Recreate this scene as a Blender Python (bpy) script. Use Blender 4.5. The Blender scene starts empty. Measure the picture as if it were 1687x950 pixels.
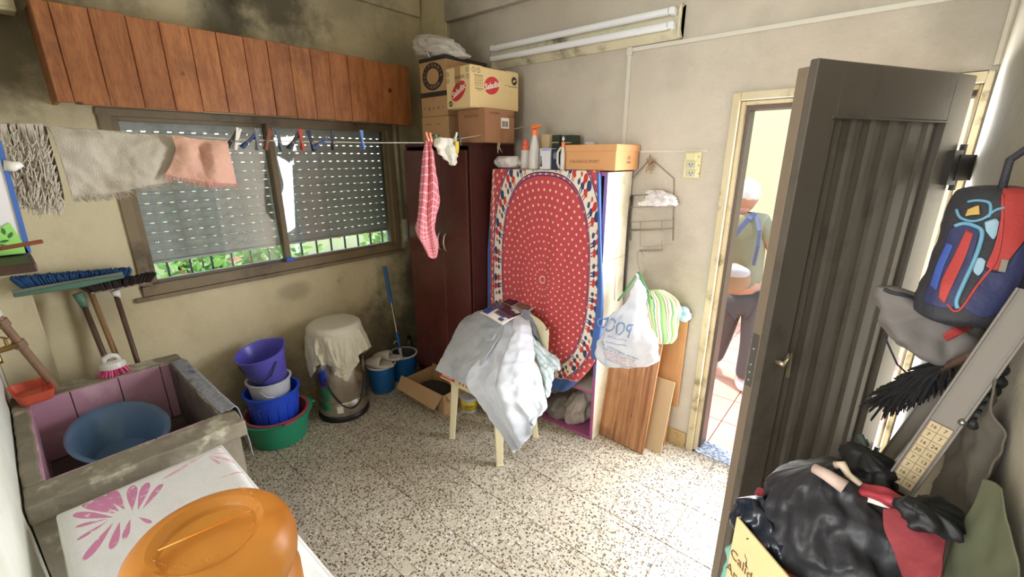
import bpy, bmesh, math, random
import numpy as np
from mathutils import Vector, Matrix, noise as mnoise
R_ = random.Random(7)
scene = bpy.context.scene
COL = scene.collection
V = Vector

# ------------------------------------------------------------------ camera
CAM_H = 1.72; FPX = 714.183
YAW, PITCH, ROLL = -0.7039, 0.2950, -0.0013
_cy, _sy = math.cos(YAW), math.sin(YAW)
FW = V((_sy*math.cos(PITCH), _cy*math.cos(PITCH), -math.sin(PITCH)))
_r = V((_cy, -_sy, 0)); _u = _r.cross(FW)
RT = _r*math.cos(ROLL) + _u*math.sin(ROLL); UP = -_r*math.sin(ROLL) + _u*math.cos(ROLL)
EYE = V((0, 0, CAM_H))
cd = bpy.data.cameras.new('camera'); cam = bpy.data.objects.new('camera', cd); COL.objects.link(cam)
cd.sensor_fit = 'HORIZONTAL'; cd.sensor_width = 36; cd.lens = 36*FPX/1687
cd.clip_start = 0.02; cd.clip_end = 200
cam.matrix_world = Matrix(((RT.x, UP.x, -FW.x, EYE.x), (RT.y, UP.y, -FW.y, EYE.y), (RT.z, UP.z, -FW.z, EYE.z), (0, 0, 0, 1)))
scene.camera = cam

# ------------------------------------------------------------------ world, sun, area lights, exposure
scene.view_settings.view_transform = 'Standard'
try: scene.view_settings.look = 'None'
except Exception: pass
scene.view_settings.gamma = 1.0; scene.view_settings.use_curve_mapping = False
scene.view_settings.exposure = 1.3
w = bpy.data.worlds.new('world'); scene.world = w; w.use_nodes = True
nt = w.node_tree; nt.nodes.clear()
bg = nt.nodes.new('ShaderNodeBackground'); wo = nt.nodes.new('ShaderNodeOutputWorld'); sk = nt.nodes.new('ShaderNodeTexSky')
SUN_DIR = V((-.45, .12, 1)).normalized()
sk.sky_type = 'NISHITA'; sk.sun_disc = False
sk.sun_elevation = math.asin(SUN_DIR.z); sk.sun_rotation = math.atan2(SUN_DIR.x, SUN_DIR.y)
nt.links.new(sk.outputs[0], bg.inputs[0]); nt.links.new(bg.outputs[0], wo.inputs[0]); bg.inputs[1].default_value = 0.38
sd = bpy.data.lights.new('sun', 'SUN'); sd.energy = 2.0; sd.angle = .01; sd.color = (1, .95, .86)
so = bpy.data.objects.new('sun', sd); COL.objects.link(so); so.rotation_euler = SUN_DIR.to_track_quat('Z', 'Y').to_euler(); so.location = (0, 0, 8)
def area(name, loc, target, sx, sy, power, color=(1, 1, 1), portal=False):
    d = bpy.data.lights.new(name, 'AREA'); d.shape = 'RECTANGLE'; d.size = sx; d.size_y = sy; d.energy = power; d.color = color
    o = bpy.data.objects.new(name, d); COL.objects.link(o); o.location = loc
    o.rotation_euler = (V(loc)-V(target)).to_track_quat('Z', 'Y').to_euler()
    if portal: d.cycles.is_portal = True
    return o
area('doorway_daylight', (-.205, 2.425, 1.14), (-.205, 0, 1.14), .76, 1.62, 38, (.93, .96, 1.0))
area('rear_fill', (-.55, -1.9, 1.7), (-1.9, 1.4, 1.3), 1.3, 1.7, 46, (.95, .97, 1.0))  # added fill behind the camera; no opening is built there

# ------------------------------------------------------------------ pixel helpers: a pixel of the frame and one known world coordinate give a point
def ray(x, y): return FW*FPX + RT*(x-843.5) - UP*(y-475)
def AX(x, y, X): d = ray(x, y); return EYE + d*(X/d.x)
def AY(x, y, Y): d = ray(x, y); return EYE + d*(Y/d.y)
def AZ(x, y, Z=0): d = ray(x, y); return EYE + d*((Z-CAM_H)/d.z)
def AD(x, y, D): return EYE + ray(x, y)*(D/FPX)

# ------------------------------------------------------------------ node expressions
class X:
    nt = None
    def __init__(s, v): s.v = v
    @staticmethod
    def m(op, *a, clamp=False):
        n = X.nt.nodes.new('ShaderNodeMath'); n.operation = op; n.use_clamp = clamp
        for i, q in enumerate(a):
            q = q.v if isinstance(q, X) else q
            if isinstance(q, (int, float)): n.inputs[i].default_value = q
            else: X.nt.links.new(q, n.inputs[i])
        return X(n.outputs[0])
    def __add__(s, o): return X.m('ADD', s, o)
    __radd__ = __add__
    def __sub__(s, o): return X.m('SUBTRACT', s, o)
    def __rsub__(s, o): return X.m('SUBTRACT', o, s)
    def __mul__(s, o): return X.m('MULTIPLY', s, o)
    __rmul__ = __mul__
    def __truediv__(s, o): return X.m('DIVIDE', s, o)
    def __pow__(s, o): return X.m('POWER', s, o)
    def __lt__(s, o): return X.m('LESS_THAN', s, o)
    def __gt__(s, o): return X.m('GREATER_THAN', s, o)
    def abs(s): return X.m('ABSOLUTE', s)
    def sqrt(s): return X.m('SQRT', s)
    def floor(s): return X.m('FLOOR', s)
    def fract(s): return X.m('FRACT', s)
    def sat(s): return X.m('ADD', s, 0, clamp=True)
    def sin(s): return X.m('SINE', s)
def xmin(a, b): return X.m('MINIMUM', a, b)
def xmax(a, b): return X.m('MAXIMUM', a, b)
def ramp(x, a, b):                                   # 0 at a, 1 at b
    n = X.nt.nodes.new('ShaderNodeMapRange'); n.interpolation_type = 'SMOOTHSTEP'
    X.nt.links.new(x.v, n.inputs[0]); n.inputs[1].default_value = a; n.inputs[2].default_value = b
    return X(n.outputs[0])
def ell(u, v, cu, cv, ru, rv, ang=0):                # 1 inside a turned ellipse
    c, s = math.cos(ang), math.sin(ang); du = u-cu; dv = v-cv
    a = (du*c+dv*s)/ru; b = (dv*c-du*s)/rv
    return (a*a+b*b) < 1.0
def rect(u, v, u0, v0, u1, v1): return (u > u0)*(u < u1)*(v > v0)*(v < v1)
def mixc(fac, a, b, mode='MIX'):
    n = X.nt.nodes.new('ShaderNodeMix'); n.data_type = 'RGBA'; n.blend_type = mode; n.clamp_factor = True
    for sock, q in ((n.inputs[0], fac), (n.inputs[6], a), (n.inputs[7], b)):
        q = q.v if isinstance(q, X) else q
        if isinstance(q, (int, float)): sock.default_value = q
        elif isinstance(q, tuple): sock.default_value = (*q[:3], 1)
        else: X.nt.links.new(q, sock)
    return X(n.outputs[2])
def coords(kind='Object'):
    if kind == 'World': o = X.nt.nodes.new('ShaderNodeNewGeometry').outputs['Position']
    else: o = X.nt.nodes.new('ShaderNodeTexCoord').outputs[kind]
    s = X.nt.nodes.new('ShaderNodeSeparateXYZ'); X.nt.links.new(o, s.inputs[0])
    return X(s.outputs[0]), X(s.outputs[1]), X(s.outputs[2]), o
def noi(vec, scale, detail=3, rough=.55, stretch=None, off=0):
    if stretch or off:
        mp = X.nt.nodes.new('ShaderNodeMapping'); X.nt.links.new(vec, mp.inputs[0]); mp.inputs[1].default_value = (off, off*.7, off*1.3)
        if stretch: mp.inputs[3].default_value = stretch
        vec = mp.outputs[0]
    n = X.nt.nodes.new('ShaderNodeTexNoise'); X.nt.links.new(vec, n.inputs['Vector'])
    n.inputs['Scale'].default_value = scale; n.inputs['Detail'].default_value = detail; n.inputs['Roughness'].default_value = rough
    return X(n.outputs[0])
def vor(vec, scale, feature='F1', out=0, rnd=1):
    n = X.nt.nodes.new('ShaderNodeTexVoronoi'); n.feature = feature; X.nt.links.new(vec, n.inputs['Vector']); n.inputs['Scale'].default_value = scale
    n.inputs['Randomness'].default_value = rnd
    return X(n.outputs[out])
def srgb(r, g, b):
    f = lambda c: (c/255/12.92) if c/255 <= .04045 else ((c/255+.055)/1.055)**2.4
    return (f(r), f(g), f(b))
def newmat(name):
    m = bpy.data.materials.new(name); m.use_nodes = True; X.nt = m.node_tree
    return m, m.node_tree.nodes['Principled BSDF']
def setc(b, sock, q):
    q = q.v if isinstance(q, X) else q
    if isinstance(q, tuple): b.inputs[sock].default_value = (*q[:3], 1)
    elif isinstance(q, (int, float)): b.inputs[sock].default_value = q
    else: X.nt.links.new(q, b.inputs[sock])
def bumpn(b, h, strength=.3, dist=.01):
    n = X.nt.nodes.new('ShaderNodeBump'); n.inputs['Strength'].default_value = strength; n.inputs['Distance'].default_value = dist
    X.nt.links.new(h.v, n.inputs['Height']); X.nt.links.new(n.outputs[0], b.inputs['Normal'])
def pbr(name, col, rough=.6, metal=0, var=.12, vs=6, bump=0, bs=60, trans=0, ior=1.45, dirt=None, ds=3, spec=.5, stretch=None, alpha=1, sub=0, coat=0, dlo=.5, dhi=.75):
    m, b = newmat(name)
    x, y, z, o = coords()
    n = noi(o, vs, 4, stretch=stretch)
    c = mixc(n, tuple(max(0, q*(1-var)) for q in col), tuple(min(1, q*(1+var)) for q in col)) if var else col
    if dirt: c = mixc(ramp(noi(o, ds, 5, .65, off=3), dlo, dhi), c, dirt)
    setc(b, 'Base Color', c); b.inputs['Roughness'].default_value = rough; b.inputs['Metallic'].default_value = metal
    b.inputs['Specular IOR Level'].default_value = spec
    b.inputs['Coat Weight'].default_value = coat
    if trans: b.inputs['Transmission Weight'].default_value = trans; b.inputs['IOR'].default_value = ior
    if alpha < 1: b.inputs['Alpha'].default_value = alpha
    if sub: b.inputs['Subsurface Weight'].default_value = sub; b.inputs['Subsurface Radius'].default_value = (.02, .01, .006)
    if bump: bumpn(b, noi(o, bs, 3, stretch=stretch), bump, .004)
    return m

# ------------------------------------------------------------------ mesh builder
class MB:
    def __init__(s, T=None): s.v = []; s.f = []; s.uv = []; s.T = T or Matrix.Identity(4); s.mi = []; s.cur = 0
    def add(s, vs, fs, uvs=None):
        n = len(s.v); s.v += [s.T @ V(q) for q in vs]; s.f += [tuple(i+n for i in f) for f in fs]
        s.uv += list(uvs) if uvs is not None else [(0, 0)]*len(vs); s.mi += [s.cur]*len(fs); return s
    def box(s, a, b, M=None):
        x0, y0, z0 = a; x1, y1, z1 = b
        vs = [V(q) for q in ((x0,y0,z0),(x1,y0,z0),(x1,y1,z0),(x0,y1,z0),(x0,y0,z1),(x1,y0,z1),(x1,y1,z1),(x0,y1,z1))]
        if M: vs = [M @ q for q in vs]
        return s.add(vs, [(0,3,2,1),(4,5,6,7),(0,1,5,4),(1,2,6,5),(2,3,7,6),(3,0,4,7)])
    def bar(s, p, q, w, h, up=(0,0,1), w2=None, h2=None):     # box beam from p to q
        p, q = V(p), V(q); d = (q-p).normalized(); up = V(up)
        if abs(d.dot(up)) > .98: up = V((1,0,0))
        sx = d.cross(up).normalized(); su = sx.cross(d)
        w2 = w if w2 is None else w2; h2 = h if h2 is None else h2
        vs = [p+sx*a*w/2+su*c*h/2 for a, c in ((-1,-1),(1,-1),(1,1),(-1,1))]+[q+sx*a*w2/2+su*c*h2/2 for a, c in ((-1,-1),(1,-1),(1,1),(-1,1))]
        return s.add(vs, [(0,1,2,3),(7,6,5,4),(0,4,5,1),(1,5,6,2),(2,6,7,3),(3,7,4,0)])
    def tube(s, pts, r, n=8, cap=True):
        pts = [V(p) for p in pts]; rs = r if isinstance(r, (list, tuple)) else [r]*len(pts); vs = []; fs = []
        t0 = (pts[1]-pts[0]).normalized(); a = t0.cross(V((0,0,1)))
        if a.length < .05: a = t0.cross(V((1,0,0)))
        a.normalize()
        for i, p in enumerate(pts):
            t = (pts[min(i+1, len(pts)-1)]-pts[max(i-1, 0)]).normalized(); a = (a-t*a.dot(t))
            if a.length < 1e-4: a = t.orthogonal()
            a.normalize(); b = t.cross(a)
            for k in range(n): g = 2*math.pi*k/n; vs.append(p+(a*math.cos(g)+b*math.sin(g))*rs[i])
        for i in range(len(pts)-1):
            for k in range(n): fs.append((i*n+k, i*n+(k+1)%n, (i+1)*n+(k+1)%n, (i+1)*n+k))
        if cap: fs += [tuple(range(n))[::-1], tuple((len(pts)-1)*n+k for k in range(n))]
        return s.add(vs, fs)
    def lathe(s, prof, c=(0,0,0), n=32, axis=(0,0,1), sx=1, sy=1, fn=None):
        ax = V(axis).normalized(); a = V((1,0,0)) if abs(ax.z) > .99 else ax.cross(V((0,0,1))).normalized(); b = ax.cross(a); c = V(c); vs = []; fs = []
        for r, h in prof:
            for k in range(n):
                g = 2*math.pi*k/n; rr = r*(fn(g, h) if fn else 1); vs.append(c+a*math.cos(g)*rr*sx+b*math.sin(g)*rr*sy+ax*h)
        m = len(prof)
        for i in range(m-1):
            for k in range(n): fs.append((i*n+k, i*n+(k+1)%n, (i+1)*n+(k+1)%n, (i+1)*n+k))
        if prof[0][0] > 1e-5: fs.append(tuple(range(n))[::-1])
        if prof[-1][0] > 1e-5: fs.append(tuple((m-1)*n+k for k in range(n)))
        return s.add(vs, fs)
    def ball(s, c, r, sc=(1,1,1), n=16, m=10, fn=None):
        vs = []; fs = []; c = V(c)
        for i in range(m+1):
            t = math.pi*i/m
            for k in range(n):
                g = 2*math.pi*k/n; d = V((math.sin(t)*math.cos(g), math.sin(t)*math.sin(g), math.cos(t))); q = r*(fn(d) if fn else 1)
                vs.append(c+V((d.x*sc[0], d.y*sc[1], d.z*sc[2]))*q)
        for i in range(m):
            for k in range(n): fs.append((i*n+k, (i+1)*n+k, (i+1)*n+(k+1)%n, i*n+(k+1)%n))
        return s.add(vs, fs)
    def grid(s, P, uv=None):                          # P: n x m array of points
        n, m = len(P), len(P[0])
        uvs = [(j/(m-1), 1-i/(n-1)) for i in range(n) for j in range(m)] if uv is None else [tuple(uv[i][j]) for i in range(n) for j in range(m)]
        return s.add([P[i][j] for i in range(n) for j in range(m)], [(i*m+j, (i+1)*m+j, (i+1)*m+j+1, i*m+j+1) for i in range(n-1) for j in range(m-1)], uvs)
    def prism(s, pts, d):                             # planar outline pushed along d
        pts = [V(p) for p in pts]; d = V(d); n = len(pts)
        return s.add(pts+[p+d for p in pts], [tuple(range(n))[::-1], tuple(range(n, 2*n))]+[(i, (i+1)%n, n+(i+1)%n, n+i) for i in range(n)])
    def build(s, name, mat, parent=None, smooth=False, bevel=0, solid=0, sub=0, label=None, cat=None, group=None, kind=None, origin=None, bseg=1, auto=None):
        me = bpy.data.meshes.new(name)
        if parent is not None: org = V(parent['_o'])
        elif origin is not None: org = V(origin)
        elif kind == 'structure': org = V((0, 0, 0))
        else:
            xs = [q.x for q in s.v]; ys = [q.y for q in s.v]; zs = [q.z for q in s.v]; org = V(((min(xs)+max(xs))/2, (min(ys)+max(ys))/2, min(zs)))
        me.from_pydata([tuple(q-org) for q in s.v], [], s.f)
        ul = me.uv_layers.new(name='uv'); li = np.empty(len(me.loops), dtype=np.int32); me.loops.foreach_get('vertex_index', li)
        ul.data.foreach_set('uv', np.array(s.uv, dtype=np.float32)[li].ravel())
        mats = mat if isinstance(mat, (list, tuple)) else [mat]
        for m in mats: me.materials.append(m)
        if len(mats) > 1: me.polygons.foreach_set('material_index', s.mi)
        if smooth: me.polygons.foreach_set('use_smooth', [True]*len(me.polygons))
        bm = bmesh.new(); bm.from_mesh(me); bmesh.ops.remove_doubles(bm, verts=bm.verts, dist=1e-6); 
        if not solid: bmesh.ops.recalc_face_normals(bm, faces=bm.faces)
        if auto:
            for e in bm.edges:
                if len(e.link_faces) == 2 and e.calc_face_angle(0) > auto: e.smooth = False
        bm.to_mesh(me); bm.free()
        o = bpy.data.objects.new(name, me); COL.objects.link(o)
        if parent is not None: o.parent = parent; o['_o'] = list(org)
        else: o.location = org; o['_o'] = list(org)
        if bevel: md = o.modifiers.new('bevel', 'BEVEL'); md.width = bevel; md.segments = bseg; md.limit_method = 'ANGLE'; md.angle_limit = .6
        if solid: md = o.modifiers.new('solid', 'SOLIDIFY'); md.thickness = solid; md.offset = 0
        if sub: md = o.modifiers.new('sub', 'SUBSURF'); md.levels = sub; md.render_levels = sub
        if label: o['label'] = label
        if cat: o['category'] = cat
        if group: o['group'] = group
        if kind: o['kind'] = kind
        return o
def thing(name, label, cat, loc, group=None):
    o = bpy.data.objects.new(name, None); COL.objects.link(o); o.location = loc; o['_o'] = list(loc); o.empty_display_size = .05
    o['label'] = label; o['category'] = cat
    if group: o['group'] = group
    return o
def frame(c, yaw=0, tilt=0, axis='X'): return Matrix.Translation(V(c)) @ Matrix.Rotation(yaw, 4, 'Z') @ Matrix.Rotation(tilt, 4, axis)
def text(body, size, c, right, up, mat, parent, shear=0, name='lettering', label=None, squash=1, align='CENTER', ext=.0004, bold=0):
    cu = bpy.data.curves.new(name, 'FONT'); cu.body = body; cu.size = size; cu.align_x = align; cu.align_y = 'CENTER'; cu.shear = shear; cu.extrude = ext; cu.resolution_u = 2; cu.offset = bold
    to = bpy.data.objects.new(name, cu); COL.objects.link(to)
    me = bpy.data.meshes.new_from_object(to); bpy.data.objects.remove(to)
    r = V(right).normalized(); u = V(up); u = (u-r*u.dot(r)).normalized(); n = r.cross(u); c = V(c)
    mb = MB(); mb.v = [c+r*q.co.x*squash+u*q.co.y+n*(q.co.z+.0006) for q in me.vertices]; mb.uv = [(0,0)]*len(mb.v)
    mb.f = [tuple(p.vertices) for p in me.polygons]; mb.mi = [0]*len(mb.f)
    return mb.build(name, mat, parent, label=label)
def oval(c, right, up, ru, rv, mat, parent, name='printed_oval', inner=0, n=28, off=.0004, ang=0):
    r = V(right).normalized(); u = V(up); u = (u-r*u.dot(r)).normalized(); nn = r.cross(u); c = V(c)+nn*off; mb = MB()
    r2 = r*math.cos(ang)+u*math.sin(ang); u2 = u*math.cos(ang)-r*math.sin(ang)
    P = [[c+r2*math.cos(2*math.pi*k/n)*ru*q+u2*math.sin(2*math.pi*k/n)*rv*q for k in range(n+1)] for q in (max(inner, .001), 1)]
    mb.grid(P); return mb.build(name, mat, parent, solid=.0004)
def catmull(C, n, m):                                 # control grid -> smooth grid of numpy points
    C = np.array([[tuple(p) for p in row] for row in C], dtype=float)
    def interp(A, k):
        q = A.shape[0]; out = []
        for t in np.linspace(0, q-1, k):
            i = min(int(t), q-2); f = t-i
            p0 = A[max(i-1, 0)]; p1 = A[i]; p2 = A[i+1]; p3 = A[min(i+2, q-1)]
            out.append(.5*((2*p1)+(p2-p0)*f+(2*p0-5*p1+4*p2-p3)*f*f+(3*p1-p0-3*p2+p3)*f**3))
        return np.array(out)
    return interp(interp(C, n).swapaxes(0, 1), m).swapaxes(0, 1)
def wrinkle(P, amp, freq, seed=0, ridge=True, stretch=(1,1,1), edge=False):
    P = P.copy(); n, m = P.shape[:2]
    du = np.gradient(P, axis=0); dv = np.gradient(P, axis=1); N = np.cross(du, dv); N /= np.linalg.norm(N, axis=2, keepdims=True)+1e-9
    for i in range(n):
        for j in range(m):
            q = V(P[i, j]); q = V((q.x*freq*stretch[0]+seed, q.y*freq*stretch[1]+seed*.3, q.z*freq*stretch[2]))
            h = mnoise.fractal(q, 1.0, 2.1, 3)
            if ridge: h = .35-abs(h)*1.3
            P[i, j] += N[i, j]*h*amp
    return P
def crumple(c, rad, seed, amp=.18, freq=2.2, n=44, m=30, T=None, fn=None, ridge=True):
    def f(d):
        q = V(d)*freq+V((seed*3.1, seed, -seed))
        h = 1-2*abs(mnoise.fractal(q, 1, 2.1, 4)) if ridge else mnoise.fractal(q, 1, 2.1, 3)
        r = 1+amp*(h-.5)
        return r*(fn(d) if fn else 1)
    mb = MB(T); mb.ball(c, 1, rad, n, m, f); return mb

# cloth solver: rectangular sheet falling over boxes and cylinders
def drape(P, cols, steps=140, iters=14, pins=None, g=.0006, fr=.6, stretch=1.0):
    P = np.array(P, float); n, m = P.shape[:2]; Q = P.copy()
    def cons(a, b): return (a, b, np.linalg.norm(P[a]-P[b], axis=-1)*stretch)
    S = np.s_; L = []
    for k in (0, 1):
        L.append(cons(S[k:n-1:2, :], S[k+1:n:2, :])); L.append(cons(S[:, k:m-1:2], S[:, k+1:m:2]))
        L.append(cons(S[k:n-1:2, :-1], S[k+1:n:2, 1:])); L.append(cons(S[k:n-1:2, 1:], S[k+1:n:2, :-1]))
    for k in (0, 1, 2, 3):
        L.append(cons(S[k:n-2:4, :], S[k+2:n:4, :])); L.append(cons(S[:, k:m-2:4], S[:, k+2:m:4]))
    W = np.ones((n, m, 1)); 
    if pins is not None: W[pins] = 0
    P0 = P.copy()
    for st in range(steps):
        vel = (P-Q)*.985; Q = P.copy(); P = P+vel*W; P[..., 2] -= (g*W)[..., 0]
        for it in range(iters):
            for qi, (a, b, l) in enumerate(L):
                d = P[b]-P[a]; ln = np.linalg.norm(d, axis=-1); k = .5 if qi < 8 else .12
                c = d*((ln-l)/(ln+1e-9))[..., None]*k
                wa, wb = W[a], W[b]; P[a] += c*wa; P[b] -= c*wb
        for c in cols: hit = c(P); P[hit] -= (P[hit]-Q[hit])*fr*np.array([1, 1, 0])
        if pins is not None: P[pins] = P0[pins]
    return P
def cbox(x0, y0, x1, y1, z1, z0=-9, e=.006):
    def f(P):
        px, py, pz = P[..., 0], P[..., 1], P[..., 2]
        ins = (px > x0-e) & (px < x1+e) & (py > y0-e) & (py < y1+e) & (pz < z1+e) & (pz > z0)
        D = np.stack([px-(x0-e), (x1+e)-px, py-(y0-e), (y1+e)-py, (z1+e)-pz], -1); k = D.argmin(-1)
        for i, (ax, val) in enumerate(((0, x0-e), (0, x1+e), (1, y0-e), (1, y1+e), (2, z1+e))):
            mk = ins & (k == i); P[..., ax][mk] = val
        return ins
    return f
def ccyl(cx, cy, r, z1, e=.006):
    def f(P):
        dx = P[..., 0]-cx; dy = P[..., 1]-cy; rr = np.hypot(dx, dy)+1e-9; ins = (rr < r+e) & (P[..., 2] < z1+e)
        top = ins & ((z1+e-P[..., 2]) < (r+e-rr)); sd = ins & ~top
        P[..., 2][top] = z1+e
        P[..., 0][sd] = cx+dx[sd]/rr[sd]*(r+e); P[..., 1][sd] = cy+dy[sd]/rr[sd]*(r+e)
        return ins
    return f
def flat(c, ux, uy, w, h, n, m):
    c, ux, uy = V(c), V(ux), V(uy)
    return np.array([[tuple(c+ux*(j/(m-1)-.5)*w+uy*(.5-i/(n-1))*h) for j in range(m)] for i in range(n)])

# ================================================================== SETTING
WX, DY, RX, LY, CZ = -2.95, 2.43, .22, -.145, 2.95
def wall_mat(name, base, low, patches, scale=1.2, bump=.25):
    m, b = newmat(name); x, y, z, o = coords('World')
    n1 = noi(o, scale, 6, .6); n2 = noi(o, 6, 5, .65, off=4); n3 = noi(o, 2.6, 6, .7, off=9)
    c = mixc(ramp(n1, .35, .7), base, low)
    c = mixc(ramp(n2, .45, .8)*.35, c, tuple(q*.72 for q in low))
    for (sx, sy, sz), r, st, colr, sq in patches:
        d = ((x-sx)*(x-sx)+(y-sy)*(y-sy)+(z-sz)*(z-sz)*sq).sqrt()+(n3-.5)*r*1.5+(n2-.5)*r*.5
        c = mixc(ramp(d, r, r*.25)*st, c, colr)
    setc(b, 'Base Color', c); b.inputs['Roughness'].default_value = .85; b.inputs['Specular IOR Level'].default_value = .25
    bumpn(b, noi(o, 9, 6, .6)+noi(o, 60, 3, .6)*.25, bump, .02)
    return m
black = srgb(52, 48, 38); dark_drab = srgb(88, 80, 64)  # black for mould high up; the other darkens corners, edges and low areas
M_wwin = wall_mat('window wall plaster', srgb(216, 205, 172), srgb(200, 187, 152), [
    ((-2.95, 1.28, 2.60), .42, .85, black, 1.2), ((-2.95, 1.05, 2.42), .28, .75, black, 1.4), ((-2.95, .55, 2.75), .45, .7, dark_drab, 1), ((-2.95, 1.75, 2.75), .35, .45, dark_drab, 1),
    ((-2.95, .12, 2.20), .42, .85, dark_drab, .8), ((-2.95, .0, 2.6), .4, .8, dark_drab, .6), ((-2.95, 2.2, 2.2), .35, .5, dark_drab, .3), ((-2.95, 2.35, 1.2), .42, .62, dark_drab, .25),
    ((-2.95, 2.3, .45), .75, .85, dark_drab, .6), ((-2.95, 1.7, .25), .6, .75, dark_drab, 1), ((-2.95, .9, .2), .5, .6, dark_drab, 1), ((-2.95, 1.2, .85), .14, .35, dark_drab, 3), ((-2.95, .2, 1.0), .2, .25, dark_drab, 1)])
M_wdoor = wall_mat('door wall plaster', srgb(202, 194, 180), srgb(186, 177, 162), [
    ((-2.7, 2.43, 2.5), .45, .4, dark_drab, .5), ((-2.2, 2.43, 2.2), .3, .2, dark_drab, 1), ((-.95, 2.43, 1.25), .30, .28, dark_drab, .6), ((-1.1, 2.43, 1.6), .2, .25, dark_drab, 1),
    ((-.9, 2.43, .9), .3, .25, dark_drab, 1), ((.15, 2.43, 2.15), .25, .3, dark_drab, 1), ((-1.9, 2.43, 1.9), .25, .2, dark_drab, 1)], .9, .45)
M_wright = wall_mat('right wall plaster', srgb(176, 168, 150), srgb(160, 152, 134), [((.22, 1.0, .7), .5, .5, dark_drab, 1), ((.22, .8, 1.1), .2, .3, dark_drab, 1)], 1.5, .3)
M_ceil = wall_mat('ceiling plaster', srgb(205, 200, 182), srgb(190, 184, 165), [((-2.5, 1.0, 2.95), .6, .5, dark_drab, 1)], 1, .2)
M_white = pbr('white plaster', srgb(222, 220, 206), .8, bump=.15)
M_frame = pbr('window frame paint', srgb(130, 114, 88), .5, var=.2, vs=9, dirt=srgb(70, 60, 42), bump=.1)
M_jamb = pbr('cream door frame paint', srgb(196, 184, 150), .4, var=.1, dirt=srgb(110, 96, 70), ds=9)
M_jambin = pbr('shaded reveal brown', srgb(88, 76, 66), .5, var=.1)  # unlit side of the door opening, its shade put into the brown
M_grout = pbr('grout', srgb(120, 110, 90), .9)

def terrazzo():
    m, b = newmat('terrazzo'); x, y, z, o = coords('World')
    v1 = vor(o, 94, out=0); col = vor(o, 94, out=1); n = noi(o, 14, 4, .6); big = noi(o, 2.4, 5, .6, off=2)
    v2 = vor(o, 170, out=0); c2 = vor(o, 170, out=1)
    sep = X.nt.nodes.new('ShaderNodeSeparateColor'); X.nt.links.new(col.v, sep.inputs[0]); r = X(sep.outputs[0]); g = X(sep.outputs[1])
    sp2 = X.nt.nodes.new('ShaderNodeSeparateColor'); X.nt.links.new(c2.v, sp2.inputs[0]); r2 = X(sp2.outputs[0])
    mtx = mixc(n, srgb(180, 170, 150), srgb(204, 196, 178))
    mtx = mixc(ramp(big, .5, .72)*.5, mtx, srgb(150, 140, 128))
    cc = mixc((r > .40), srgb(84, 64, 48), srgb(132, 110, 82)); cc = mixc((r > .62), cc, srgb(110, 104, 98)); cc = mixc((r > .78), cc, srgb(226, 218, 200))
    c = mixc((v1 < (.24+.32*g))*(g > .12), mtx, cc)
    c = mixc((v2 < .30)*(r2 > .5)*.7, c, srgb(92, 74, 56))
    setc(b, 'Base Color', c); setc(b, 'Roughness', .34+noi(o, 5, 4)*.25); b.inputs['Specular IOR Level'].default_value = .5
    bumpn(b, noi(o, 3, 3), .12, .02)
    return m
M_terr = terrazzo()

# floor: bed, with one object per terrazzo tile
mb = MB(); mb.box((WX-.15, LY-.1, -.12), (RX+.15, DY, -.004)); mb.box((-1.5, -2.5, -.12), (RX+.15, LY-.1, -.004))
floor = mb.build('floor', M_grout, kind='structure')
TS = .2955
tile_me = {}
def tile(x0, y0, x1, y1):
    key = (round(x1-x0, 3), round(y1-y0, 3))
    if key not in tile_me:
        a = MB(); g = .0011; b_ = .0016; X0, Y0, X1, Y1 = g, g, x1-x0-g, y1-y0-g
        a.add([(X0,Y0,-.02),(X1,Y0,-.02),(X1,Y1,-.02),(X0,Y1,-.02),(X0,Y0,-b_),(X1,Y0,-b_),(X1,Y1,-b_),(X0,Y1,-b_),(X0+b_,Y0+b_,0),(X1-b_,Y0+b_,0),(X1-b_,Y1-b_,0),(X0+b_,Y1-b_,0)],
              [(0,3,2,1),(0,1,5,4),(1,2,6,5),(2,3,7,6),(3,0,4,7),(4,5,9,8),(5,6,10,9),(6,7,11,10),(7,4,8,11),(8,9,10,11)])
        me = bpy.data.meshes.new('floor_tile'); me.from_pydata([tuple(q) for q in a.v], [], a.f); me.materials.append(M_terr); tile_me[key] = me
    o = bpy.data.objects.new('floor_tile', tile_me[key]); COL.objects.link(o); o.parent = floor; o.location = (x0, y0, R_.uniform(-.0005, 0)); return o
xs = [WX]+[round(-.78+TS*k, 4) for k in range(-7, 4) if WX+.02 < -.78+TS*k < RX-.02]+[RX]
ys = [LY]+[round(1.075+TS*k, 4) for k in range(-5, 5) if LY+.02 < 1.075+TS*k < DY-.02]+[DY]
for i in range(len(xs)-1):
    for j in range(len(ys)-1): tile(xs[i], ys[j], xs[i+1], ys[j+1])
mb = MB(); mb.box((-1.3, -2.4, -.01), (RX, LY, 0)); mb.build('floor_slab', M_terr, floor)

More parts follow.
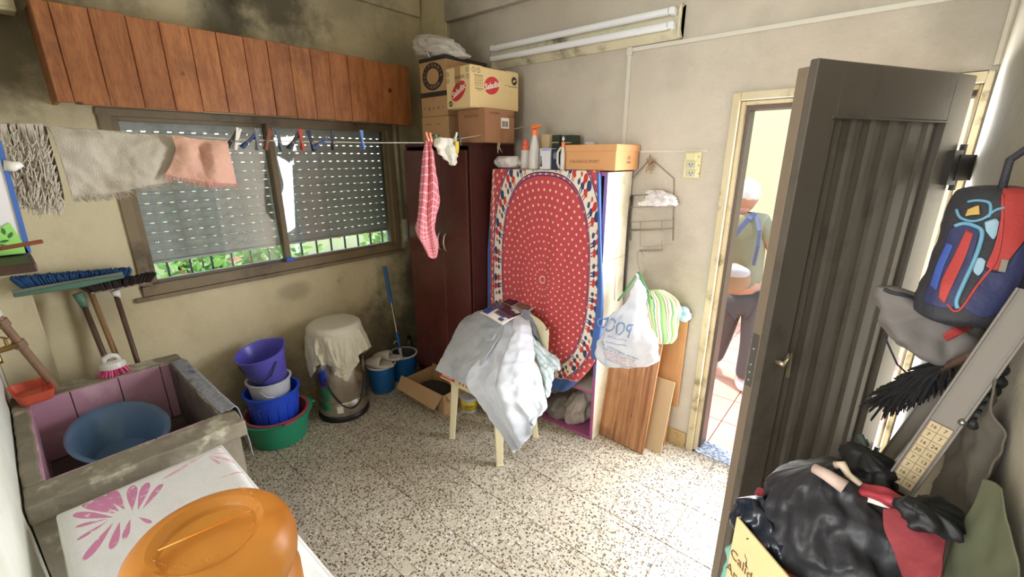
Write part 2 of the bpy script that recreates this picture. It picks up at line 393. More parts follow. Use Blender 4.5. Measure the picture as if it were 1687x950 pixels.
# walls
WZ0, WZ1, WY0, WY1 = 1.005, 1.95, .42, 2.07
mb = MB(); mb.box((WX-.15, -.3, -.1), (WX, DY+.15, WZ0)); mb.box((WX-.15, -.3, WZ1), (WX, DY+.15, CZ)); mb.box((WX-.15, -.3, WZ0), (WX, WY0, WZ1)); mb.box((WX-.15, WY1, WZ0), (WX, DY+.15, WZ1))
mb.build('wall_window', M_wwin, kind='structure')
DX0, DX1, DZ1 = -.655, .215, 2.012
mb = MB(); mb.box((WX, DY, -.1), (DX0, DY+.15, CZ)); mb.box((DX0, DY, DZ1), (RX+.15, DY+.15, CZ)); mb.box((DX1+.002, DY, -.1), (RX+.15, DY+.15, DZ1))
mb.build('wall_door', M_wdoor, kind='structure')
mb = MB(); mb.box((RX, -2.5, -.1), (RX+.15, DY, CZ)); mb.build('wall_right', M_wright, kind='structure')
M_wleft = wall_mat('left wall plaster', srgb(222, 224, 214), srgb(205, 205, 190), [((-2.2, -.145, .3), .5, .5, dark_drab, 1)], 1.5, .3)
mb = MB(); mb.box((WX, LY-.15, -.1), (-1.0, LY, CZ)); mb.build('wall_left', M_wleft, kind='structure')
mb = MB(); mb.box((-1.15, -2.5, -.1), (-1.0, LY-.15, CZ)); mb.box((-1.15, -2.55, -.1), (RX+.15, -2.4, CZ)); mb.build('wall_back', M_white, kind='structure')
mb = MB(); mb.box((WX-.15, -2.55, CZ), (RX+.15, DY+.15, CZ+.15)); mb.build('ceiling', M_ceil, kind='structure')
mb = MB(); mb.box((WX-.02, -.14, 2.72), (WX+.035, 2.38, CZ)); mb.build('trim_1', M_wwin, kind='structure', bevel=.004)
mb = MB(); mb.box((-2.655, DY-.05, 2.645), (RX, DY+.01, CZ)); mb.build('trim_2', M_wdoor, kind='structure', bevel=.005)
mb = MB(); mb.box((WX, DY-.035, 0), (-2.655, DY+.01, CZ)); mb.build('trim_3', M_wwin, kind='structure', bevel=.006)
mb = MB(); mb.box((WX, LY, 0), (WX+.05, .02, CZ)); mb.build('trim_4', M_wwin, kind='structure', bevel=.004)
mb = MB(); mb.tube([(RX-.006, DY-.008, 2.03), (RX-.008, DY-.01, 2.3), (RX-.006, DY-.008, CZ)], .013, 6); mb.build('trim_5', M_ceil, kind='structure')
M_base = pbr('baseboard stone', srgb(186, 160, 112), .7, var=.25, vs=60, dirt=srgb(120, 96, 62), ds=30)
mb = MB(); mb.box((-.86, DY-.014, 0), (-.662, DY, .10)); mb.build('baseboard_door', M_base, kind='structure', bevel=.002)
mb = MB(); mb.box((WX+.0, .02, 0), (WX+.012, DY-.04, .08)); mb.build('baseboard_window', M_base, kind='structure', bevel=.002)

# door frame
mb = MB(); y0, y1 = DY-.018, DY+.05
mb.box((DX0, y0, 0), (-.618, y1, DZ1)); mb.box((-.618, y0, DZ1-.038), (.195, y1, DZ1)); mb.box((.195, y0, 0), (DX1, y1, DZ1))
mb.box((-.618, DY+.01, 0), (-.60, y1, DZ1-.038)); mb.box((-.60, DY+.01, DZ1-.056), (.186, y1, DZ1-.0385)); mb.box((.186, DY+.01, 0), (.195, y1, DZ1-.038))
door1 = mb.build('door_1', M_jamb, kind='structure', bevel=.003)
mb = MB(); mb.box((-.64, DY+.05, -.02), (-.585, DY+.155, DZ1)); mb.box((-.585, DY+.05, DZ1-.075), (.19, DY+.155, DZ1)); mb.build('reveal', M_jambin, door1, label='door reveal with its shade in the dark brown colour')
mb = MB(); mb.box((.19, DY+.05, -.02), (.215, DY+.155, DZ1)); mb.build('reveal', pbr('pale reveal', srgb(236, 234, 230), .4, var=.04), door1, label='pale sunlit reveal')  # pale colour carries the sunlight on this side of the opening
def sill_mat():
    m, b = newmat('blue granite sill'); x, y, z, o = coords('World'); v = vor(o, 90)
    setc(b, 'Base Color', mixc(ramp(noi(o, 70, 4, .7), .42, .58), srgb(120, 142, 168), srgb(232, 238, 244))); b.inputs['Roughness'].default_value = .5; return m
mb = MB(); mb.box((-.60, DY, -.05), (.19, DY+.15, .004)); mb.build('trim_6', sill_mat(), kind='structure')

# conduit
M_cond = pbr('painted conduit', srgb(206, 202, 190), .6, var=.06)
mb = MB(); mb.box((-1.225, DY-.022, 2.245), (-1.195, DY, 2.285)); mb.box((-1.195, DY-.016, 2.262), (RX, DY, 2.282)); mb.box((-1.222, DY-.016, 1.755), (-1.200, DY, 2.25))
mb.build('trim_7', M_cond, kind='structure', bevel=.002)
mb = MB(); mb.box((-1.2, DY-.006, 1.742), (-.74, DY, 1.752)); mb.build('trim_8', M_cond, kind='structure')

# window
M_glass = None
def glass_mat(name, tint=(1, 1, 1), rf=.09):
    m = bpy.data.materials.new(name); m.use_nodes = True; X.nt = m.node_tree; m.node_tree.nodes.clear()
    t = X.nt.nodes.new('ShaderNodeBsdfTransparent'); t.inputs[0].default_value = (*tint, 1)
    g = X.nt.nodes.new('ShaderNodeBsdfGlossy'); g.inputs['Roughness'].default_value = .02
    fr = X.nt.nodes.new('ShaderNodeFresnel'); fr.inputs[0].default_value = 1.5; mx = X.nt.nodes.new('ShaderNodeMixShader')
    o = X.nt.nodes.new('ShaderNodeOutputMaterial'); L = X.nt.links
    L.new(X.m('ADD', X(fr.outputs[0]), rf, clamp=True).v, mx.inputs[0]); L.new(t.outputs[0], mx.inputs[1]); L.new(g.outputs[0], mx.inputs[2]); L.new(mx.outputs[0], o.inputs[0])
    return m
M_glass = glass_mat('window glass', (.95, .97, .96), .0)
mb = MB(); fx0, fx1 = WX-.10, WX+.012; t = .05
mb.box((fx0, WY0-.012, WZ0-.005), (fx1, WY1, WZ0+t)); mb.box((fx0, WY0-.012, WZ1-.035), (fx1, WY1, WZ1)); mb.box((fx0, WY0-.012, WZ0+t), (fx1, WY0+t-.01, WZ1-.035)); mb.box((fx0, WY1-t, WZ0+t), (fx1, WY1, WZ1-.035))
win = mb.build('window_1', M_frame, kind='structure', bevel=.003)
mb = MB(); mb.box((WX-.002, WY0-.045, WZ0-.03), (WX+.02, WY1+.03, WZ0-.006)); mb.build('sill_strip', M_frame, win)
for (ya, yb, xo) in ((WY0+t-.01, 1.205, -.07), (1.175, WY1-t+.002, -.035)):
    mb = MB(); xa, xb = WX+xo, WX+xo+.028; s = .032; za, zb = WZ0+t-.005, WZ1-.035
    mb.box((xa, ya, za), (xb, ya+s, zb)); mb.box((xa, yb-s, za), (xb, yb, zb)); mb.box((xa, ya+s, za), (xb, yb-s, za+.022)); mb.box((xa, ya+s, zb-.02), (xb, yb-s, zb))
    sash = mb.build('sash', M_frame, win, bevel=.002)
    mb = MB(); mb.box((xa+.012, ya+s-.004, za+.018), (xa+.016, yb-s+.004, zb-.016)); mb.build('pane', M_glass, sash)
mb = MB(); mb.box((WX-.01, 1.17, WZ0+.05), (WX+.006, 1.215, WZ0+.075)); mb.build('blue_stopper', pbr('blue plastic bit', srgb(40, 100, 220), .4), win)
# roller shutter of separate slats
def slat_mat():
    m = pbr('shutter slat', srgb(206, 205, 203), .4, var=.07, vs=5, bump=.3, bs=10, stretch=(20, 1, 60), dirt=srgb(160, 156, 150)); X.nt = m.node_tree; b = m.node_tree.nodes['Principled BSDF']; o = m.node_tree.nodes['Material Output']
    t = X.nt.nodes.new('ShaderNodeBsdfTranslucent'); t.inputs[0].default_value = (.75, .74, .72, 1); mx = X.nt.nodes.new('ShaderNodeMixShader'); mx.inputs[0].default_value = .10; L = X.nt.links; L.new(b.outputs[0], mx.inputs[1]); L.new(t.outputs[0], mx.inputs[2]); L.new(mx.outputs[0], o.inputs[0]); return m
def slat_mat():
    m = pbr('shutter slat', srgb(206, 205, 203), .4, var=.07, vs=5, bump=.3, bs=10, stretch=(20, 1, 60), dirt=srgb(160, 156, 150)); X.nt = m.node_tree; b = m.node_tree.nodes['Principled BSDF']; o = m.node_tree.nodes['Material Output']
    t = X.nt.nodes.new('ShaderNodeBsdfTranslucent'); t.inputs[0].default_value = (.75, .74, .72, 1); mx = X.nt.nodes.new('ShaderNodeMixShader'); mx.inputs[0].default_value = .10; L = X.nt.links; L.new(b.outputs[0], mx.inputs[1]); L.new(t.outputs[0], mx.inputs[2]); L.new(mx.outputs[0], o.inputs[0]); return m
def slat_mat():
    m = pbr('shutter slat', srgb(206, 205, 203), .4, var=.07, vs=5, bump=.3, bs=10, stretch=(20, 1, 60), dirt=srgb(160, 156, 150)); X.nt = m.node_tree; b = m.node_tree.nodes['Principled BSDF']; o = m.node_tree.nodes['Material Output']
    t = X.nt.nodes.new('ShaderNodeBsdfTranslucent'); t.inputs[0].default_value = (.75, .74, .72, 1); mx = X.nt.nodes.new('ShaderNodeMixShader'); mx.inputs[0].default_value = .10; L = X.nt.links; L.new(b.outputs[0], mx.inputs[1]); L.new(t.outputs[0], mx.inputs[2]); L.new(mx.outputs[0], o.inputs[0]); return m
def slat_mat():
    m = pbr('shutter slat', srgb(206, 205, 203), .4, var=.07, vs=5, bump=.3, bs=10, stretch=(20, 1, 60), dirt=srgb(160, 156, 150)); X.nt = m.node_tree; b = m.node_tree.nodes['Principled BSDF']; o = m.node_tree.nodes['Material Output']
    t = X.nt.nodes.new('ShaderNodeBsdfTranslucent'); t.inputs[0].default_value = (.75, .74, .72, 1); mx = X.nt.nodes.new('ShaderNodeMixShader'); mx.inputs[0].default_value = .10; L = X.nt.links; L.new(b.outputs[0], mx.inputs[1]); L.new(t.outputs[0], mx.inputs[2]); L.new(mx.outputs[0], o.inputs[0]); return m
def slat_mat():
    m = pbr('shutter slat', srgb(206, 205, 203), .4, var=.07, vs=5, bump=.3, bs=10, stretch=(20, 1, 60), dirt=srgb(160, 156, 150)); X.nt = m.node_tree; b = m.node_tree.nodes['Principled BSDF']; o = m.node_tree.nodes['Material Output']
    t = X.nt.nodes.new('ShaderNodeBsdfTranslucent'); t.inputs[0].default_value = (.75, .74, .72, 1); mx = X.nt.nodes.new('ShaderNodeMixShader'); mx.inputs[0].default_value = .10; L = X.nt.links; L.new(b.outputs[0], mx.inputs[1]); L.new(t.outputs[0], mx.inputs[2]); L.new(mx.outputs[0], o.inputs[0]); return m
def slat_mat():
    m = pbr('shutter slat', srgb(206, 205, 203), .4, var=.07, vs=5, bump=.3, bs=10, stretch=(20, 1, 60), dirt=srgb(160, 156, 150)); X.nt = m.node_tree; b = m.node_tree.nodes['Principled BSDF']; o = m.node_tree.nodes['Material Output']
    t = X.nt.nodes.new('ShaderNodeBsdfTranslucent'); t.inputs[0].default_value = (.75, .74, .72, 1); mx = X.nt.nodes.new('ShaderNodeMixShader'); mx.inputs[0].default_value = .10; L = X.nt.links; L.new(b.outputs[0], mx.inputs[1]); L.new(t.outputs[0], mx.inputs[2]); L.new(mx.outputs[0], o.inputs[0]); return m
def slat_mat():
    m = pbr('shutter slat', srgb(206, 205, 203), .4, var=.07, vs=5, bump=.3, bs=10, stretch=(20, 1, 60), dirt=srgb(160, 156, 150)); X.nt = m.node_tree; b = m.node_tree.nodes['Principled BSDF']; o = m.node_tree.nodes['Material Output']
    t = X.nt.nodes.new('ShaderNodeBsdfTranslucent'); t.inputs[0].default_value = (.75, .74, .72, 1); mx = X.nt.nodes.new('ShaderNodeMixShader'); mx.inputs[0].default_value = .10; L = X.nt.links; L.new(b.outputs[0], mx.inputs[1]); L.new(t.outputs[0], mx.inputs[2]); L.new(mx.outputs[0], o.inputs[0]); return m
def slat_mat():
    m = pbr('shutter slat', srgb(206, 205, 203), .4, var=.07, vs=5, bump=.3, bs=10, stretch=(20, 1, 60), dirt=srgb(160, 156, 150)); X.nt = m.node_tree; b = m.node_tree.nodes['Principled BSDF']; o = m.node_tree.nodes['Material Output']
    t = X.nt.nodes.new('ShaderNodeBsdfTranslucent'); t.inputs[0].default_value = (.75, .74, .72, 1); mx = X.nt.nodes.new('ShaderNodeMixShader'); mx.inputs[0].default_value = .10; L = X.nt.links; L.new(b.outputs[0], mx.inputs[1]); L.new(t.outputs[0], mx.inputs[2]); L.new(mx.outputs[0], o.inputs[0]); return m
def slat_mat():
    m = pbr('shutter slat', srgb(206, 205, 203), .4, var=.07, vs=5, bump=.3, bs=10, stretch=(20, 1, 60), dirt=srgb(160, 156, 150)); X.nt = m.node_tree; b = m.node_tree.nodes['Principled BSDF']; o = m.node_tree.nodes['Material Output']
    t = X.nt.nodes.new('ShaderNodeBsdfTranslucent'); t.inputs[0].default_value = (.75, .74, .72, 1); mx = X.nt.nodes.new('ShaderNodeMixShader'); mx.inputs[0].default_value = .10; L = X.nt.links; L.new(b.outputs[0], mx.inputs[1]); L.new(t.outputs[0], mx.inputs[2]); L.new(mx.outputs[0], o.inputs[0]); return m
def slat_mat():
    m = pbr('shutter slat', srgb(206, 205, 203), .4, var=.07, vs=5, bump=.3, bs=10, stretch=(20, 1, 60), dirt=srgb(160, 156, 150)); X.nt = m.node_tree; b = m.node_tree.nodes['Principled BSDF']; o = m.node_tree.nodes['Material Output']
    t = X.nt.nodes.new('ShaderNodeBsdfTranslucent'); t.inputs[0].default_value = (.75, .74, .72, 1); mx = X.nt.nodes.new('ShaderNodeMixShader'); mx.inputs[0].default_value = .10; L = X.nt.links; L.new(b.outputs[0], mx.inputs[1]); L.new(t.outputs[0], mx.inputs[2]); L.new(mx.outputs[0], o.inputs[0]); return m
M_slat = slat_mat()
shut = thing('roller_shutter', 'grey roller shutter half lowered behind the sliding window panes', 'shutter', (WX-.13, 1.25, 1.158))
NS = 15; PT = .0535; sh_y0, sh_y1 = .44, 2.05; a = MB()
prof = [(-.004, 0), (.001, .001), (.005, .010), (.0065, .024), (.005, .040), (.001, .0480), (-.004, .0485)]
for k in range(len(prof)-1):
    (xa, za), (xb, zb) = prof[k], prof[k+1]; a.add([(xa, sh_y0, za), (xa, sh_y1, za), (xb, sh_y1, zb), (xb, sh_y0, zb)], [(0, 1, 2, 3)])
a.add([(-.004, sh_y0, 0), (-.004, sh_y1, 0), (-.004, sh_y1, .0485), (-.004, sh_y0, .0485)], [(3, 2, 1, 0)])
yy = sh_y0
while yy < sh_y1:                                    # the hook strip, cut by light slots
    a.box((-.003, yy, .0485), (-.0015, min(yy+.037, sh_y1), PT)); yy += .057
sm = bpy.data.meshes.new('slat'); sm.from_pydata([tuple(q) for q in a.v], [], a.f); sm.materials.append(M_slat)
for k in range(NS):
    o = bpy.data.objects.new('slat', sm); COL.objects.link(o); o.parent = shut; o.location = (0, -1.25+(.029 if k % 2 else 0)*.0+R_.uniform(-.003, .003), k*PT)
mb = MB(); mb.box((WX-.136, .44, 1.145), (WX-.118, 2.05, 1.158)); mb.build('bottom_rail', M_slat, shut)
mb = MB(); mb.box((WX-.15, .425, 1.06), (WX-.105, .45, 1.95)); mb.build('guide_rail', M_slat, shut); mb = MB(); mb.box((WX-.15, 2.04, 1.06), (WX-.105, 2.065, 1.95)); mb.build('guide_rail', M_slat, shut)
# strap and winder
M_grey = pbr('pale grey plastic', srgb(190, 186, 170), .5); M_strap = pbr('shutter strap', srgb(120, 110, 88), .8)
t_ = thing('shutter_strap', 'grey shutter strap beside the window with its small winder plate', 'strap', (WX, 2.12, 1.08))
mb = MB(); mb.box((WX, 2.108, 1.2), (WX+.008, 2.128, 1.94)); mb.build('strap', M_strap, t_)
mb = MB(); mb.box((WX, 2.10, 1.06), (WX+.02, 2.14, 1.24)); mb.box((WX+.02, 2.108, 1.08), (WX+.032, 2.132, 1.12)); mb.build('winder_plate', M_grey, t_, bevel=.003)
# grille outside the window
M_iron = pbr('black iron', srgb(58, 62, 66), .5)
g_ = thing('window_grille', 'dark iron bar grille outside the window, seen below the shutter', 'grille', (WX-.19, 1.25, .95))
for k in range(15):
    y = .46+k*.112; mb = MB(); mb.box((WX-.20, y, .96), (WX-.188, y+.010, 2.0)); mb.build('bar', M_iron, g_)
mb = MB(); mb.box((WX-.203, .35, .95), (WX-.185, 2.15, .965)); mb.build('cross_bar', M_iron, g_); mb = MB(); mb.box((WX-.203, .35, 2.0), (WX-.185, 2.15, 2.02)); mb.build('cross_bar', M_iron, g_)
# garden
M_lawn = pbr('lawn', srgb(196, 214, 160), .9, var=.4, vs=3); mb = MB(); mb.box((-9, -5, -.15), (WX-.15, 7, -.05)); mb.build('garden_ground', M_lawn, kind='structure')
M_gw = pbr('garden wall', srgb(226, 206, 160), .9); mb = MB(); mb.box((-8.2, -5, -.05), (-8, 7, 1.6)); mb.build('garden_wall', M_gw, kind='structure')
greens = [pbr('leaf %d' % i, srgb(*c), .5, var=.25, vs=2, sub=.0) for i, c in enumerate(((150, 190, 110), (190, 215, 140), (110, 155, 85), (196, 140, 100)))]
def bush(c, r, n, seed, label, mats=0):
    rr = random.Random(seed); t = thing('garden_bush', label, 'bush', c, None); mb = MB()
    for k in range(n):
        d = V((rr.gauss(0, .5)*r[0], rr.gauss(0, .5)*r[1], abs(rr.gauss(0.1, .45))*r[2])); p = V(c)+d; L = rr.uniform(.08, .17); W = L*.32
        a = V((rr.uniform(-1, 1), rr.uniform(-1, 1), rr.uniform(-.4, .8))).normalized(); b_ = a.orthogonal().normalized(); nn = a.cross(b_)
        mb.cur = mats if rr.random() < .6 else rr.randrange(4) if rr.random() < .5 else 1
        mb.add([p, p+a*L*.5+b_*W+nn*.01, p+a*L, p+a*L*.5-b_*W+nn*.01, p+a*L*.5-nn*.012], [(0, 1, 4), (1, 2, 4), (2, 3, 4), (3, 0, 4)])
    mb.build('leaves', greens, t, kind='stuff'); st = MB()
    for k in range(6): st.tube([V(c)+V((0, 0, -.02)), V(c)+V((rr.uniform(-.3, .3)*r[0], rr.uniform(-.4, .4)*r[1], r[2]*.7))], [.012, .005], 5)
    st.build('stem', pbr('stem', srgb(80, 66, 40), .9), t)
bush((-4.4, .2, -.05), (.26, .24, 1.0), 700, 1, 'leftmost green garden bush seen through the gap under the left window pane')
bush((-4.3, 1.5, -.05), (.26, .3, 1.1), 800, 2, 'green garden bush seen through the gap in the middle of the window', 2)
bush((-4.5, 2.9, -.05), (.26, .3, 1.1), 800, 3, 'bright green garden bush seen under the shutter of the right pane', 1)
bush((-6.4, 1.5, -.05), (.3, 1.4, 1.3), 1300, 4, 'farther wide hedge bush behind the nearer bushes outside the window', 0)

# patio outside the door
def patio_tile():
    m, b = newmat('patio tile'); x, y, z, o = coords('World')
    setc(b, 'Base Color', mixc(noi(o, 4, 4), srgb(206, 148, 128), srgb(226, 176, 158))); b.inputs['Roughness'].default_value = .5; return m
Mp = patio_tile()
mb = MB(); mb.box((-4.5, DY+.15, -.2), (3.5, 6.5, -.045)); pat = mb.build('patio_floor', M_grout, kind='structure')
pm = None
for i in range(9):
    for j in range(8):
        x0 = -1.9+i*.33; y0 = DY+.155+j*.33
        if pm is None:
            a = MB(); a.box((.003, .003, -.02), (.327, .327, 0)); pm = bpy.data.meshes.new('patio_tile'); pm.from_pydata([tuple(q) for q in a.v], [], a.f); pm.materials.append(Mp)
        o = bpy.data.objects.new('patio_tile', pm); COL.objects.link(o); o.parent = pat; o.location = (x0, y0, -.026)
mb = MB(); mb.box((-4.5, 5.0, -.2), (3.5, 5.2, 3.0)); mb.build('patio_wall', pbr('yellow patio wall', srgb(246, 230, 168), .9, var=.04), kind='structure')
mb = MB(); mb.box((WX-1.1, DY+.15, 2.95), (RX+.6, DY+.25, 3.1)); mb.box((WX-1.1, -3, 2.95), (WX-.15, DY+.55, 3.1)); mb.build('sun_blocker', M_white, kind='structure')  # unseen overhang added to keep sun off the shutter and doorway

# ================================================================== DOOR LEAF
M_door = pbr('dark brown door enamel', srgb(93, 86, 76), .42, var=.1, vs=4, bump=.08, bs=40, dirt=srgb(70, 62, 54), ds=5)
M_dedge = pbr('door edge enamel', srgb(128, 112, 94), .45, var=.1)
FE = V((-.243, 1.605, 0)); HG = FE+(V((.158, 2.345, 0))-FE).normalized()*.795
dd = (HG-FE); LW = dd.length; du = dd.normalized(); dn = V((du.y, -du.x, 0))       # dn: visible side (towards the right wall)
TD = Matrix((( du.x, dn.x, 0, FE.x), (du.y, dn.y, 0, FE.y), (0, 0, 1, 0), (0, 0, 0, 1)))  # local x along the leaf, y towards the visible face
leaf = thing('door_leaf', 'open dark brown metal door with vertical corrugated panel', 'door', tuple(HG))
H1, H0 = 1.985, .012
mb = MB(TD); mb.box((0, .004, H0), (.115, .030, H1)); mb.box((LW-.11, .004, H0), (LW, .030, H1)); mb.box((.115, .004, H1-.15), (LW-.11, .030, H1)); mb.box((.115, .004, H0), (LW-.11, .030, H0+.13))
mb.build('stile_frame', M_door, leaf, bevel=.003)
mb = MB(TD); mb.box((-.0, -.03, H0), (LW, .004, H1-.018)); mb.build('back_sheet', M_dedge, leaf, bevel=.002)
mb = MB(TD); P = []; xx = .115; pts = []
rib = (LW-.225)/6
for k in range(6):
    x0 = .115+k*rib; pts += [(x0, .006), (x0+rib*.18, .006), (x0+rib*.30, .014), (x0+rib*.62, .014), (x0+rib*.74, .006)]
pts.append((LW-.11, .006))
for z in (H0+.13, H1-.15): P.append([(x, y, z) for x, y in pts])
mb.grid(P); mb.build('corrugated_panel', M_door, leaf, solid=.001)
mb = MB(TD); mb.box((.10, .030, H1-.156), (LW-.10, .036, H1-.150)); mb.build('top_bead', M_door, leaf)
M_steel = pbr('dull steel', srgb(150, 146, 140), .35, metal=.9, var=.1)
mb = MB(TD); mb.box((-.003, -.026, .93), (.001, .0, 1.13)); mb.build('lock_plate', M_steel, leaf, bevel=.001)
for z in (.955, .985, 1.015, 1.075): 
    mb = MB(TD); mb.ball((-.004, -.013, z), .007, (.5, 1, 1), 10, 6); mb.build('bolt', M_steel, leaf, smooth=True)
mb = MB(TD); mb.tube([(.065, .03, 1.035), (.065, .062, 1.035)], .009, 10); mb.tube([(.065, .058, 1.035), (.083, .06, 1.075), (.09, .06, .985)], .006, 8); mb.build('handle', pbr('worn handle', srgb(196, 180, 150), .3, metal=.7), leaf, smooth=True)
mb = MB(TD); mb.box((LW-.05, .03, 1.62), (LW+.012, .05, 1.74)); mb.tube([(LW+.01, .04, 1.60), (LW+.01, .04, 1.76)], .012, 10); mb.bar(TD @ V((0,0,0)) if False else (LW-.01, .036, 1.68), (LW+.075, .055, 1.68), .035, .09); mb.bar(TD @ V((0,0,0)) if False else (LW-.01, .036, 1.68), (LW+.075, .055, 1.68), .035, .09); mb.bar(TD @ V((0,0,0)) if False else (LW-.01, .036, 1.68), (LW+.075, .055, 1.68), .035, .09); mb.bar(TD @ V((0,0,0)) if False else (LW-.01, .036, 1.68), (LW+.075, .055, 1.68), .035, .09); mb.bar(TD @ V((0,0,0)) if False else (LW-.01, .036, 1.68), (LW+.075, .055, 1.68), .035, .09); mb.bar(TD @ V((0,0,0)) if False else (LW-.01, .036, 1.68), (LW+.075, .055, 1.68), .035, .09); mb.bar(TD @ V((0,0,0)) if False else (LW-.01, .036, 1.68), (LW+.075, .055, 1.68), .035, .09); mb.bar(TD @ V((0,0,0)) if False else (LW-.01, .036, 1.68), (LW+.075, .055, 1.68), .035, .09); mb.bar(TD @ V((0,0,0)) if False else (LW-.01, .036, 1.68), (LW+.075, .055, 1.68), .035, .09); mb.bar(TD @ V((0,0,0)) if False else (LW-.01, .036, 1.68), (LW+.075, .055, 1.68), .035, .09); mb.build('hinge', pbr('black hinge', srgb(40, 36, 32), .4), leaf)
mb = MB(TD); mb.box((LW-.05, .03, .35), (LW+.012, .05, .47)); mb.tube([(LW+.01, .04, .33), (LW+.01, .04, .49)], .012, 10); mb.build('hinge', bpy.data.materials['black hinge'], leaf)

def APL(x, y, P0, N):
    d = ray(x, y); N = V(N); return EYE + d*((V(P0)-EYE).dot(N)/d.dot(N))
def sack(levels, Y, dep, n=48, seed=1, fold=.05, nf=9, crease=.03, freq=14, P=None, sub=5, right=None, flat_back=None):
    """closed bag from (left px, right px, row) outlines at a world plane; dep = half thickness per level"""
    PT_ = P or (lambda x, y: AY(x, y, Y)); rows = []
    for i, (a, b, y) in enumerate(levels):
        l, r = PT_(a, y), PT_(b, y); rows.append((np.array((l+r)/2), np.array((r-l)/2), dep[i] if isinstance(dep, (list, tuple)) else dep))
    C = np.array([r[0] for r in rows]); Hh = np.array([r[1] for r in rows]); D = np.array([r[2] for r in rows])
    m = (len(rows)-1)*sub+1; tt = np.linspace(0, len(rows)-1, m)
    def ip(A, t):
        i = min(int(t), len(A)-2); f = t-i; p0 = A[max(i-1, 0)]; p1 = A[i]; p2 = A[i+1]; p3 = A[min(i+2, len(A)-1)]
        return .5*(2*p1+(p2-p0)*f+(2*p0-5*p1+4*p2-p3)*f*f+(3*p1-p0-3*p2+p3)*f**3)
    grid = []
    for t in tt:
        c, h, d = ip(C, t), ip(Hh, t), max(float(ip(D, t)), .001); hn = V(h).normalized(); bk = hn.cross(V((0, 0, 1))).normalized(); row = []
        for k in range(n+1):
            g = 2*math.pi*k/n
            ww = 1+fold*math.sin(nf*g+seed+t*.8)+fold*.6*math.sin((nf*1.7//1)*g+seed*2-t*1.3)
            q = V(c)+V(h)*math.cos(g)*ww+bk*d*math.sin(g)*ww
            z = mnoise.fractal(q*freq+V((seed*5, 0, 0)), 1, 2.1, 3); q = q+(V(h)*math.cos(g)+bk*d*math.sin(g)).normalized()*(.3-abs(z))*crease
            row.append(q)
        row[-1] = row[0].copy(); grid.append(row)
    mb = MB(); mb.grid(grid); top = len(mb.v); nv = n+1
    mb.f.append(tuple(range(n))); mb.mi.append(0); k0 = (m-1)*nv; mb.f.append(tuple(k0+k for k in range(n))[::-1]); mb.mi.append(0)
    return mb

# ================================================================== WOODEN PELMET
def wood(name, c1, c2, c3, knot=True, rough=.5, sc=(1, 6, .7), gs=7, kn=(.1, .02), bump=.15):
    m, b = newmat(name); x, y, z, o = coords()
    oi = X.nt.nodes.new('ShaderNodeObjectInfo'); rnd = X(oi.outputs['Random'])
    mp = X.nt.nodes.new('ShaderNodeMapping'); X.nt.links.new(o, mp.inputs[0]); mp.inputs[3].default_value = sc
    cb = X.nt.nodes.new('ShaderNodeCombineXYZ'); X.nt.links.new((rnd*17).v, cb.inputs[2]); X.nt.links.new(cb.outputs[0], mp.inputs[1]); vv = mp.outputs[0]
    g = noi(vv, gs, 6, .62); f = noi(vv, gs*7, 3, .6)
    c = mixc(ramp(g, .3, .7), c1, c2); c = mixc(ramp(f, .42, .75)*.5, c, c3); c = mixc(ramp(noi(o, 4, 4, .6, off=5), .5, .75)*.5, c, c3)
    c = mixc((rnd-.3)*.45, c, c3)
    if knot:
        kv = vor(o, 5.5, rnd=1); c = mixc(ramp(kv+(noi(o, 18, 3)-.5)*.10, kn[0], kn[1])*.9, c, tuple(q*.25 for q in c3))
    setc(b, 'Base Color', c); b.inputs['Roughness'].default_value = rough; bumpn(b, g+f*.3, bump, .004); return m
M_pel = wood('stained pine plank', srgb(158, 94, 52), srgb(192, 126, 74), srgb(98, 54, 30), sc=(1, 7, .9), gs=3.5, kn=(.12, .05))
PX_ = -2.75
pel = thing('window_pelmet', 'reddish brown pine board pelmet above the window', 'pelmet', (PX_, 1.2, 1.95))
cuts = [93, 122, 182, 239, 290, 336, 378, 420, 457, 491, 524, 553, 582, 609, 633, 657, 680]
ysb = [AX(c, 163+(c-93)*.075, PX_).y for c in cuts]
for i in range(len(ysb)-1):
    a, b_ = ysb[i], ysb[i+1]; mb = MB(); dz = R_.uniform(-.004, .004); dx = R_.uniform(-.002, .002)
    mb.box((PX_-.014+dx, a+.0012, 1.942+dz), (PX_+dx, b_-.0012, 2.33+R_.uniform(-.003, .003))); mb.build('plank', M_pel, pel, bevel=.0025)
mb = MB(); mb.box((WX, ysb[-1]-.014, 1.945), (PX_-.016, ysb[-1], 2.325)); mb.build('end_board', M_pel, pel)
mb = MB(); mb.box((WX, ysb[0], 1.945), (PX_-.016, ysb[0]+.014, 2.325)); mb.build('end_board', M_pel, pel)
mb = MB(); mb.box((WX, ysb[0]+.014, 2.30), (PX_-.016, ysb[-1]-.014, 2.32)); mb.build('top_board', M_pel, pel)
# junction box top left
M_dustbeige = pbr('dusty beige plastic', srgb(196, 188, 150), .6, dirt=srgb(120, 110, 84))
t_ = thing('junction_box', 'dusty beige electrical box high on the wall left of the pelmet', 'electrical box', (-2.88, .18, 2.30))
p = AX(28, 22, -2.86); mb = MB(); mb.box((-2.93, -.10, p.z), (-2.83, p.y, 2.5)); mb.build('case', M_dustbeige, t_, bevel=.008, bseg=2)
mb = MB(); mb.box((-2.83, -.09, p.z+.015), (-2.825, p.y-.012, 2.48)); mb.build('cover', M_dustbeige, t_)

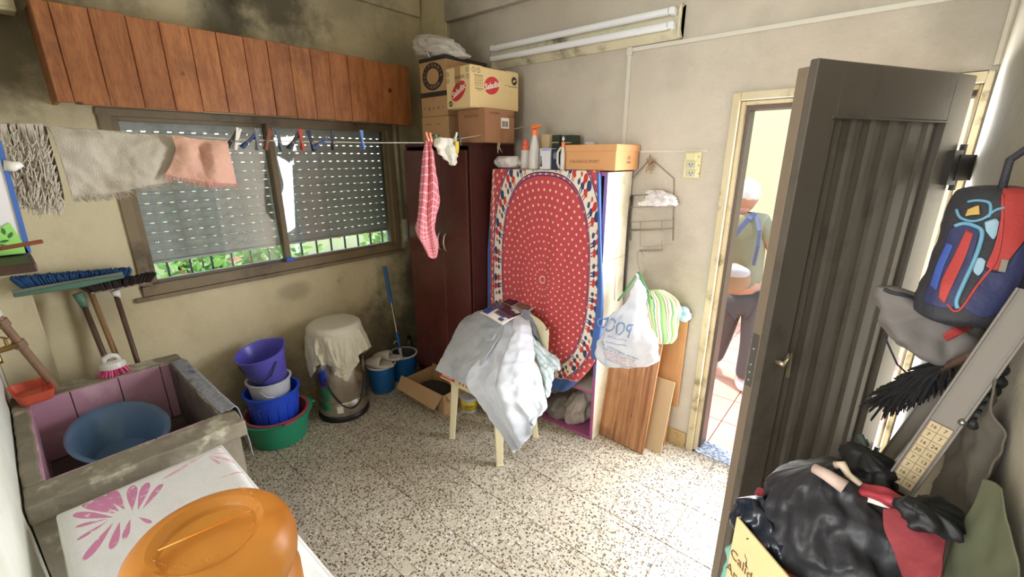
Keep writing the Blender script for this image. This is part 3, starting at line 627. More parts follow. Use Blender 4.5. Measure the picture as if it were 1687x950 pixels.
# ================================================================== LAMP
M_lampw = pbr('lamp enamel', srgb(212, 205, 178), .45, dirt=srgb(120, 112, 90), ds=5)
M_tube = pbr('fluorescent glass', srgb(226, 228, 230), .25, var=.03)
lx0, lx1, lz0, lz1 = -2.19, -.93, 2.287, 2.435
lt = thing('fluorescent_lamp', 'switched off twin tube fluorescent lamp with dusty cream batten on the wall', 'lamp', ((lx0+lx1)/2, DY, lz0))
mb = MB(); mb.box((lx0, DY-.012, lz0), (lx1, DY, lz1)); mb.add([(lx0, DY-.012, lz0), (lx1, DY-.012, lz0), (lx1, DY-.045, lz0+.035), (lx0, DY-.045, lz0+.035), (lx0, DY-.045, lz1-.02), (lx1, DY-.045, lz1-.02), (lx1, DY-.012, lz1), (lx0, DY-.012, lz1)], [(0, 3, 2, 1), (3, 4, 5, 2), (4, 7, 6, 5), (0, 7, 4, 3), (1, 2, 5, 6)])
mb.build('batten', M_lampw, lt, bevel=.002)
for z in (lz0+.050, lz0+.112):
    mb = MB(); mb.tube([(lx0+.05, DY-.085, z), (lx1-.05, DY-.085, z)], .018, 14); mb.build('lamp_tube', M_tube, lt, smooth=True, auto=.6)
    for x in (lx0+.035, lx1-.035): mb = MB(); mb.box((x-.014, DY-.1, z-.015), (x+.014, DY-.045, z+.015)); mb.build('tube_holder', M_tube, lt, bevel=.003)
for x in (lx0, lx1-.012): mb = MB(); mb.box((x, DY-.06, lz0), (x+.012, DY, lz1)); mb.build('end_cap', M_lampw, lt, bevel=.002)

# ================================================================== WARDROBE AND ITS BOXES
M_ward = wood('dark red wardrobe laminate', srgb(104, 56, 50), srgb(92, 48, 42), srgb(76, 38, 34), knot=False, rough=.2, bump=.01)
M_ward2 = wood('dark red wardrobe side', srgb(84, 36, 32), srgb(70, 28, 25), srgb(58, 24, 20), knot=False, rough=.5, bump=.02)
M_dark = pbr('dark gap', srgb(24, 18, 16), .9)
wx0, wx1, wy0, wy1, wz = -2.655, -2.005, 1.965, 2.38, 1.80
wd = thing('wardrobe', 'dark red brown two door wardrobe in the corner beside the window', 'wardrobe', ((wx0+wx1)/2, (wy0+wy1)/2, 0))
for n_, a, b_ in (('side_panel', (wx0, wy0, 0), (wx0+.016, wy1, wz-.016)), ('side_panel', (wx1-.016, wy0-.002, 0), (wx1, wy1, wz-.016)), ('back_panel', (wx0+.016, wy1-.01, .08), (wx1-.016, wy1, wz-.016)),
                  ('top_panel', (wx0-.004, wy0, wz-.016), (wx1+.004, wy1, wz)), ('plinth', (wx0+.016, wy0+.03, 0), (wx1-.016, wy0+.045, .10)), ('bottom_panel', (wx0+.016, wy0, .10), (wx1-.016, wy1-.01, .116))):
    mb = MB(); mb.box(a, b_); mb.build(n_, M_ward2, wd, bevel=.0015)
wm = AY(726, 300, wy0-.018).x
for a, b_, hx in ((wx0+.002, wm-.0015, wm-.03), (wm+.0015, wx1-.02, wm+.03)):
    mb = MB(); mb.box((a, wy0-.018, .12), (b_, wy0-.001, wz-.04)); d_ = mb.build('door', M_ward, wd, bevel=.002)
    pts = [(hx, wy0-.018, 1.10), (hx, wy0-.035, 1.115), (hx, wy0-.045, 1.16), (hx, wy0-.035, 1.205), (hx, wy0-.018, 1.22)]
    mb = MB(); mb.tube(pts, .006, 8); h_ = mb.build('handle', pbr('silver handle', srgb(205, 200, 190), .3, metal=.6), d_, smooth=True)
p = AX(679, 282, WX+.03); mb = MB(); mb.ball((WX+.045, p.y, p.z), 1, (.04, .05, .085), 24, 14, lambda d: 1+.25*mnoise.noise(V(d)*3.5)); mb.build('hat', pbr('dark felt', srgb(52, 38, 30), .95, bump=.6, bs=80), smooth=True, label='shapeless dark brown felt hat hung on the wall left of the wardrobe', cat='hat')

def cardboard(name, c, tape=None): return pbr(name, c, .8, var=.06, vs=4, dirt=tuple(q*.72 for q in c), ds=6, dlo=.55, dhi=.8, bump=.1, bs=30)
M_cb = cardboard('cardboard', srgb(186, 148, 106)); M_cb2 = cardboard('brown cardboard', srgb(160, 116, 84)); M_cbl = cardboard('light cardboard', srgb(224, 198, 146))
M_ink = pbr('black ink', srgb(50, 46, 44), .7, var=0); M_ink2 = pbr('faded ink', srgb(120, 84, 60), .7, var=0); M_redink = pbr('red ink', srgb(200, 52, 56), .6, var=.04); M_whiteink = pbr('white ink', srgb(240, 232, 220), .6, var=0)
M_tape = pbr('packing tape', srgb(176, 140, 98), .25, var=.05)
ru, uu = V((1, 0, 0)), V((0, 0, 1))
# box B (under) and box A (ring)
by = 2.0
b0 = AY(697, 238, by); b1 = AY(697, 193, by); bx1 = AY(738, 195, by).x; ax1 = bx1
bzB = 1.802; bzA = b1.z
tB = thing('cardboard_box', 'brown cardboard box under the one with the black ring print', 'box', ((b0.x+ax1)/2, by+.18, bzB), 'boxes on the wardrobe')
mb = MB(); mb.box((b0.x, by, bzB), (bx1+.005, by+.36, bzA-.002)); mb.build('carton', M_cb, tB, bevel=.003)
mb = MB(); mb.box((b0.x+.04, by-.0006, bzA-.05), (b0.x+.10, by, bzA-.047)); mb.box((b0.x+.15, by-.0006, bzA-.05), (b0.x+.19, by, bzA-.047)); mb.box((b0.x+.08, by-.0006, bzA-.12), (b0.x+.18, by, bzA-.116)); mb.build('print', M_ink, tB, kind='stuff')
zt = AY(694, 98, by).z
tA = thing('cardboard_box', 'tall cardboard box printed with a black ring and black bands', 'box', ((b0.x+ax1)/2, by+.18, bzA), 'boxes on the wardrobe')
X0, X1 = b0.x+.008, ax1
mb = MB(); mb.box((X0, by, bzA), (X1, by+.37, zt)); mb.build('carton', M_cb, tA, bevel=.003)
hh = zt-bzA
for za, zb in ((.935, 1.0), (.335, .42)): mb = MB(); mb.box((X0-.0006, by-.0007, bzA+hh*za), (X1+.0007, by+.3705, bzA+hh*zb)); mb.build('black_band', M_ink, tA)
cx_, cz_ = (X0+X1)/2, bzA+hh*.68
oval((cx_, by, cz_), ru, uu, (X1-X0)*.40, hh*.235, M_ink, tA, 'ring_print', inner=.58)
for k, ch in enumerate('CALIFORNIA'):
    g = math.radians(200-22*k*1.0); text(ch, .026, (cx_+math.cos(g)*(X1-X0)*.315, by-.001, cz_+math.sin(g)*hh*.185), (math.sin(g), 0, -math.cos(g)), (math.cos(g), 0, math.sin(g)), M_cb, tA)
for k, ch in enumerate('SURMOR'):
    g = math.radians(225+18*k); text(ch, .026, (cx_+math.cos(g)*(X1-X0)*.315, by-.001, cz_+math.sin(g)*hh*.185), (-math.sin(g), 0, math.cos(g)), (-math.cos(g), 0, -math.sin(g)), M_cb, tA)
for k in range(5):
    text('*%+Y^'[k], .03, (X0+.035+k*.045, by, bzA+.045), ru, uu, M_ink, tA, name='handling_symbol')
mb = MB(); mb.box((cx_-.001, by-.0007, bzA+hh*.29), (cx_+.001, by, bzA+hh*.325)); mb.build('mark', M_ink, tA)
# box C
cx0, cx1, cy0, cy1 = -2.115, -1.945, 1.975, 2.24
zc1 = AY(760, 181, cy0).z
cx1 = AY(800, 210, cy0).x
tC = thing('cardboard_box', 'plain brown box with a barcode label at the wardrobe edge', 'box', ((cx0+cx1)/2, 2.17, 1.802), 'boxes on the wardrobe')
mb = MB(); mb.box((cx0, cy0, 1.802), (cx1, cy1, zc1)); mb.build('carton', M_cb2, tC, bevel=.003)
lc = AX(832, 203, cx1); lw, lh = .075, .06; yv = V((0, 1, 0))
mb = MB(); mb.box((cx1, lc.y-lw/2, lc.z-lh/2), (cx1+.0008, lc.y+lw/2, lc.z+lh/2)); mb.build('paper_label', M_whiteink, tC)
mb = MB(); yy = lc.y-.027
while yy < lc.y+.027: w_ = R_.choice((.0015, .003, .0045)); mb.box((cx1+.0008, yy, lc.z-.022), (cx1+.0014, yy+w_, lc.z+.012)); yy += w_+R_.choice((.002, .003))
mb.build('barcode', M_ink, tC, kind='stuff')
text('FRAGIL', .02, (cx1, lc.y+.06, zc1-.035), yv, uu, M_ink2, tC); text('CONTENIDO', .016, (cx1, cy0+.08, zc1-.025), yv, uu, M_ink2, tC)
text('ARGENTINA', .022, ((cx0+cx1)/2, cy0, zc1-.04), ru, uu, M_ink2, tC)
# snack box on top
sy0 = 1.905; A0 = AY(730, 117, sy0); A1 = AY(775, 174, sy0); z0s = zc1+.002; z1s = AY(773, 106, sy0).z
sx0, sx1 = A0.x+.004, A1.x+.003; syl = .40
tS = thing('snack_carton', 'light cardboard carton with red oval logos overhanging the barcode box', 'box', ((sx0+sx1)/2, sy0+.2, z0s), 'boxes on the wardrobe')
TS_ = Matrix.Translation(V((sx1, sy0, z0s))) @ Matrix.Rotation(math.radians(-4), 4, 'Z')
Wd, Hd = sx1-sx0, z1s-z0s
mb = MB(TS_); mb.box((-Wd, 0, 0), (0, syl, Hd)); mb.build('carton', M_cbl, tS, bevel=.004)
for k, (a, b_, c_) in enumerate((((-Wd+.005, .01), (-.005, .10), .02), ((-Wd+.005, syl-.1), (-.005, syl-.01), .012))):
    mb = MB(TS_); mb.box((a[0], a[1], Hd), (b_[0], b_[1], Hd+.004)); mb.build('flap', M_cbl, tS)
mb = MB(TS_); mb.box((-Wd*.62, -.0006, Hd*.52), (-Wd*.38, 0, Hd)); mb.build('tape', M_tape, tS)
def tp(x, y, z): return TS_ @ V((x, y, z))
r1 = (TS_.to_3x3() @ V((1, 0, 0))); r2 = (TS_.to_3x3() @ V((0, 1, 0)))
oval(tp(-Wd*.48, 0, Hd*.42), r1, uu, Wd*.33, Hd*.20, M_redink, tS, 'logo_oval', ang=.55)
text('Saladix', Wd*.21, tp(-Wd*.48, -.001, Hd*.42), r1+uu*.45, uu-r1*.2, M_whiteink, tS, .2, bold=.001)
text('SNACKS', .024, tp(-Wd*.42, 0, Hd*.75), r1, uu, M_ink, tS)
oval(tp(-Wd*.83, 0, Hd*.13), r1, uu, .016, .016, M_ink, tS, 'round_mark'); oval(tp(-Wd*.83, -.0006, Hd*.13), r1, uu, .010, .004, M_cbl, tS, 'round_mark_wave', ang=.4)
for a, b_ in ((.08, .86), (.08, .70), (.9, .9), (.9, .74)): oval(tp(-Wd*(1-a), 0, Hd*b_), r1, uu, .013, .013, M_ink, tS, 'handling_symbol', inner=.82); text('Y', .014, tp(-Wd*(1-a), 0, Hd*b_), r1, uu, M_ink, tS, name='symbol')
oval(tp(0, syl*.42, Hd*.58), r2, uu, .062, .048, M_redink, tS, 'logo_oval', ang=.30)
text('Saladix', .045, tp(.001, syl*.42, Hd*.58), r2+uu*.25, uu-r2*.15, M_whiteink, tS, .2, bold=.001)
oval(tp(0, syl*.90, Hd*.78), r2, uu, .024, .024, M_ink, tS, 'round_mark'); oval(tp(.0006, syl*.90, Hd*.78), r2, uu, .015, .006, M_cbl, tS, 'round_mark_wave', ang=.5)
mb = MB(TS_); mb.box((0, syl*.68, Hd*.635), (.0006, syl*.97, Hd*.642)); mb.box((0, syl*.78, Hd*.615), (.0006, syl*.97, Hd*.622))
for k in range(5): mb.box((0, .035+k*.014, Hd*.52), (.0006, .0365+k*.014, Hd*.74))
for k in range(4): mb.box((0, .035, Hd*(.52+k*.07)), (.0006, .093, Hd*(.525+k*.07)))
mb.box((0, .03, Hd*.77), (.0006, .10, Hd*.785)); mb.box((0, .035, Hd*.46), (.0006, .10, Hd*.475)); mb.box((0, .05, Hd*.42), (.0006, .085, Hd*.43)); mb.build('print', M_ink, tS, kind='stuff')
for k in (.07, .16): oval(tp(0, syl*k, Hd*.90), r2, uu, .014, .014, M_ink, tS, 'handling_symbol', inner=.82); text('Y', .015, tp(0, syl*k, Hd*.90), r2, uu, M_ink, tS, name='symbol')
# plastic bag on the ring box
M_plas = pbr('translucent plastic', srgb(226, 220, 216), .3, trans=.0, var=.05, alpha=.93)
Pb = lambda x, y: AY(x, y, 2.12)
mb = sack([(690, 722, 58), (687, 745, 66), (687, 757, 76), (689, 765, 86), (692, 768, 93), (700, 760, 97)], 0, [.03, .07, .09, .09, .08, .05], P=Pb, seed=3, fold=.05, crease=.05, freq=18)
tp_ = mb.build('plastic_bag', M_plas, smooth=True, label='crumpled clear white plastic bag lying on top of the ring print box', cat='bag')
mb = MB(); mb.tube([Pb(722, 96)+V((0, -.1, 0)), Pb(728, 92)+V((0, -.12, 0)), Pb(732, 99)+V((0, -.125, 0))], .006, 6); o_ = mb.build('bag_handle', M_plas, tp_)

# ================================================================== WHITE CABINET
M_lam = pbr('white laminate', srgb(232, 226, 206), .4, var=.04, dirt=srgb(190, 178, 140), ds=4)
M_mag = pbr('magenta edging', srgb(168, 92, 140), .45); M_pur = pbr('purple edging', srgb(128, 104, 158), .45)
kx0, kx1, ky0, ky1, kz = -1.925, -1.137, 2.12, 2.41, 1.64
kb = thing('shelf_cabinet', 'white laminate shelf cabinet with magenta front edges hidden behind the red cloth', 'cabinet', ((kx0+kx1)/2, (ky0+ky1)/2, 0))
for za, zb in ((0, .43), (.432, 1.15), (1.152, kz)):
    for xa in (kx0, kx1-.018): mb = MB(); mb.box((xa, ky0, za), (xa+.018, ky1, zb)); mb.build('side_panel', M_lam, kb, bevel=.001)
    for xa in (kx0-.0005, kx1-.0185): mb = MB(); mb.box((xa, ky0-.002, za), (xa+.019, ky0, zb)); mb.build('edge_band', M_mag if zb < .5 else M_pur, kb)
for za in (0, .32, .75, 1.15, kz-.018): 
    mb = MB(); mb.box((kx0+.018, ky0, za), (kx1-.018, ky1, za+.018)); mb.build('shelf', M_lam if za > .1 else M_mag, kb)
    mb = MB(); mb.box((kx0+.018, ky0-.002, za), (kx1-.018, ky0, za+.018)); mb.build('edge_band', M_mag, kb)
mb = MB(); mb.box((kx0+.018, ky1-.006, .018), (kx1-.018, ky1, kz-.018)); mb.build('back_panel', M_lam, kb)
# grey bags in bottom compartment
M_gbag = pbr('grey plastic bag', srgb(150, 142, 140), .45, var=.15); M_gbag2 = pbr('pale grey bag', srgb(190, 180, 176), .45, var=.1)
P2 = lambda x, y: AY(x, y, 2.25)
sack([(912, 935, 650), (905, 945, 662), (903, 950, 675), (908, 950, 687)], 0, [.05, .1, .11, .08], P=P2, seed=5, fold=.06, crease=.05).build('plastic_bag', M_gbag, smooth=True, label='dark grey plastic bag on the left in the bottom of the cabinet', cat='bag')
sack([(946, 966, 645), (940, 972, 655), (934, 972, 672), (938, 968, 690)], 0, [.03, .09, .11, .09], P=P2, seed=8, fold=.06, crease=.05).build('plastic_bag', M_gbag2, smooth=True, label='pale grey printed bag on the right in the bottom of the cabinet', cat='bag')

# mandala scarf
def scarf_mat():
    m, b = newmat('printed scarf'); tc = X.nt.nodes.new('ShaderNodeTexCoord'); s_ = X.nt.nodes.new('ShaderNodeSeparateXYZ'); X.nt.links.new(tc.outputs['UV'], s_.inputs[0]); u, v = X(s_.outputs[0]), X(s_.outputs[1])
    ud = u*.62; r = (ud*ud+v*v).sqrt(); th = X.m('ARCTAN2', v, ud)
    red = mixc(noi(tc.outputs['UV'], 8, 3), srgb(184, 70, 76), srgb(204, 86, 90)); cream = srgb(232, 222, 206); navy = srgb(58, 66, 108); blue = srgb(72, 104, 170); dot = srgb(240, 190, 170)
    sr = .045; i = (r/sr).floor(); ri = (i+.5)*sr; N = X.m('ROUND', ri*105+9); aa = ((th/(2*math.pi)*N+i*.37).fract()-.5)*(2*math.pi)*ri/N
    d = (aa*aa+(r-ri)*(r-ri)).sqrt(); c = mixc(d < (.0055+r*.006), red, dot)
    # outer ring of dots, then figure band
    rc = r; r = (u.abs()**2.7+v.abs()**2.7)**(1/2.7)
    rc = r; r = (u.abs()**2.7+v.abs()**2.7)**(1/2.7)
    rc = r; r = (u.abs()**2.7+v.abs()**2.7)**(1/2.7)
    rc = r; r = (u.abs()**2.7+v.abs()**2.7)**(1/2.7)
    rc = r; r = (u.abs()**2.7+v.abs()**2.7)**(1/2.7)
    rc = r; r = (u.abs()**2.7+v.abs()**2.7)**(1/2.7)
    rc = r; r = (u.abs()**2.7+v.abs()**2.7)**(1/2.7)
    rc = r; r = (u.abs()**2.7+v.abs()**2.7)**(1/2.7)
    rc = r; r = (u.abs()**2.7+v.abs()**2.7)**(1/2.7)
    R0, R1 = .665, .80; th = X.m('ARCTAN2', v, u); th = X.m('ARCTAN2', v, u); band = (r > R0)*(r < R1)
    NN = 26.0; ca = ((th/(2*math.pi)*NN).fract()-.5)*(2*math.pi*.73/NN); cb = r-(R0+R1)/2; odd = ((th/(2*math.pi)*NN*.5).fract() > .5)
    def fig(u, v, w):
        return xmax(xmax(ell(u, v, 0, .030, .020*w, .022), rect(u, v, -.011, -.012, .011, .018)), xmax(xmax(ell(u, v, 0, -.014, .020*w, .014), rect(u, v, -.012, -.05, -.004, -.02)), rect(u, v, .004, -.05, .012, -.02)))
    f1 = fig((ca+.042)*.82, cb*.82, 1.1); f2 = fig((ca-.012)*.82, cb*.82, .9); fl = xmax(xmax(ell(ca, cb, .060, .026, .013, .012), ell(ca, cb, .060, -.022, .016, .018)), rect(ca, cb, .057, -.03, .063, .03))
    bc = mixc(f1, cream, mixc(cb > .008, srgb(190, 70, 60), navy)); bc = mixc(f2, bc, mixc(cb > .0, navy, srgb(196, 60, 58))); bc = mixc(fl, bc, mixc(cb > 0, srgb(70, 76, 110), srgb(206, 84, 60)))
    c = mixc(band, c, bc)
    c = mixc(xmax((r > R0-.024)*(r < R0-.016), (r > R0-.006)*(r < R0+.002)), c, navy); c = mixc(xmax((r > R1-.003)*(r < R1+.006), (r > R1+.016)*(r < R1+.022)), c, navy)
    q = xmax(u.abs(), v.abs()); out = r > R1+.022
    e1 = ((u+v)*16).fract(); c = mixc(out*(q > .80)*(q < .83)*(((u-v)*22).fract() > .45), c, cream)
    c = mixc((q > .875), c, blue); c = mixc((q > .868)*(q < .876), c, navy)
    setc(b, 'Base Color', c); b.inputs['Roughness'].default_value = .85; b.inputs['Specular IOR Level'].default_value = .2; b.inputs['Sheen Weight'].default_value = .2
    return m
M_scarf = scarf_mat()
def scarf():
    n, m = 90, 90; yf = ky0-.014
    # bottom outline by pixel column: (px, py)
    left = [(812, 279), (808, 360), (804, 440), (799, 505), (800, 545), (806, 600), (850, 640)]
    right = [(988, 281), (989, 380), (991, 470), (992, 540), (984, 590), (962, 620), (938, 641)]
    rows = []
    for (lx_, ly), (rx_, ry) in zip(left, right): a, b_ = AY(lx_, ly, yf), AY(rx_, ry, yf); rows.append((np.array(a), np.array(b_)))
    def ip(A, t):
        i = min(int(t), len(A)-2); f = t-i; p0 = A[max(i-1, 0)]; p1 = A[i]; p2 = A[i+1]; p3 = A[min(i+2, len(A)-1)]
        return .5*(2*p1+(p2-p0)*f+(2*p0-5*p1+4*p2-p3)*f*f+(3*p1-p0-3*p2+p3)*f**3)
    L = np.array([r[0] for r in rows]); Rr = np.array([r[1] for r in rows]); G = []; UV = []
    zc = AY(895, 460, yf).z; xc = AY(895, 460, yf).x
    for i in range(n):
        t = (len(rows)-1)*i/(n-1); a, b_ = ip(L, t), ip(Rr, t); row = []; ur = []
        for j in range(m):
            s = j/(m-1); q = a*(1-s)+b_*s; f = i/(n-1)
            fold = .016*math.sin(s*9+f*2.2)*f+.012*math.sin(s*21+1+f*3)*f**1.5+.030*f*max(0, math.sin((s-.55+.15*f)*12))**2*.7+.006*math.sin(s*40+f*6)*f
            q = V((max(q[0], -1.994), q[1]-.012*f-abs(fold)-.002, q[2])); row.append(q)
            du_ = q.x-xc; u = du_/.50
            v = (q.z-zc)*(1.03 if q.z > zc else 1.0)
            if q.z < zc: v = (q.z-zc)*(.98+.30*max(0, min(1, (s-.45)*2.2)))-max(0, f-.86)*2.4-max(0, f-.86)*2.4-max(0, f-.86)*2.4-max(0, f-.86)*2.4-max(0, f-.86)*2.4-max(0, f-.86)*2.4-max(0, f-.86)*2.4
            ur.append((u, v))
        G.append(row); UV.append(ur)
    top = [[V((q.x, ky0+.22*k/4, kz+.006)) for q in G[0]] for k in (4, 3, 2, 1)]
    for r_ in top: 
        for q in r_: q.x = min(max(q.x, kx0+.01), kx1-.06)
    tuv = [[(u, v+.22*k/4) for u, v in UV[0]] for k in (4, 3, 2, 1)]
    mb = MB(); mb.grid(top+[[V((q.x, ky0+.002, kz+.005)) for q in G[0]]]+G, tuv+[UV[0]]+UV); return mb
sc_ = scarf().build('printed_scarf', M_scarf, smooth=True, solid=.0015, label='red scarf with a dotted ring pattern and figure border draped over the cabinet', cat='cloth', origin=(-1.55, 2.1, .3))
# blue side fold of the scarf on the right edge
mb = MB(); C = [[AY(983, 283, ky0-.012), AY(986, 283, ky0-.03), AY(991, 286, ky0-.005)], [AY(984, 400, ky0-.014), AY(989, 400, ky0-.045), AY(991, 400, ky0-.006)], [AY(982, 500, ky0-.02), AY(991, 505, ky0-.06), AY(994, 510, ky0-.01)], [AY(970, 590, ky0-.03), AY(982, 592, ky0-.06), AY(987, 590, ky0-.02)]]
mb.grid(catmull(C, 30, 10)); mb.build('folded_border', pbr('blue scarf border', srgb(78, 112, 178), .85), sc_, smooth=True, solid=.0015)

# ================================================================== THINGS ON THE CABINET
KZ = kz+.009
M_bot = pbr('milky white plastic', srgb(214, 210, 204), .35, var=.05); M_or = pbr('orange plastic', srgb(240, 130, 70), .4, var=.05); M_or2 = pbr('coral plastic', srgb(226, 100, 74), .4)
def at_top(px, py, y=2.17): q = AY(px, py, y); return q.x
def bottle(name, label, px0, px1, ytop, y, prof, capprof, capm, bm=None, body='body'):
    x = (AY(px0, 277, y).x+AY(px1, 277, y).x)/2; r = (AY(px1, 277, y).x-AY(px0, 277, y).x)/2*.82; h = AY((px0+px1)/2, ytop, y).z-KZ
    t = thing(name, label, 'bottle', (x, y, KZ), 'bottles on the cabinet'); c = (x, y, KZ)
    mb = MB(); mb.lathe([(a*r, b_*h) for a, b_ in prof], c, 24); mb.build(body, bm or M_bot, t, smooth=True, auto=.8)
    if capprof: mb = MB(); mb.lathe([(a*r, b_*h) for a, b_ in capprof], c, 20); mb.build('cap', capm, t, smooth=True, auto=.7)
    return t, x, r, h
bottle('cleaner_bottle', 'squat white bottle with coral cap left of the spray bottle', 858, 873, 230, 2.2, [(.0, 0), (.9, 0), (1, .04), (1, .35), (.88, .5), (.92, .6), (.7, .72)], [(.85, .62), (.85, .8), (.55, .82), (.6, .98), (0, 1)], M_or2)
t, x, r, h = bottle('spray_bottle', 'tall white spray bottle with orange trigger head', 871, 889, 204, 2.16, [(0, 0), (.95, 0), (1, .03), (1, .3), (.8, .5), (.42, .72), (.40, .78)], [(.5, .75), (.55, .86), (.4, .88), (0, .89)], M_or)
mb = MB(); zz = KZ+h*.88; mb.prism([(x-.018, 2.148, zz), (x+.040, 2.148, zz+.012), (x+.046, 2.148, zz+.026), (x-.022, 2.148, zz+.026)], (0, .024, 0)); mb.prism([(x+.022, 2.155, zz+.003), (x+.028, 2.155, zz+.003), (x+.024, 2.155, zz-.03), (x+.018, 2.155, zz-.028)], (0, .01, 0)); mb.build('trigger_head', M_or, t, bevel=.003)
def small_box(name, label, px0, px1, pt, pb, y, dep_, m, cat='box', zb=None):
    a = AY(px0, pb, y); b_ = AY(px1, pt, y); zb = zb or KZ
    t = thing(name, label, cat, ((a.x+b_.x)/2, y+dep_/2, zb)); mb = MB(); mb.box((a.x, y, zb), (b_.x, y+dep_, b_.z)); mb.build('carton', m, t, bevel=.0015); return t, a, b_
M_wbox = pbr('white carton', srgb(222, 220, 224), .5, var=.03); M_nav = pbr('navy carton', srgb(40, 48, 66), .4); M_grn = pbr('dark green carton', srgb(44, 56, 44), .45); M_tan = pbr('tan carton', srgb(196, 172, 136), .7)
t, a, b_ = small_box('bulb_box', 'white small carton with a printed lamp right of the spray bottle', 889, 907, 244, 277, 2.13, .06, M_wbox)
mb = MB(); mb.box((a.x+.006, 2.1294, KZ+.02), (a.x+.012, 2.13, KZ+.075)); mb.prism([(a.x+.002, 2.1294, KZ+.015), (a.x+.018, 2.1294, KZ+.015), (a.x+.012, 2.1294, KZ+.06)], (0, .0004, 0)); mb.build('lamp_print', M_grn, t)
mb = MB(); mb.box((a.x+.012, 2.129, b_.z-.014), (b_.x-.003, 2.13, b_.z-.002)); mb.build('blue_strip', pbr('pale blue ink', srgb(150, 176, 226), .5), t)
t, a, b_ = small_box('bulb_box', 'dark navy small carton with a bulb picture beside the white one', 908, 921, 245, 277, 2.13, .06, M_nav)
mb = MB(); mb.ball(((a.x+b_.x)/2, 2.13, KZ+.075), .016, (1, .08, 1.25), 14, 8); mb.build('bulb_print', pbr('bulb grey', srgb(110, 120, 134), .4), t, smooth=True)
t, x, r, h = bottle('bleach_bottle', 'white bottle with arched handle and orange cap against the shoebox', 920, 933, 226, 2.12, [(0, 0), (.5, 0), (.6, .03), (.6, .45), (.45, .6), (.35, .72)], [(.42, .70), (.42, .84), (.2, .86), (0, .88)], M_or)
mb = MB(); mb.tube([(x-.012, 2.12, KZ+h*.70), (x-.030, 2.115, KZ+h*.55), (x-.030, 2.115, KZ+h*.2), (x-.018, 2.12, KZ+.006)], .007, 8); mb.build('handle', M_bot, t, smooth=True)
mb = MB(); mb.lathe([(.008, 0), (.008, .003)], (x, 2.12, KZ+h*.95), 12, axis=(0, 1, 0)); mb.tube([(x+.006*math.cos(g), 2.12, KZ+h*.96+.012*math.sin(g)) for g in np.linspace(0, 6.28, 12)], .0015, 6); mb.build('cap_ring', M_bot, t)
small_box('tan_carton', 'tan carton standing behind the spray bottle', 888, 905, 221, 260, 2.24, .07, M_tan)
for k, (pa, pb_) in enumerate(((904, 922), (923, 943))):
    t, a, b_ = small_box('tea_box', ('left' if k == 0 else 'right')+' one of two dark green cartons at the back of the cabinet top', pa, pb_, 222, 260, 2.27, .09, M_grn)
    mb = MB(); mb.box((a.x+.004, 2.2694, b_.z-.045), (b_.x-.004, 2.27, b_.z-.040)); mb.build('gold_line', M_tan, t)
# glove bundle
P3 = lambda x, y: AY(x, y, 2.17)
sack([(822, 850, 257), (818, 856, 262), (818, 856, 269), (823, 852, 276)], 0, [.025, .045, .045, .03], P=P3, seed=2, fold=.04, crease=.03, freq=20).build('plastic_bundle', M_plas, smooth=True, label='small white bundled plastic bag at the left end of the cabinet top', cat='bag')
mb = MB(); mb.tube([P3(846, 264), P3(853, 258), P3(857, 252)], [.018, .02, .012], 12); 
# shoebox
M_shoe = pbr('brown shoebox side', srgb(168, 118, 82), .6, var=.05); M_shoe2 = pbr('orange brown shoebox', srgb(214, 158, 106), .6, var=.04)
s0 = AY(928, 277, 2.19); s1 = AY(1013, 277, 2.15)
t = thing('shoebox', 'orange brown shoebox with lid on the right of the cabinet top', 'box', ((s0.x+s1.x)/2, 2.27, KZ))
sxa, sxb = AY(929, 270, 2.14).x, AY(1014, 270, 2.14).x; ztop = AY(1014, 237, 2.14).z
mb = MB(); mb.box((sxa, 2.14, KZ), (sxb, 2.41, ztop-.006)); mb.build('carton', M_shoe2, t, bevel=.002)
mb = MB(); mb.box((sxa-.004, 2.136, ztop-.035), (sxb+.004, 2.414, ztop)); mb.build('lid', M_shoe2, t, bevel=.002)
text('CALZADOS SPORT', .022, ((sxa+sxb)/2-.03, 2.14, KZ+.045), ru, uu, M_ink2, t, .2)
for k in (-1, 0, 1): oval((sxb, 2.29+k*.012, KZ+.062+(0 if k else .006)), yv, uu, .010, .008, M_ink2, t, 'cloud_logo', inner=.75)
text('SPORT', .016, (sxb, 2.29, KZ+.040), yv, uu, M_ink2, t)
mb = MB(); mb.box((AY(966, 232, 2.38).x, 2.36, ztop+.001), (AY(979, 232, 2.38).x, 2.40, ztop+.02)); mb.build('white_carton', M_wbox, label='small white carton end peeking over the back of the shoebox', cat='box', bevel=.003)
# string hanging from line in front of box C
# ================================================================== WIRE RACK AND SOCKETS
def K(x, y, Y=DY-.02): return AY(1000+x*.2315, 220+y*.2315, Y)
M_wire = pbr('dull wire', srgb(140, 132, 122), .4, metal=.6)
rk = thing('wire_rack', 'bent dull wire rack hanging on the wall between cabinet and sockets', 'rack', tuple(K(320, 160)))
def W(pts, r=.0022, name='wire', m=None): mb = MB(); mb.tube(pts, r, 6); return mb.build(name, m or M_wire, rk, smooth=True)
f_ = DY-.075
W([K(165, 760), K(165, 335), K(305, 180), K(345, 205), K(475, 320), K(468, 760)], .003, 'frame')
W([K(165, 440), K(475, 430)]); W([K(165, 440), K(165, 525, f_), K(475, 515, f_), K(475, 430)], .0022, 'tray_rail'); W([K(165, 630, f_), K(470, 615, f_), K(470, 600)], .0022, 'rail'); W([K(165, 690, f_), K(450, 682, f_)], .004, 'rail'); W([K(165, 683), K(475, 675)])
W([K(237, 625, f_), K(237, 800, f_), K(300, 805, f_), K(460, 790, f_)]); W([K(392, 620, f_), K(392, 830, f_)]); W([K(235, 832, f_), K(388, 836, f_)], .005, 'rail')
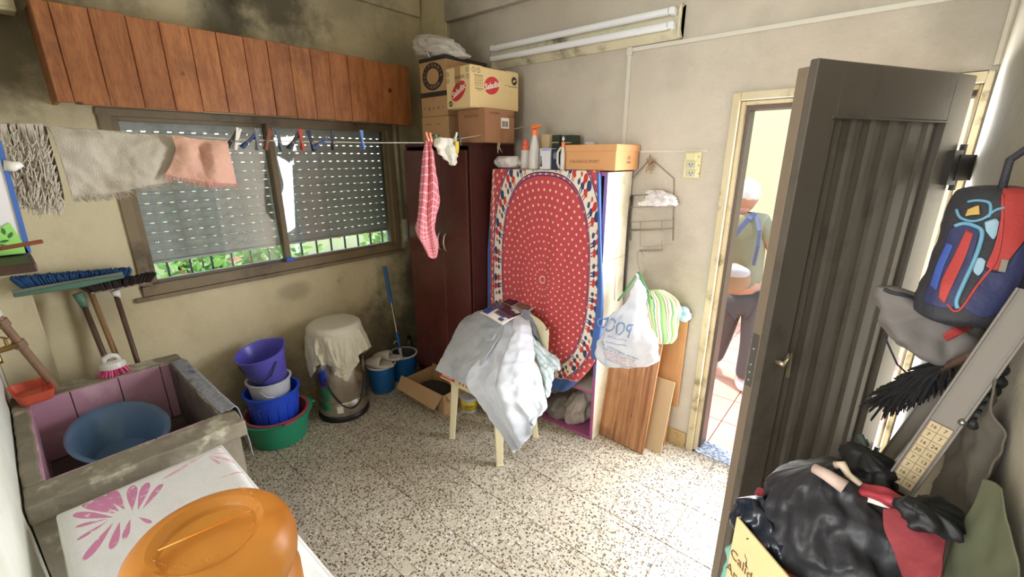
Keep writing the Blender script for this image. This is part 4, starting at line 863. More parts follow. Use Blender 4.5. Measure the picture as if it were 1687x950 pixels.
W([K(388, 826, f_), K(235, 826, f_), K(215, 850, f_), K(217, 900, f_), K(232, 960, f_), K(236, 985, f_), K(222, 985, f_)], .0028, 'hook'); W([K(245, 840, f_), K(268, 876, f_)], .0015)
ks = thing('key_bunch', 'bunch of keys on the nail above the wire rack', 'keys', tuple(K(305, 160, DY-.01)))
M_key = pbr('old brass keys', srgb(140, 120, 96), .35, metal=.7, var=.3)
mb = MB(); mb.tube([K(305+22*math.cos(g), 190+22*math.sin(g), DY-.03) for g in np.linspace(0, 6.28, 14)], .0018, 6); mb.build('ring', M_key, ks)
mb = MB(); mb.tube([K(305, 150, DY), K(303, 165, DY-.04)], .002, 6); mb.build('nail', M_key, ks)
for k, (ax_, ay_, bx_, by_) in enumerate(((300, 205, 275, 275), (305, 208, 296, 262), (312, 205, 310, 285), (318, 202, 322, 262), (324, 195, 335, 240))):
    yk = DY-.028-.004*k; mb = MB(); p_, q_ = K(ax_, ay_, yk), K(bx_, by_, yk); mb.lathe([(.009, -.001), (.009, .001)], p_, 12, axis=(0, 1, 0)); mb.bar(p_, q_, .005, .002, up=(0, 1, 0)); mb.build('key', M_key, ks)
M_foil = pbr('silvery plastic', srgb(206, 200, 200), .3, var=.25, vs=30)
sack([(1071, 1085, 313), (1068, 1098, 318), (1066, 1110, 325), (1056, 1112, 333), (1056, 1108, 339)], 0, [.01, .025, .03, .035, .02], P=lambda x, y: AY(x, y, DY-.065), seed=9, fold=.1, crease=.05, freq=30).build('plastic_wad', M_foil, smooth=True, label='crumpled silvery plastic wad lying in the wire rack', cat='bag')
M_ivory = pbr('ivory plastic', srgb(214, 208, 162), .4, var=.05); M_soc = pbr('socket face', srgb(190, 186, 170), .4)
so_ = thing('socket_panel', 'ivory panel with a switch and two sockets beside the door', 'socket', tuple(K(610, 315, DY)))
a, b_ = K(548, 312, DY), K(683, 128, DY); mb = MB(); mb.box((a.x, DY-.028, a.z), (b_.x, DY, b_.z)); mb.build('back_box', M_ivory, so_, bevel=.004)
for k, (ya, yb) in enumerate(((135, 190), (197, 252), (258, 310))):
    a, b_ = K(560, yb, DY-.03), K(640, ya, DY-.03); mb = MB(); mb.box((a.x, DY-.036, a.z), (b_.x, DY-.028, b_.z)); f2 = mb.build('socket_plate' if k else 'switch_plate', M_ivory, so_, bevel=.002)
    cx2, cz2 = (a.x+b_.x)/2, (a.z+b_.z)/2
    mb = MB(); mb.box((cx2-.024, DY-.038, cz2-.014), (cx2+.024, DY-.036, cz2+.014)); mb.build('socket_face' if k else 'rocker', M_soc if k else M_ivory, f2, bevel=.001)
    if k:
        mb = MB()
        for sx_, an in ((-.008, .5), (.008, -.5)): mb.bar((cx2+sx_-.004*math.sin(an), DY-.039, cz2+.008), (cx2+sx_+.004*math.sin(an), DY-.039, cz2), .003, .001, up=(0, 1, 0))
        mb.box((cx2-.0015, DY-.0395, cz2-.010), (cx2+.0015, DY-.0385, cz2-.003)); mb.build('slots', M_ink, f2, kind='stuff')
    mb = MB(); mb.ball((b_.x+.012, DY-.028, cz2), .003, (1, .4, 1), 8, 6); mb.build('screw', M_ink, so_)
cb_ = MB(); cb_.tube([AY(1041, 322, DY-.03), AY(1037, 350, DY-.035), AY(1033, 390, DY-.035), AY(1030, 440, DY-.03), AY(1028, 480, DY-.03)], .006, 8); cb_.tube([AY(1039, 322, DY-.02), AY(1035, 352, DY-.02), AY(1030, 392, DY-.02), AY(1026, 450, DY-.02)], .004, 8)
cb_.build('cable', pbr('black rubber cable', srgb(44, 40, 38), .5), smooth=True, label='black doubled cable hanging between cabinet and wire rack', cat='cable')

# ================================================================== BAGS AND BOARDS BY THE DOOR
def bag_mat():
    m, b = newmat('white carrier bag'); x, y, z, o = coords()
    setc(b, 'Base Color', mixc(noi(o, 5, 4), srgb(206, 210, 220), srgb(232, 234, 240))); b.inputs['Roughness'].default_value = .35; b.inputs['Transmission Weight'].default_value = 0
    b.inputs['Subsurface Weight'].default_value = .0; return m
M_bagw = bag_mat()
PB = lambda x, y: AY(x, y, 2.31-.285*min(1, max(0, (y-450)/100)))
mb = sack([(1049, 1053, 450), (1047, 1057, 462), (1040, 1062, 482), (1024, 1066, 505), (1002, 1070, 528), (990, 1077, 555), (984, 1084, 578), (988, 1083, 593), (1000, 1064, 603)], 0, [.004, .012, .022, .03, .045, .052, .056, .05, .03], P=PB, seed=4, fold=.05, nf=11, crease=.035, freq=9)
wb = mb.build('carrier_bag', M_bagw, smooth=True, label='white plastic carrier bag with blue letters hanging from the wire rack hook', cat='bag')
M_blue = pbr('faded blue ink', srgb(120, 152, 196), .5); M_pink = pbr('pink ink', srgb(226, 150, 160), .5); M_gray = pbr('grey ink', srgb(120, 124, 140), .5)
# lettering, mirrored as it shows through the bag
BVH = None
def project_on(obj, mb_obj, to=V((0, 0, 0))):
    pass
from mathutils.bvhtree import BVHTree
def decal(target_obj, body, size, px, py, right, up, mat, parent, mirror=False, shear=0, name='lettering', shape=None, bold=0, off=.0015):
    """print flat lettering onto a curved surface: every vertex is dropped onto the mesh along the surface's front direction"""
    me = target_obj.data; org = V(target_obj['_o']); bv = BVHTree.FromPolygons([v.co+org for v in me.vertices], [tuple(p.vertices) for p in me.polygons])
    c = PB(px, py) if not isinstance(px, V) else px; r = V(right).normalized(); u = V(up); u = (u-r*u.dot(r)).normalized(); n = r.cross(u)
    if shape is None:
        cu = bpy.data.curves.new(name, 'FONT'); cu.body = body; cu.size = size; cu.align_x = 'CENTER'; cu.align_y = 'CENTER'; cu.resolution_u = 3; cu.shear = shear; cu.offset = bold
        to = bpy.data.objects.new(name, cu); COL.objects.link(to); m2 = bpy.data.meshes.new_from_object(to); bpy.data.objects.remove(to)
        vs = [(q.co.x*(-1 if mirror else 1), q.co.y) for q in m2.vertices]; fs = [tuple(p.vertices) for p in m2.polygons]
    else: vs, fs = shape
    bm = bmesh.new(); bvs = [bm.verts.new((x, y, 0)) for x, y in vs]
    for f in fs:
        try: bm.faces.new([bvs[i] for i in f])
        except ValueError: pass
    bmesh.ops.subdivide_edges(bm, edges=[e for e in bm.edges if e.calc_length() > .012], cuts=2); bm.verts.ensure_lookup_table()
    out = MB(); out.v = []
    for v in bm.verts:
        p_ = c+r*v.co.x+u*v.co.y; h_ = bv.ray_cast(p_+n*.6, -n)
        q = (h_[0]+n*off) if h_[0] is not None else p_+n*.02
        out.v.append(q)
    bm.verts.index_update(); out.f = [tuple(q.index for q in f.verts) for f in bm.faces]; out.mi = [0]*len(out.f); out.uv = [(0, 0)]*len(out.v); bm.free()
    return out.build(name, mat, parent)
rr_ = V((1, .0, 0.08)); 
decal(wb, 'POCO', .082, 1017, 535, rr_, uu, M_blue, wb, mirror=True)
for k, (s_, py) in enumerate((('una bolsa reutilizable', 553), ('cuidemos el ambiente', 561))): decal(wb, s_, .014, 1022, py, rr_, uu, M_blue, wb, mirror=True)
for k, (s_, py, m_) in enumerate((('MARTIN CORONADO - BAR', 573, M_gray), ('San Martin 1510 Tel 4587', 578, M_gray), ('SUPERMERCADO', 583, M_pink), ('abierto todos los dias', 588, M_pink), ('gracias por su compra', 593, M_gray))): decal(wb, s_, .018 if m_ is M_gray else .022, 1026, py, V((1, 0, -.12)), uu, m_, wb, mirror=True)
def stripe_mat():
    m, b = newmat('striped bag fabric'); tc = X.nt.nodes.new('ShaderNodeTexCoord'); s_ = X.nt.nodes.new('ShaderNodeSeparateXYZ'); X.nt.links.new(tc.outputs['UV'], s_.inputs[0]); u = (X(s_.outputs[0])*9).fract()
    c = mixc(u > .22, srgb(124, 172, 112), srgb(230, 234, 220)); c = mixc(u > .40, c, srgb(232, 150, 80)); c = mixc(u > .52, c, srgb(238, 232, 200)); c = mixc(u > .66, c, srgb(70, 130, 120)); c = mixc(u > .74, c, srgb(170, 196, 120))
    setc(b, 'Base Color', c); b.inputs['Roughness'].default_value = .7; return m
M_str = stripe_mat()
mb = sack([(1064, 1094, 478), (1061, 1114, 490), (1063, 1119, 505), (1068, 1117, 530), (1073, 1117, 552), (1080, 1106, 565)], 0, [.02, .03, .035, .035, .035, .02], P=lambda x, y: AY(x, y, 2.27), seed=6, fold=.05, nf=9, crease=.018, freq=9)
sb = mb.build('striped_bag', M_str, smooth=True, label='green, orange and white striped bag hanging beside the white carrier bag', cat='bag')
mb = MB(); mb.tube([AY(1053, 449, 2.3), AY(1058, 462, 2.28), AY(1068, 480, 2.26), AY(1075, 492, 2.24)], .006, 8); mb.build('strap', pbr('green strap', srgb(70, 140, 90), .7), sb, smooth=True)
mb = MB(); mb.tube([AY(1052, 449, 2.31), AY(1042, 462, 2.3), AY(1030, 480, 2.3), AY(1018, 495, 2.3)], .006, 8); mb.build('strap', bpy.data.materials['green strap'], sb, smooth=True)
sack([(1119, 1127, 505), (1117, 1134, 512), (1118, 1137, 521), (1124, 1135, 530)], 0, [.01, .02, .025, .01], P=lambda x, y: AY(x, y, DY-.04), seed=12, fold=.06, crease=.03, freq=20).build('small_bag', pbr('pale blue plastic', srgb(170, 200, 226), .4), smooth=True, label='small pale blue plastic bag at the right of the striped bag', cat='bag')
M_bd1 = wood('striped pine board', srgb(200, 150, 104), srgb(138, 86, 54), srgb(104, 62, 38), sc=(9, 1, .22), gs=5, rough=.4, kn=(.06, .02))
M_bd3 = wood('plywood board', srgb(206, 160, 108), srgb(190, 140, 90), srgb(170, 118, 70), sc=(3, 1, .6), gs=2, rough=.55, knot=False)
M_mdf = pbr('tan hardboard', srgb(190, 164, 128), .7, var=.05); M_bd4 = wood('narrow plank', srgb(196, 150, 98), srgb(180, 130, 80), srgb(150, 100, 60), sc=(5, 1, .5), knot=False)
def board(label, xa, xb, y0, y1, h, th, m, z0=0, ang=0, name='wooden_board', origin_=None):
    lean = math.atan2(y1-y0, h); mb = MB(Matrix.Translation(V((xa, y0, z0))) @ Matrix.Rotation(ang, 4, 'Z') @ Matrix.Rotation(-lean, 4, 'X'))
    mb.box((0, 0, 0), (xb-xa, th, h)); o = mb.build(name, m, bevel=.002, label=label, cat='board', group='boards leaning by the door'); return o
board('wide striped pine board leaning in front of the other boards by the door', -1.148, -.832, 2.205, 2.345, .80, .018, M_bd1, .004, math.radians(-3))
board('short tan hardboard sheet leaning behind the pine board', -1.0, -.748, 2.268, 2.375, .455, .006, M_mdf, 0, math.radians(-1), 'hardboard_sheet')
board('narrow raw plank standing behind the tan hardboard sheet', -.86, -.765, 2.355, 2.385, .26, .02, M_bd4, 0)
board('light plywood board with a wavy grain under the small blue bag', -1.02, -.728, 2.395, 2.402, .60, .014, M_bd3, .268)

# ================================================================== WINDOW LINE
LP0 = V((-2.15, 0, 0)); LP1 = V((-1.87, 2.43, 0)); LN = V((LP1-LP0).y and ((LP1-LP0).y, -(LP1-LP0).x, 0)).normalized()
def L_(x, y, off=0): q = APL(x, y, LP0+LN*off, LN); return q
M_line = pbr('line cord', srgb(196, 190, 176), .6)
pts = [L_(-60, 196)]+[L_(x, y) for x, y in ((0, 200), (100, 210), (200, 217), (300, 224), (400, 230), (500, 233), (620, 235), (705, 235), (745, 230), (790, 223), (840, 214), (884, 206))]
pts[0] = V((-2.155, LY+.0, pts[0].z)); pts[-1].y = min(pts[-1].y, 2.425)
mb = MB(); mb.tube(pts, .0022, 6); mb.build('clothes_line', M_line, smooth=True, label='thin clothes line strung from the left wall to the wall behind the spray bottle', cat='line')
def hang(ctl, n, m, amp, freq, seed=0):
    C = [[L_(x, y, o) for x, y, o in row] for row in ctl]; return wrinkle(catmull(C, n, m), amp, freq, seed)
def terry(name, c, c2, **k): return pbr(name, c, .95, var=.1, vs=20, bump=.9, bs=260, dirt=c2, ds=5, spec=.15, **k)
M_gt = terry('grey terry', srgb(192, 184, 170), srgb(164, 152, 136)); M_pt = terry('pink terry', srgb(216, 172, 152), srgb(222, 166, 158)); M_rag = pbr('grey knit', srgb(196, 186, 172), .95, bump=.5, bs=150)
def fringe(P, mat, parent, n, lo, hi, seed, r=.0011):
    rr = random.Random(seed); mb = MB(); row = P[-1]; prev = P[-3]
    for k in range(n):
        t = rr.random()*(len(row)-1); i = min(int(t), len(row)-2); f = t-i; q = V(row[i])*(1-f)+V(row[i+1])*f; d = (q-V(prev[i])).normalized(); L = rr.uniform(lo, hi)
        w1 = V((rr.uniform(-1, 1), rr.uniform(-1, 1), rr.uniform(-.3, .3)))*.35
        mb.tube([q-d*.003, q+(d+w1*.5)*L*.5, q+(d+w1)*L], [r, r, r*.6], 4)
    return mb.build('fringe', mat, parent, kind='stuff')
# grey towel
G = hang([[(78, 208, .03), (120, 210, .028), (180, 216, .03), (240, 221, .028), (292, 224, .03)],
          [(86, 222, .05), (140, 232, .055), (185, 250, .05), (245, 250, .055), (288, 250, .045)],
          [(100, 262, .055), (142, 268, .06), (190, 280, .05), (245, 280, .06), (285, 276, .045)],
          [(112, 300, .06), (150, 300, .055), (195, 300, .06), (250, 300, .05), (283, 292, .045)],
          [(118, 322, .06), (155, 320, .06), (200, 316, .06), (252, 304, .05), (284, 300, .045)]], 40, 60, .012, 9, 1)
mb = MB(); mb.grid(G); gt = mb.build('grey_towel', M_gt, smooth=True, solid=.005, label='grey fringed terry towel hanging on the line before the window edge', cat='towel'); fringe(G, M_gt, gt, 230, .012, .03, 4)
mb = MB(); mb.grid(np.array([[tuple(V(q)-LN*(.045+.01*i/5)) for q in G[i*2]] for i in range(12)])); mb.build('rear_layer', M_gt, gt, smooth=True, solid=.004)
G = hang([[(282, 223, .06), (310, 226, .065), (345, 230, .055), (374, 232, .06)],
          [(287, 245, .07), (315, 250, .085), (338, 255, .06), (350, 240, .09), (376, 248, .075)],
          [(282, 265, .07), (315, 270, .085), (340, 272, .075), (352, 268, .10), (380, 268, .075)],
          [(271, 287, .07), (310, 292, .08), (335, 297, .085), (356, 298, .095), (388, 300, .075)]][0:0]+[
          [(282, 223, .06), (305, 226, .065), (330, 229, .06), (352, 231, .065), (374, 232, .06)],
          [(289, 245, .07), (310, 248, .085), (334, 252, .06), (350, 250, .09), (377, 250, .07)],
          [(283, 268, .07), (308, 270, .085), (336, 274, .075), (355, 272, .10), (382, 272, .07)],
          [(271, 287, .07), (306, 294, .08), (334, 299, .085), (358, 301, .095), (389, 303, .07)]], 34, 40, .010, 12, 5)
mb = MB(); mb.grid(G); pt_ = mb.build('pink_towel', M_pt, smooth=True, solid=.005, label='small salmon pink fringed towel hanging on the line over the grey one', cat='towel'); fringe(G, M_pt, pt_, 200, .01, .026, 8)
# knitted rag with loops
rg = thing('loop_rag', 'grey net rag of hanging yarn loops at the left end of the line', 'cloth', tuple(L_(40, 205)))
rr = random.Random(3); mb = MB()
for k in range(420):
    a_ = rr.random(); b_ = rr.random()**.8; cxp = 4+a_*70+b_*26*(1); cyp = 205+b_*118+a_*8; wv = rr.uniform(8, 20); dr = rr.uniform(10, 34); o_ = rr.uniform(.02, .075)
    pts = [L_(cxp-wv*.5+wv*s+rr.uniform(-1, 1), cyp+dr*4*s*(1-s)*(.6+.4*rr.random())+6*s, o_+rr.uniform(-.004, .004)) for s in (0, .2, .4, .6, .8, 1)]
    mb.tube(pts, .0015, 4)
for k in range(26):
    x0 = rr.uniform(0, 70); pts = [L_(x0+t*rr.uniform(22, 36)+rr.uniform(-2, 2), 204+t*rr.uniform(115, 140), .03+.03*t) for t in (0, .25, .5, .75, 1)]; mb.tube(pts, .003, 5)
mb.build('yarn_loops', M_rag, rg, kind='stuff')
G = hang([[(-2, 203, .02), (20, 204, .02), (48, 206, .02), (76, 209, .02)], [(10, 235, .02), (30, 240, .02), (55, 240, .02), (84, 240, .02)], [(25, 290, .02), (45, 295, .02), (68, 290, .02), (98, 288, .02)], [(42, 335, .02), (58, 338, .02), (80, 335, .02), (106, 330, .02)]], 24, 24, .02, 14, 2)
mb = MB(); mb.grid(G); mb.build('net_ground', pbr('dark grey knit', srgb(124, 114, 102), .95, bump=.8, bs=120), rg, smooth=True, solid=.003)
# checked towel
def check_mat():
    m, b = newmat('pink check cloth'); tc = X.nt.nodes.new('ShaderNodeTexCoord'); s_ = X.nt.nodes.new('ShaderNodeSeparateXYZ'); X.nt.links.new(tc.outputs['UV'], s_.inputs[0]); u, v = (X(s_.outputs[0])*9).fract(), (X(s_.outputs[1])*22).fract()
    ln = xmax(xmax((u > .86), (u > .62)*(u < .68)*.0), (v > .84)); setc(b, 'Base Color', mixc(ln, srgb(208, 112, 124), srgb(244, 196, 200))); b.inputs['Roughness'].default_value = .9; return m
C = [[(700, 232, 0), (703, 232, .015), (706, 232, 0), (709, 231, .015), (711, 231, 0)],
     [(695, 270, 0), (702, 268, .03), (707, 268, .0), (712, 266, .03), (717, 272, .01)],
     [(691, 320, .0), (699, 320, .035), (706, 322, .0), (714, 318, .035), (724, 328, .01)],
     [(688, 360, .0), (695, 362, .035), (704, 366, .01), (711, 360, .035), (719, 356, .02)],
     [(684, 378, .0), (695, 394, .03), (706, 392, .01), (713, 388, .03), (717, 380, .02)],
     [(694, 398, .0), (700, 406, .03), (708, 408, .01), (717, 406, .03), (722, 398, .02)],
     [(705, 422, .0), (708, 424, .02), (713, 426, .01), (719, 424, .02), (722, 414, .02)]]
G = catmull([[L_(x, y, o) for x, y, o in r] for r in C], 50, 34); mb = MB(); mb.grid(wrinkle(G, .006, 10, 3)); mb.build('checked_towel', check_mat(), smooth=True, solid=.002, label='pink checked kitchen towel hanging from the line in front of the wardrobe', cat='towel')
# white rags
M_wrag = pbr('white rag', srgb(222, 220, 208), .9, bump=.2, bs=60)
C = [[(716, 228, .0), (724, 227, .02), (734, 227, .03), (744, 228, .02), (752, 229, .0)], [(716, 240, .02), (724, 244, .05), (734, 248, .02), (744, 246, .05), (753, 240, .02)], [(721, 250, .02), (728, 256, .04), (738, 262, .02), (747, 262, .05), (753, 256, .02)], [(727, 256, .02), (734, 262, .03), (741, 271, .02), (748, 272, .03), (752, 266, .02)]]
G = catmull([[L_(x, y, o) for x, y, o in r] for r in C], 30, 30); mb = MB(); mb.grid(wrinkle(G, .02, 16, 7)); wr = mb.build('white_rag', M_wrag, smooth=True, solid=.002, label='small bundled white rag pinned on the line right of the checked towel', cat='cloth')
mb = MB(); mb.grid(catmull([[L_(750, 232, .02), L_(753, 232, .025), L_(756, 233, .02)], [L_(750, 245, .03), L_(753, 246, .035), L_(756, 245, .03)], [L_(751, 254, .02), L_(753, 255, .025), L_(755, 252, .02)]], 8, 6)); mb.build('yellow_cloth', pbr('yellow cloth', srgb(232, 206, 70), .8), wr, smooth=True, solid=.002)
# string on the line
mb = MB(); rr = random.Random(5)
for k in range(5): mb.tube([L_(822+rr.uniform(-1, 1), 214, .02), L_(824+rr.uniform(-2, 2), 230, .02), L_(821+rr.uniform(-3, 3), 242, .02), L_(823+rr.uniform(-5, 5), 250+rr.uniform(-3, 3), .02)], .0016, 5)
mb.build('string_tuft', pbr('jute string', srgb(206, 184, 150), .9), label='frayed string end dangling from the line before the barcode box', cat='string', smooth=True)
# clothes pins
def pin(px, py, ang, col_, label, L=.075, off=0.0, open_=.12):
    c = L_(px, py, off); t = thing('clothes_pin', label, 'clothes pin', tuple(c), 'clothes pins on the line'); ax_ = (LN.cross(uu)).normalized()
    for s in (-1, 1):
        d = (uu*math.cos(ang+s*open_)+ax_*math.sin(ang+s*open_)).normalized(); mb = MB(); p_ = c+LN*.004*s
        mb.bar(p_-d*L*.40, p_+d*L*.66, .012, .010, up=LN, w2=.010, h2=.008); mb.build('prong', col_, t, bevel=.001)
    mb = MB(); mb.tube([c-LN*.010, c+LN*.010], .004, 8); mb.build('spring', M_steel, t)
pc = {n_: pbr(n_+' pin plastic', srgb(*c), .4, var=.05) for n_, c in dict(black=(40, 44, 48), white=(226, 222, 212), navy=(46, 66, 110), grey=(120, 120, 128), brown=(120, 74, 60), slate=(84, 96, 104), red=(170, 66, 50), blue=(70, 110, 170), coral=(226, 124, 96), green=(50, 140, 120), pale=(220, 214, 200), ink=(30, 36, 60)).items()}
for px, py, an, cl, lb in ((381, 232, -.7, 'black', 'black clothes pin next to the pink towel'), (389, 233, -.35, 'white', 'white clothes pin next to the black one by the pink towel'), (408, 234, -.9, 'navy', 'dark navy pin tilted left of the window mullion'),
    (424, 234, -.1, 'grey', 'grey pin just left of the window mullion'), (440, 234, -.4, 'brown', 'brown pin in front of the window mullion'), (461, 235, .05, 'slate', 'slate grey pin just right of the window mullion'),
    (482, 235, -.7, 'black', 'black pin tilted over between the slate pin and the red pin'), (497, 234, .0, 'red', 'brick red pin in the middle of the right pane'), (514, 236, .2, 'ink', 'dark blue pin with open prongs right of the red pin'), (525, 238, -1.1, 'navy', 'navy pin lying sideways right of the dark blue pin'),
    (549, 235, -.1, 'black', 'black pin alone left of the blue pin on the right pane'), (597, 234, .0, 'blue', 'upright blue pin alone near the right edge of the window'),
    (705, 230, .25, 'coral', 'coral pin holding the checked towel'), (710, 231, .1, 'coral', 'second coral pin close to the green pin'), (719, 234, 0, 'green', 'green pin at the left of the white rag'), (749, 229, -.5, 'pale', 'pale cream pin on top of the white rag'), (757, 232, .05, 'black', 'black pin at the right end of the white rag')):
    pin(px, py, an, pc[cl], lb, .085 if px < 700 else .06)

# ================================================================== CONCRETE SINK
M_conc = pbr('worn concrete', srgb(138, 130, 114), .85, var=.25, vs=9, bump=.8, bs=28, dirt=srgb(196, 190, 170), ds=7, dlo=.52, dhi=.68)
M_concd = pbr('dark cement lining', srgb(98, 86, 82), .8, var=.3, vs=12, bump=.6, bs=40, dirt=srgb(60, 46, 46), ds=5)
M_ptile = pbr('pink sink tile', srgb(196, 150, 172), .28, var=.08, vs=5, dirt=srgb(222, 200, 206), ds=6, dlo=.5, dhi=.8)
qx0, qx1, qy0, qy1, qz = -2.66, -1.725, LY+.005, .44, .75; ix0, ix1, iy0, iy1 = -2.55, -1.85, -.095, .385
sk_ = thing('laundry_sink', 'old concrete laundry sink lined with pink tiles', 'sink', ((qx0+qx1)/2, .15, 0))
rr = random.Random(9)
def rough_box(a, b_, seed, amp=.004, M=None, nx=18):
    mb = MB(M); bm = bmesh.new(); bmesh.ops.create_cube(bm, size=1)
    for v in bm.verts: v.co = V((a[i]+(b_[i]-a[i])*(v.co[i]+.5) for i in range(3)))
    es = sorted(bm.edges, key=lambda e: -e.calc_length()); L = es[0].calc_length(); bmesh.ops.subdivide_edges(bm, edges=[e for e in bm.edges if e.calc_length() > L*.6], cuts=nx, use_grid_fill=True)
    bmesh.ops.subdivide_edges(bm, edges=[e for e in bm.edges if e.calc_length() > .05], cuts=2, use_grid_fill=True); bm.verts.ensure_lookup_table(); bm.verts.index_update()
    mb.add([v.co+V((mnoise.noise(v.co*22+V((seed, 0, 0))), mnoise.noise(v.co*22+V((0, seed, 0))), mnoise.noise(v.co*22+V((0, 0, seed)))))*amp for v in bm.verts], [tuple(v.index for v in f.verts) for f in bm.faces]); bm.free(); return mb
for n_, a, b_, s in (('front_rim', (ix1, qy0, qz-.065), (qx1, qy1, qz), 1), ('back_rim', (qx0, qy0, qz-.065), (ix0, qy1, qz), 2), ('right_rim', (ix0, iy1, qz-.065), (ix1, qy1, qz), 3), ('left_rim', (ix0, qy0, qz-.065), (ix1, iy0, qz), 4)):
    rough_box(a, b_, s, .006).build(n_, M_conc, sk_, bevel=.006, bseg=2)
for n_, a, b_, s in (('front_wall', (ix1+.005, qy0, .42), (qx1-.025, qy1-.02, qz-.066), 5), ('back_wall', (qx0+.02, qy0, .42), (ix0-.005, qy1-.02, qz-.066), 6), ('right_wall', (ix0, iy1+.004, .42), (ix1, qy1-.02, qz-.066), 7), ('left_wall', (ix0, qy0, .42), (ix1, iy0-.004, qz-.066), 8), ('basin_floor', (ix0, iy0, .42), (ix1, iy1, .455), 9)):
    rough_box(a, b_, s, .003).build(n_, M_conc if n_ != 'basin_floor' else M_concd, sk_)
for xa in (qx0+.05, qx1-.17): mb = MB(); mb.box((xa, qy0+.02, 0), (xa+.11, qy1-.06, .42)); mb.build('support', M_conc, sk_, bevel=.004)
# tiles of the lining
cutsy = [iy0, .03, .19, .345, iy1]; 
for j in range(4):
    mb = MB(); mb.box((ix0-.004, cutsy[j]+.0015, .46), (ix0+.006, cutsy[j+1]-.0015, qz-.004)); mb.build('tile', M_ptile, sk_, bevel=.0015)
mb = MB(); mb.box((ix0-.003, iy0, .46), (ix0+.003, iy1, qz-.006)); mb.build('grout_bed', pbr('pale grout', srgb(214, 200, 204), .8), sk_)
mb = MB(); mb.box((ix0-.003, iy0, .46), (ix0+.003, iy1, qz-.006)); mb.build('grout_bed', pbr('pale grout', srgb(214, 200, 204), .8), sk_)
mb = MB(); mb.box((ix0-.003, iy0, .46), (ix0+.003, iy1, qz-.006)); mb.build('grout_bed', pbr('pale grout', srgb(214, 200, 204), .8), sk_)
mb = MB(); mb.box((ix0-.003, iy0, .46), (ix0+.003, iy1, qz-.006)); mb.build('grout_bed', pbr('pale grout', srgb(214, 200, 204), .8), sk_)
mb = MB(); mb.box((ix0-.003, iy0, .46), (ix0+.003, iy1, qz-.006)); mb.build('grout_bed', pbr('pale grout', srgb(214, 200, 204), .8), sk_)
xx = ix0+.008
for j in range(5):
    xb = min(xx+.15, ix1-.008); mb = MB(); mb.box((xx+.0015, iy0-.004, .46), (xb-.0015, iy0+.006, qz-.004)); mb.build('tile', M_ptile, sk_, bevel=.0015)
    mb = MB(); mb.box((xx+.0015, iy1-.006, .46), (xb-.0015, iy1+.004, qz-.004)); mb.build('lining_slab', M_concd, sk_, bevel=.0015); xx = xb
for j in range(4): mb = MB(); mb.box((ix1-.006, cutsy[j]+.0015, .46), (ix1+.004, cutsy[j+1]-.0015, qz-.004)); mb.build('tile', M_ptile, sk_, bevel=.0015)
# basin in the sink
def basin_prof(r, h, th=.004, rim=.012, rb=.75): return [(0, 0), (r*rb*.95, 0), (r*rb, .008), (r, h-.004), (r+rim, h), (r+rim, h+.004), (r-th, h+.003), (r*rb-th, .012), (0, .010)]
bt = MB(Matrix.Translation(V((-2.22, .125, .50))) @ Matrix.Rotation(math.radians(4), 4, 'Z') @ Matrix.Rotation(math.radians(2), 4, 'Y'))
bt.lathe([(0, 0), (.15, 0), (.17, .01), (.235, .145), (.262, .150), (.264, .157), (.248, .160), (.228, .150), (.165, .018), (0, .014)], n=48, sy=.60)
bt.build('wash_basin', pbr('grey blue basin plastic', srgb(88, 118, 152), .35, var=.1, vs=3, dirt=srgb(70, 90, 110)), smooth=True, auto=.9, label='oval grey blue plastic basin standing in the sink', cat='basin')
# cloth on right rim
C = [[(-2.53, iy1+.004, qz+.007), (-2.53, iy1+.012, qz+.008), (-2.53, .42, qz+.008), (-2.53, qy1+.008, qz), (-2.53, qy1+.016, qz-.05)], [(-2.2, iy1+.002, qz+.007), (-2.2, iy1+.010, qz+.008), (-2.2, .42, qz+.008), (-2.2, qy1+.008, qz), (-2.2, qy1+.020, qz-.09)], [(-1.90, iy1+.006, qz+.007), (-1.90, iy1+.012, qz+.008), (-1.90, .42, qz+.009), (-1.88, qy1+.010, qz), (-1.88, qy1+.022, qz-.15)], [(-1.84, iy1+.01, qz+.008), (-1.84, iy1+.02, qz+.009), (-1.83, .42, qz+.009), (-1.82, qy1+.012, qz), (-1.80, qy1+.024, qz-.22)]]
G = catmull([[V(p) for p in r] for r in C], 50, 24); mb = MB(); mb.grid(wrinkle(G, .004, 30, 2)); mb.build('floor_rag', pbr('grey blue rag', srgb(150, 152, 160), .95, var=.45, vs=90, bump=1, bs=160, dirt=srgb(96, 98, 108), ds=25), smooth=True, solid=.004, label='grey rag laid over the right rim of the concrete sink', cat='cloth')
# soap dish
sd_ = thing('soap_dish', 'orange red plastic soap tray on the far left corner of the sink', 'tray', (-2.62, -.085, qz))
def tray(T, w, d, h, th, r, mat, parent, name='tray', flare=1.12):
    def rr_(s, z): 
        P = []; 
        for k in range(24):
            g = 2*math.pi*k/24; cx_, sx_ = math.cos(g), math.sin(g); e = .35; P.append((math.copysign(abs(cx_)**e, cx_)*w/2*s, math.copysign(abs(sx_)**e, sx_)*d/2*s, z))
        return P
    mb = MB(T); rings = [rr_(.94, 0), rr_(1.0, .01), rr_(flare, h), rr_(flare*1.02, h+.001), rr_(flare-.06, h), rr_(.90, .012)]; vs = sum(rings, []); fs = []
    for i in range(5): fs += [(i*24+k, i*24+(k+1)%24, (i+1)*24+(k+1)%24, (i+1)*24+k) for k in range(24)]
    fs += [tuple(range(24))[::-1], tuple(5*24+k for k in range(24))]; mb.add(vs, fs); return mb.build(name, mat, parent, bevel=.001)
M_reddish = pbr('faded red plastic', srgb(214, 96, 72), .45, var=.08)
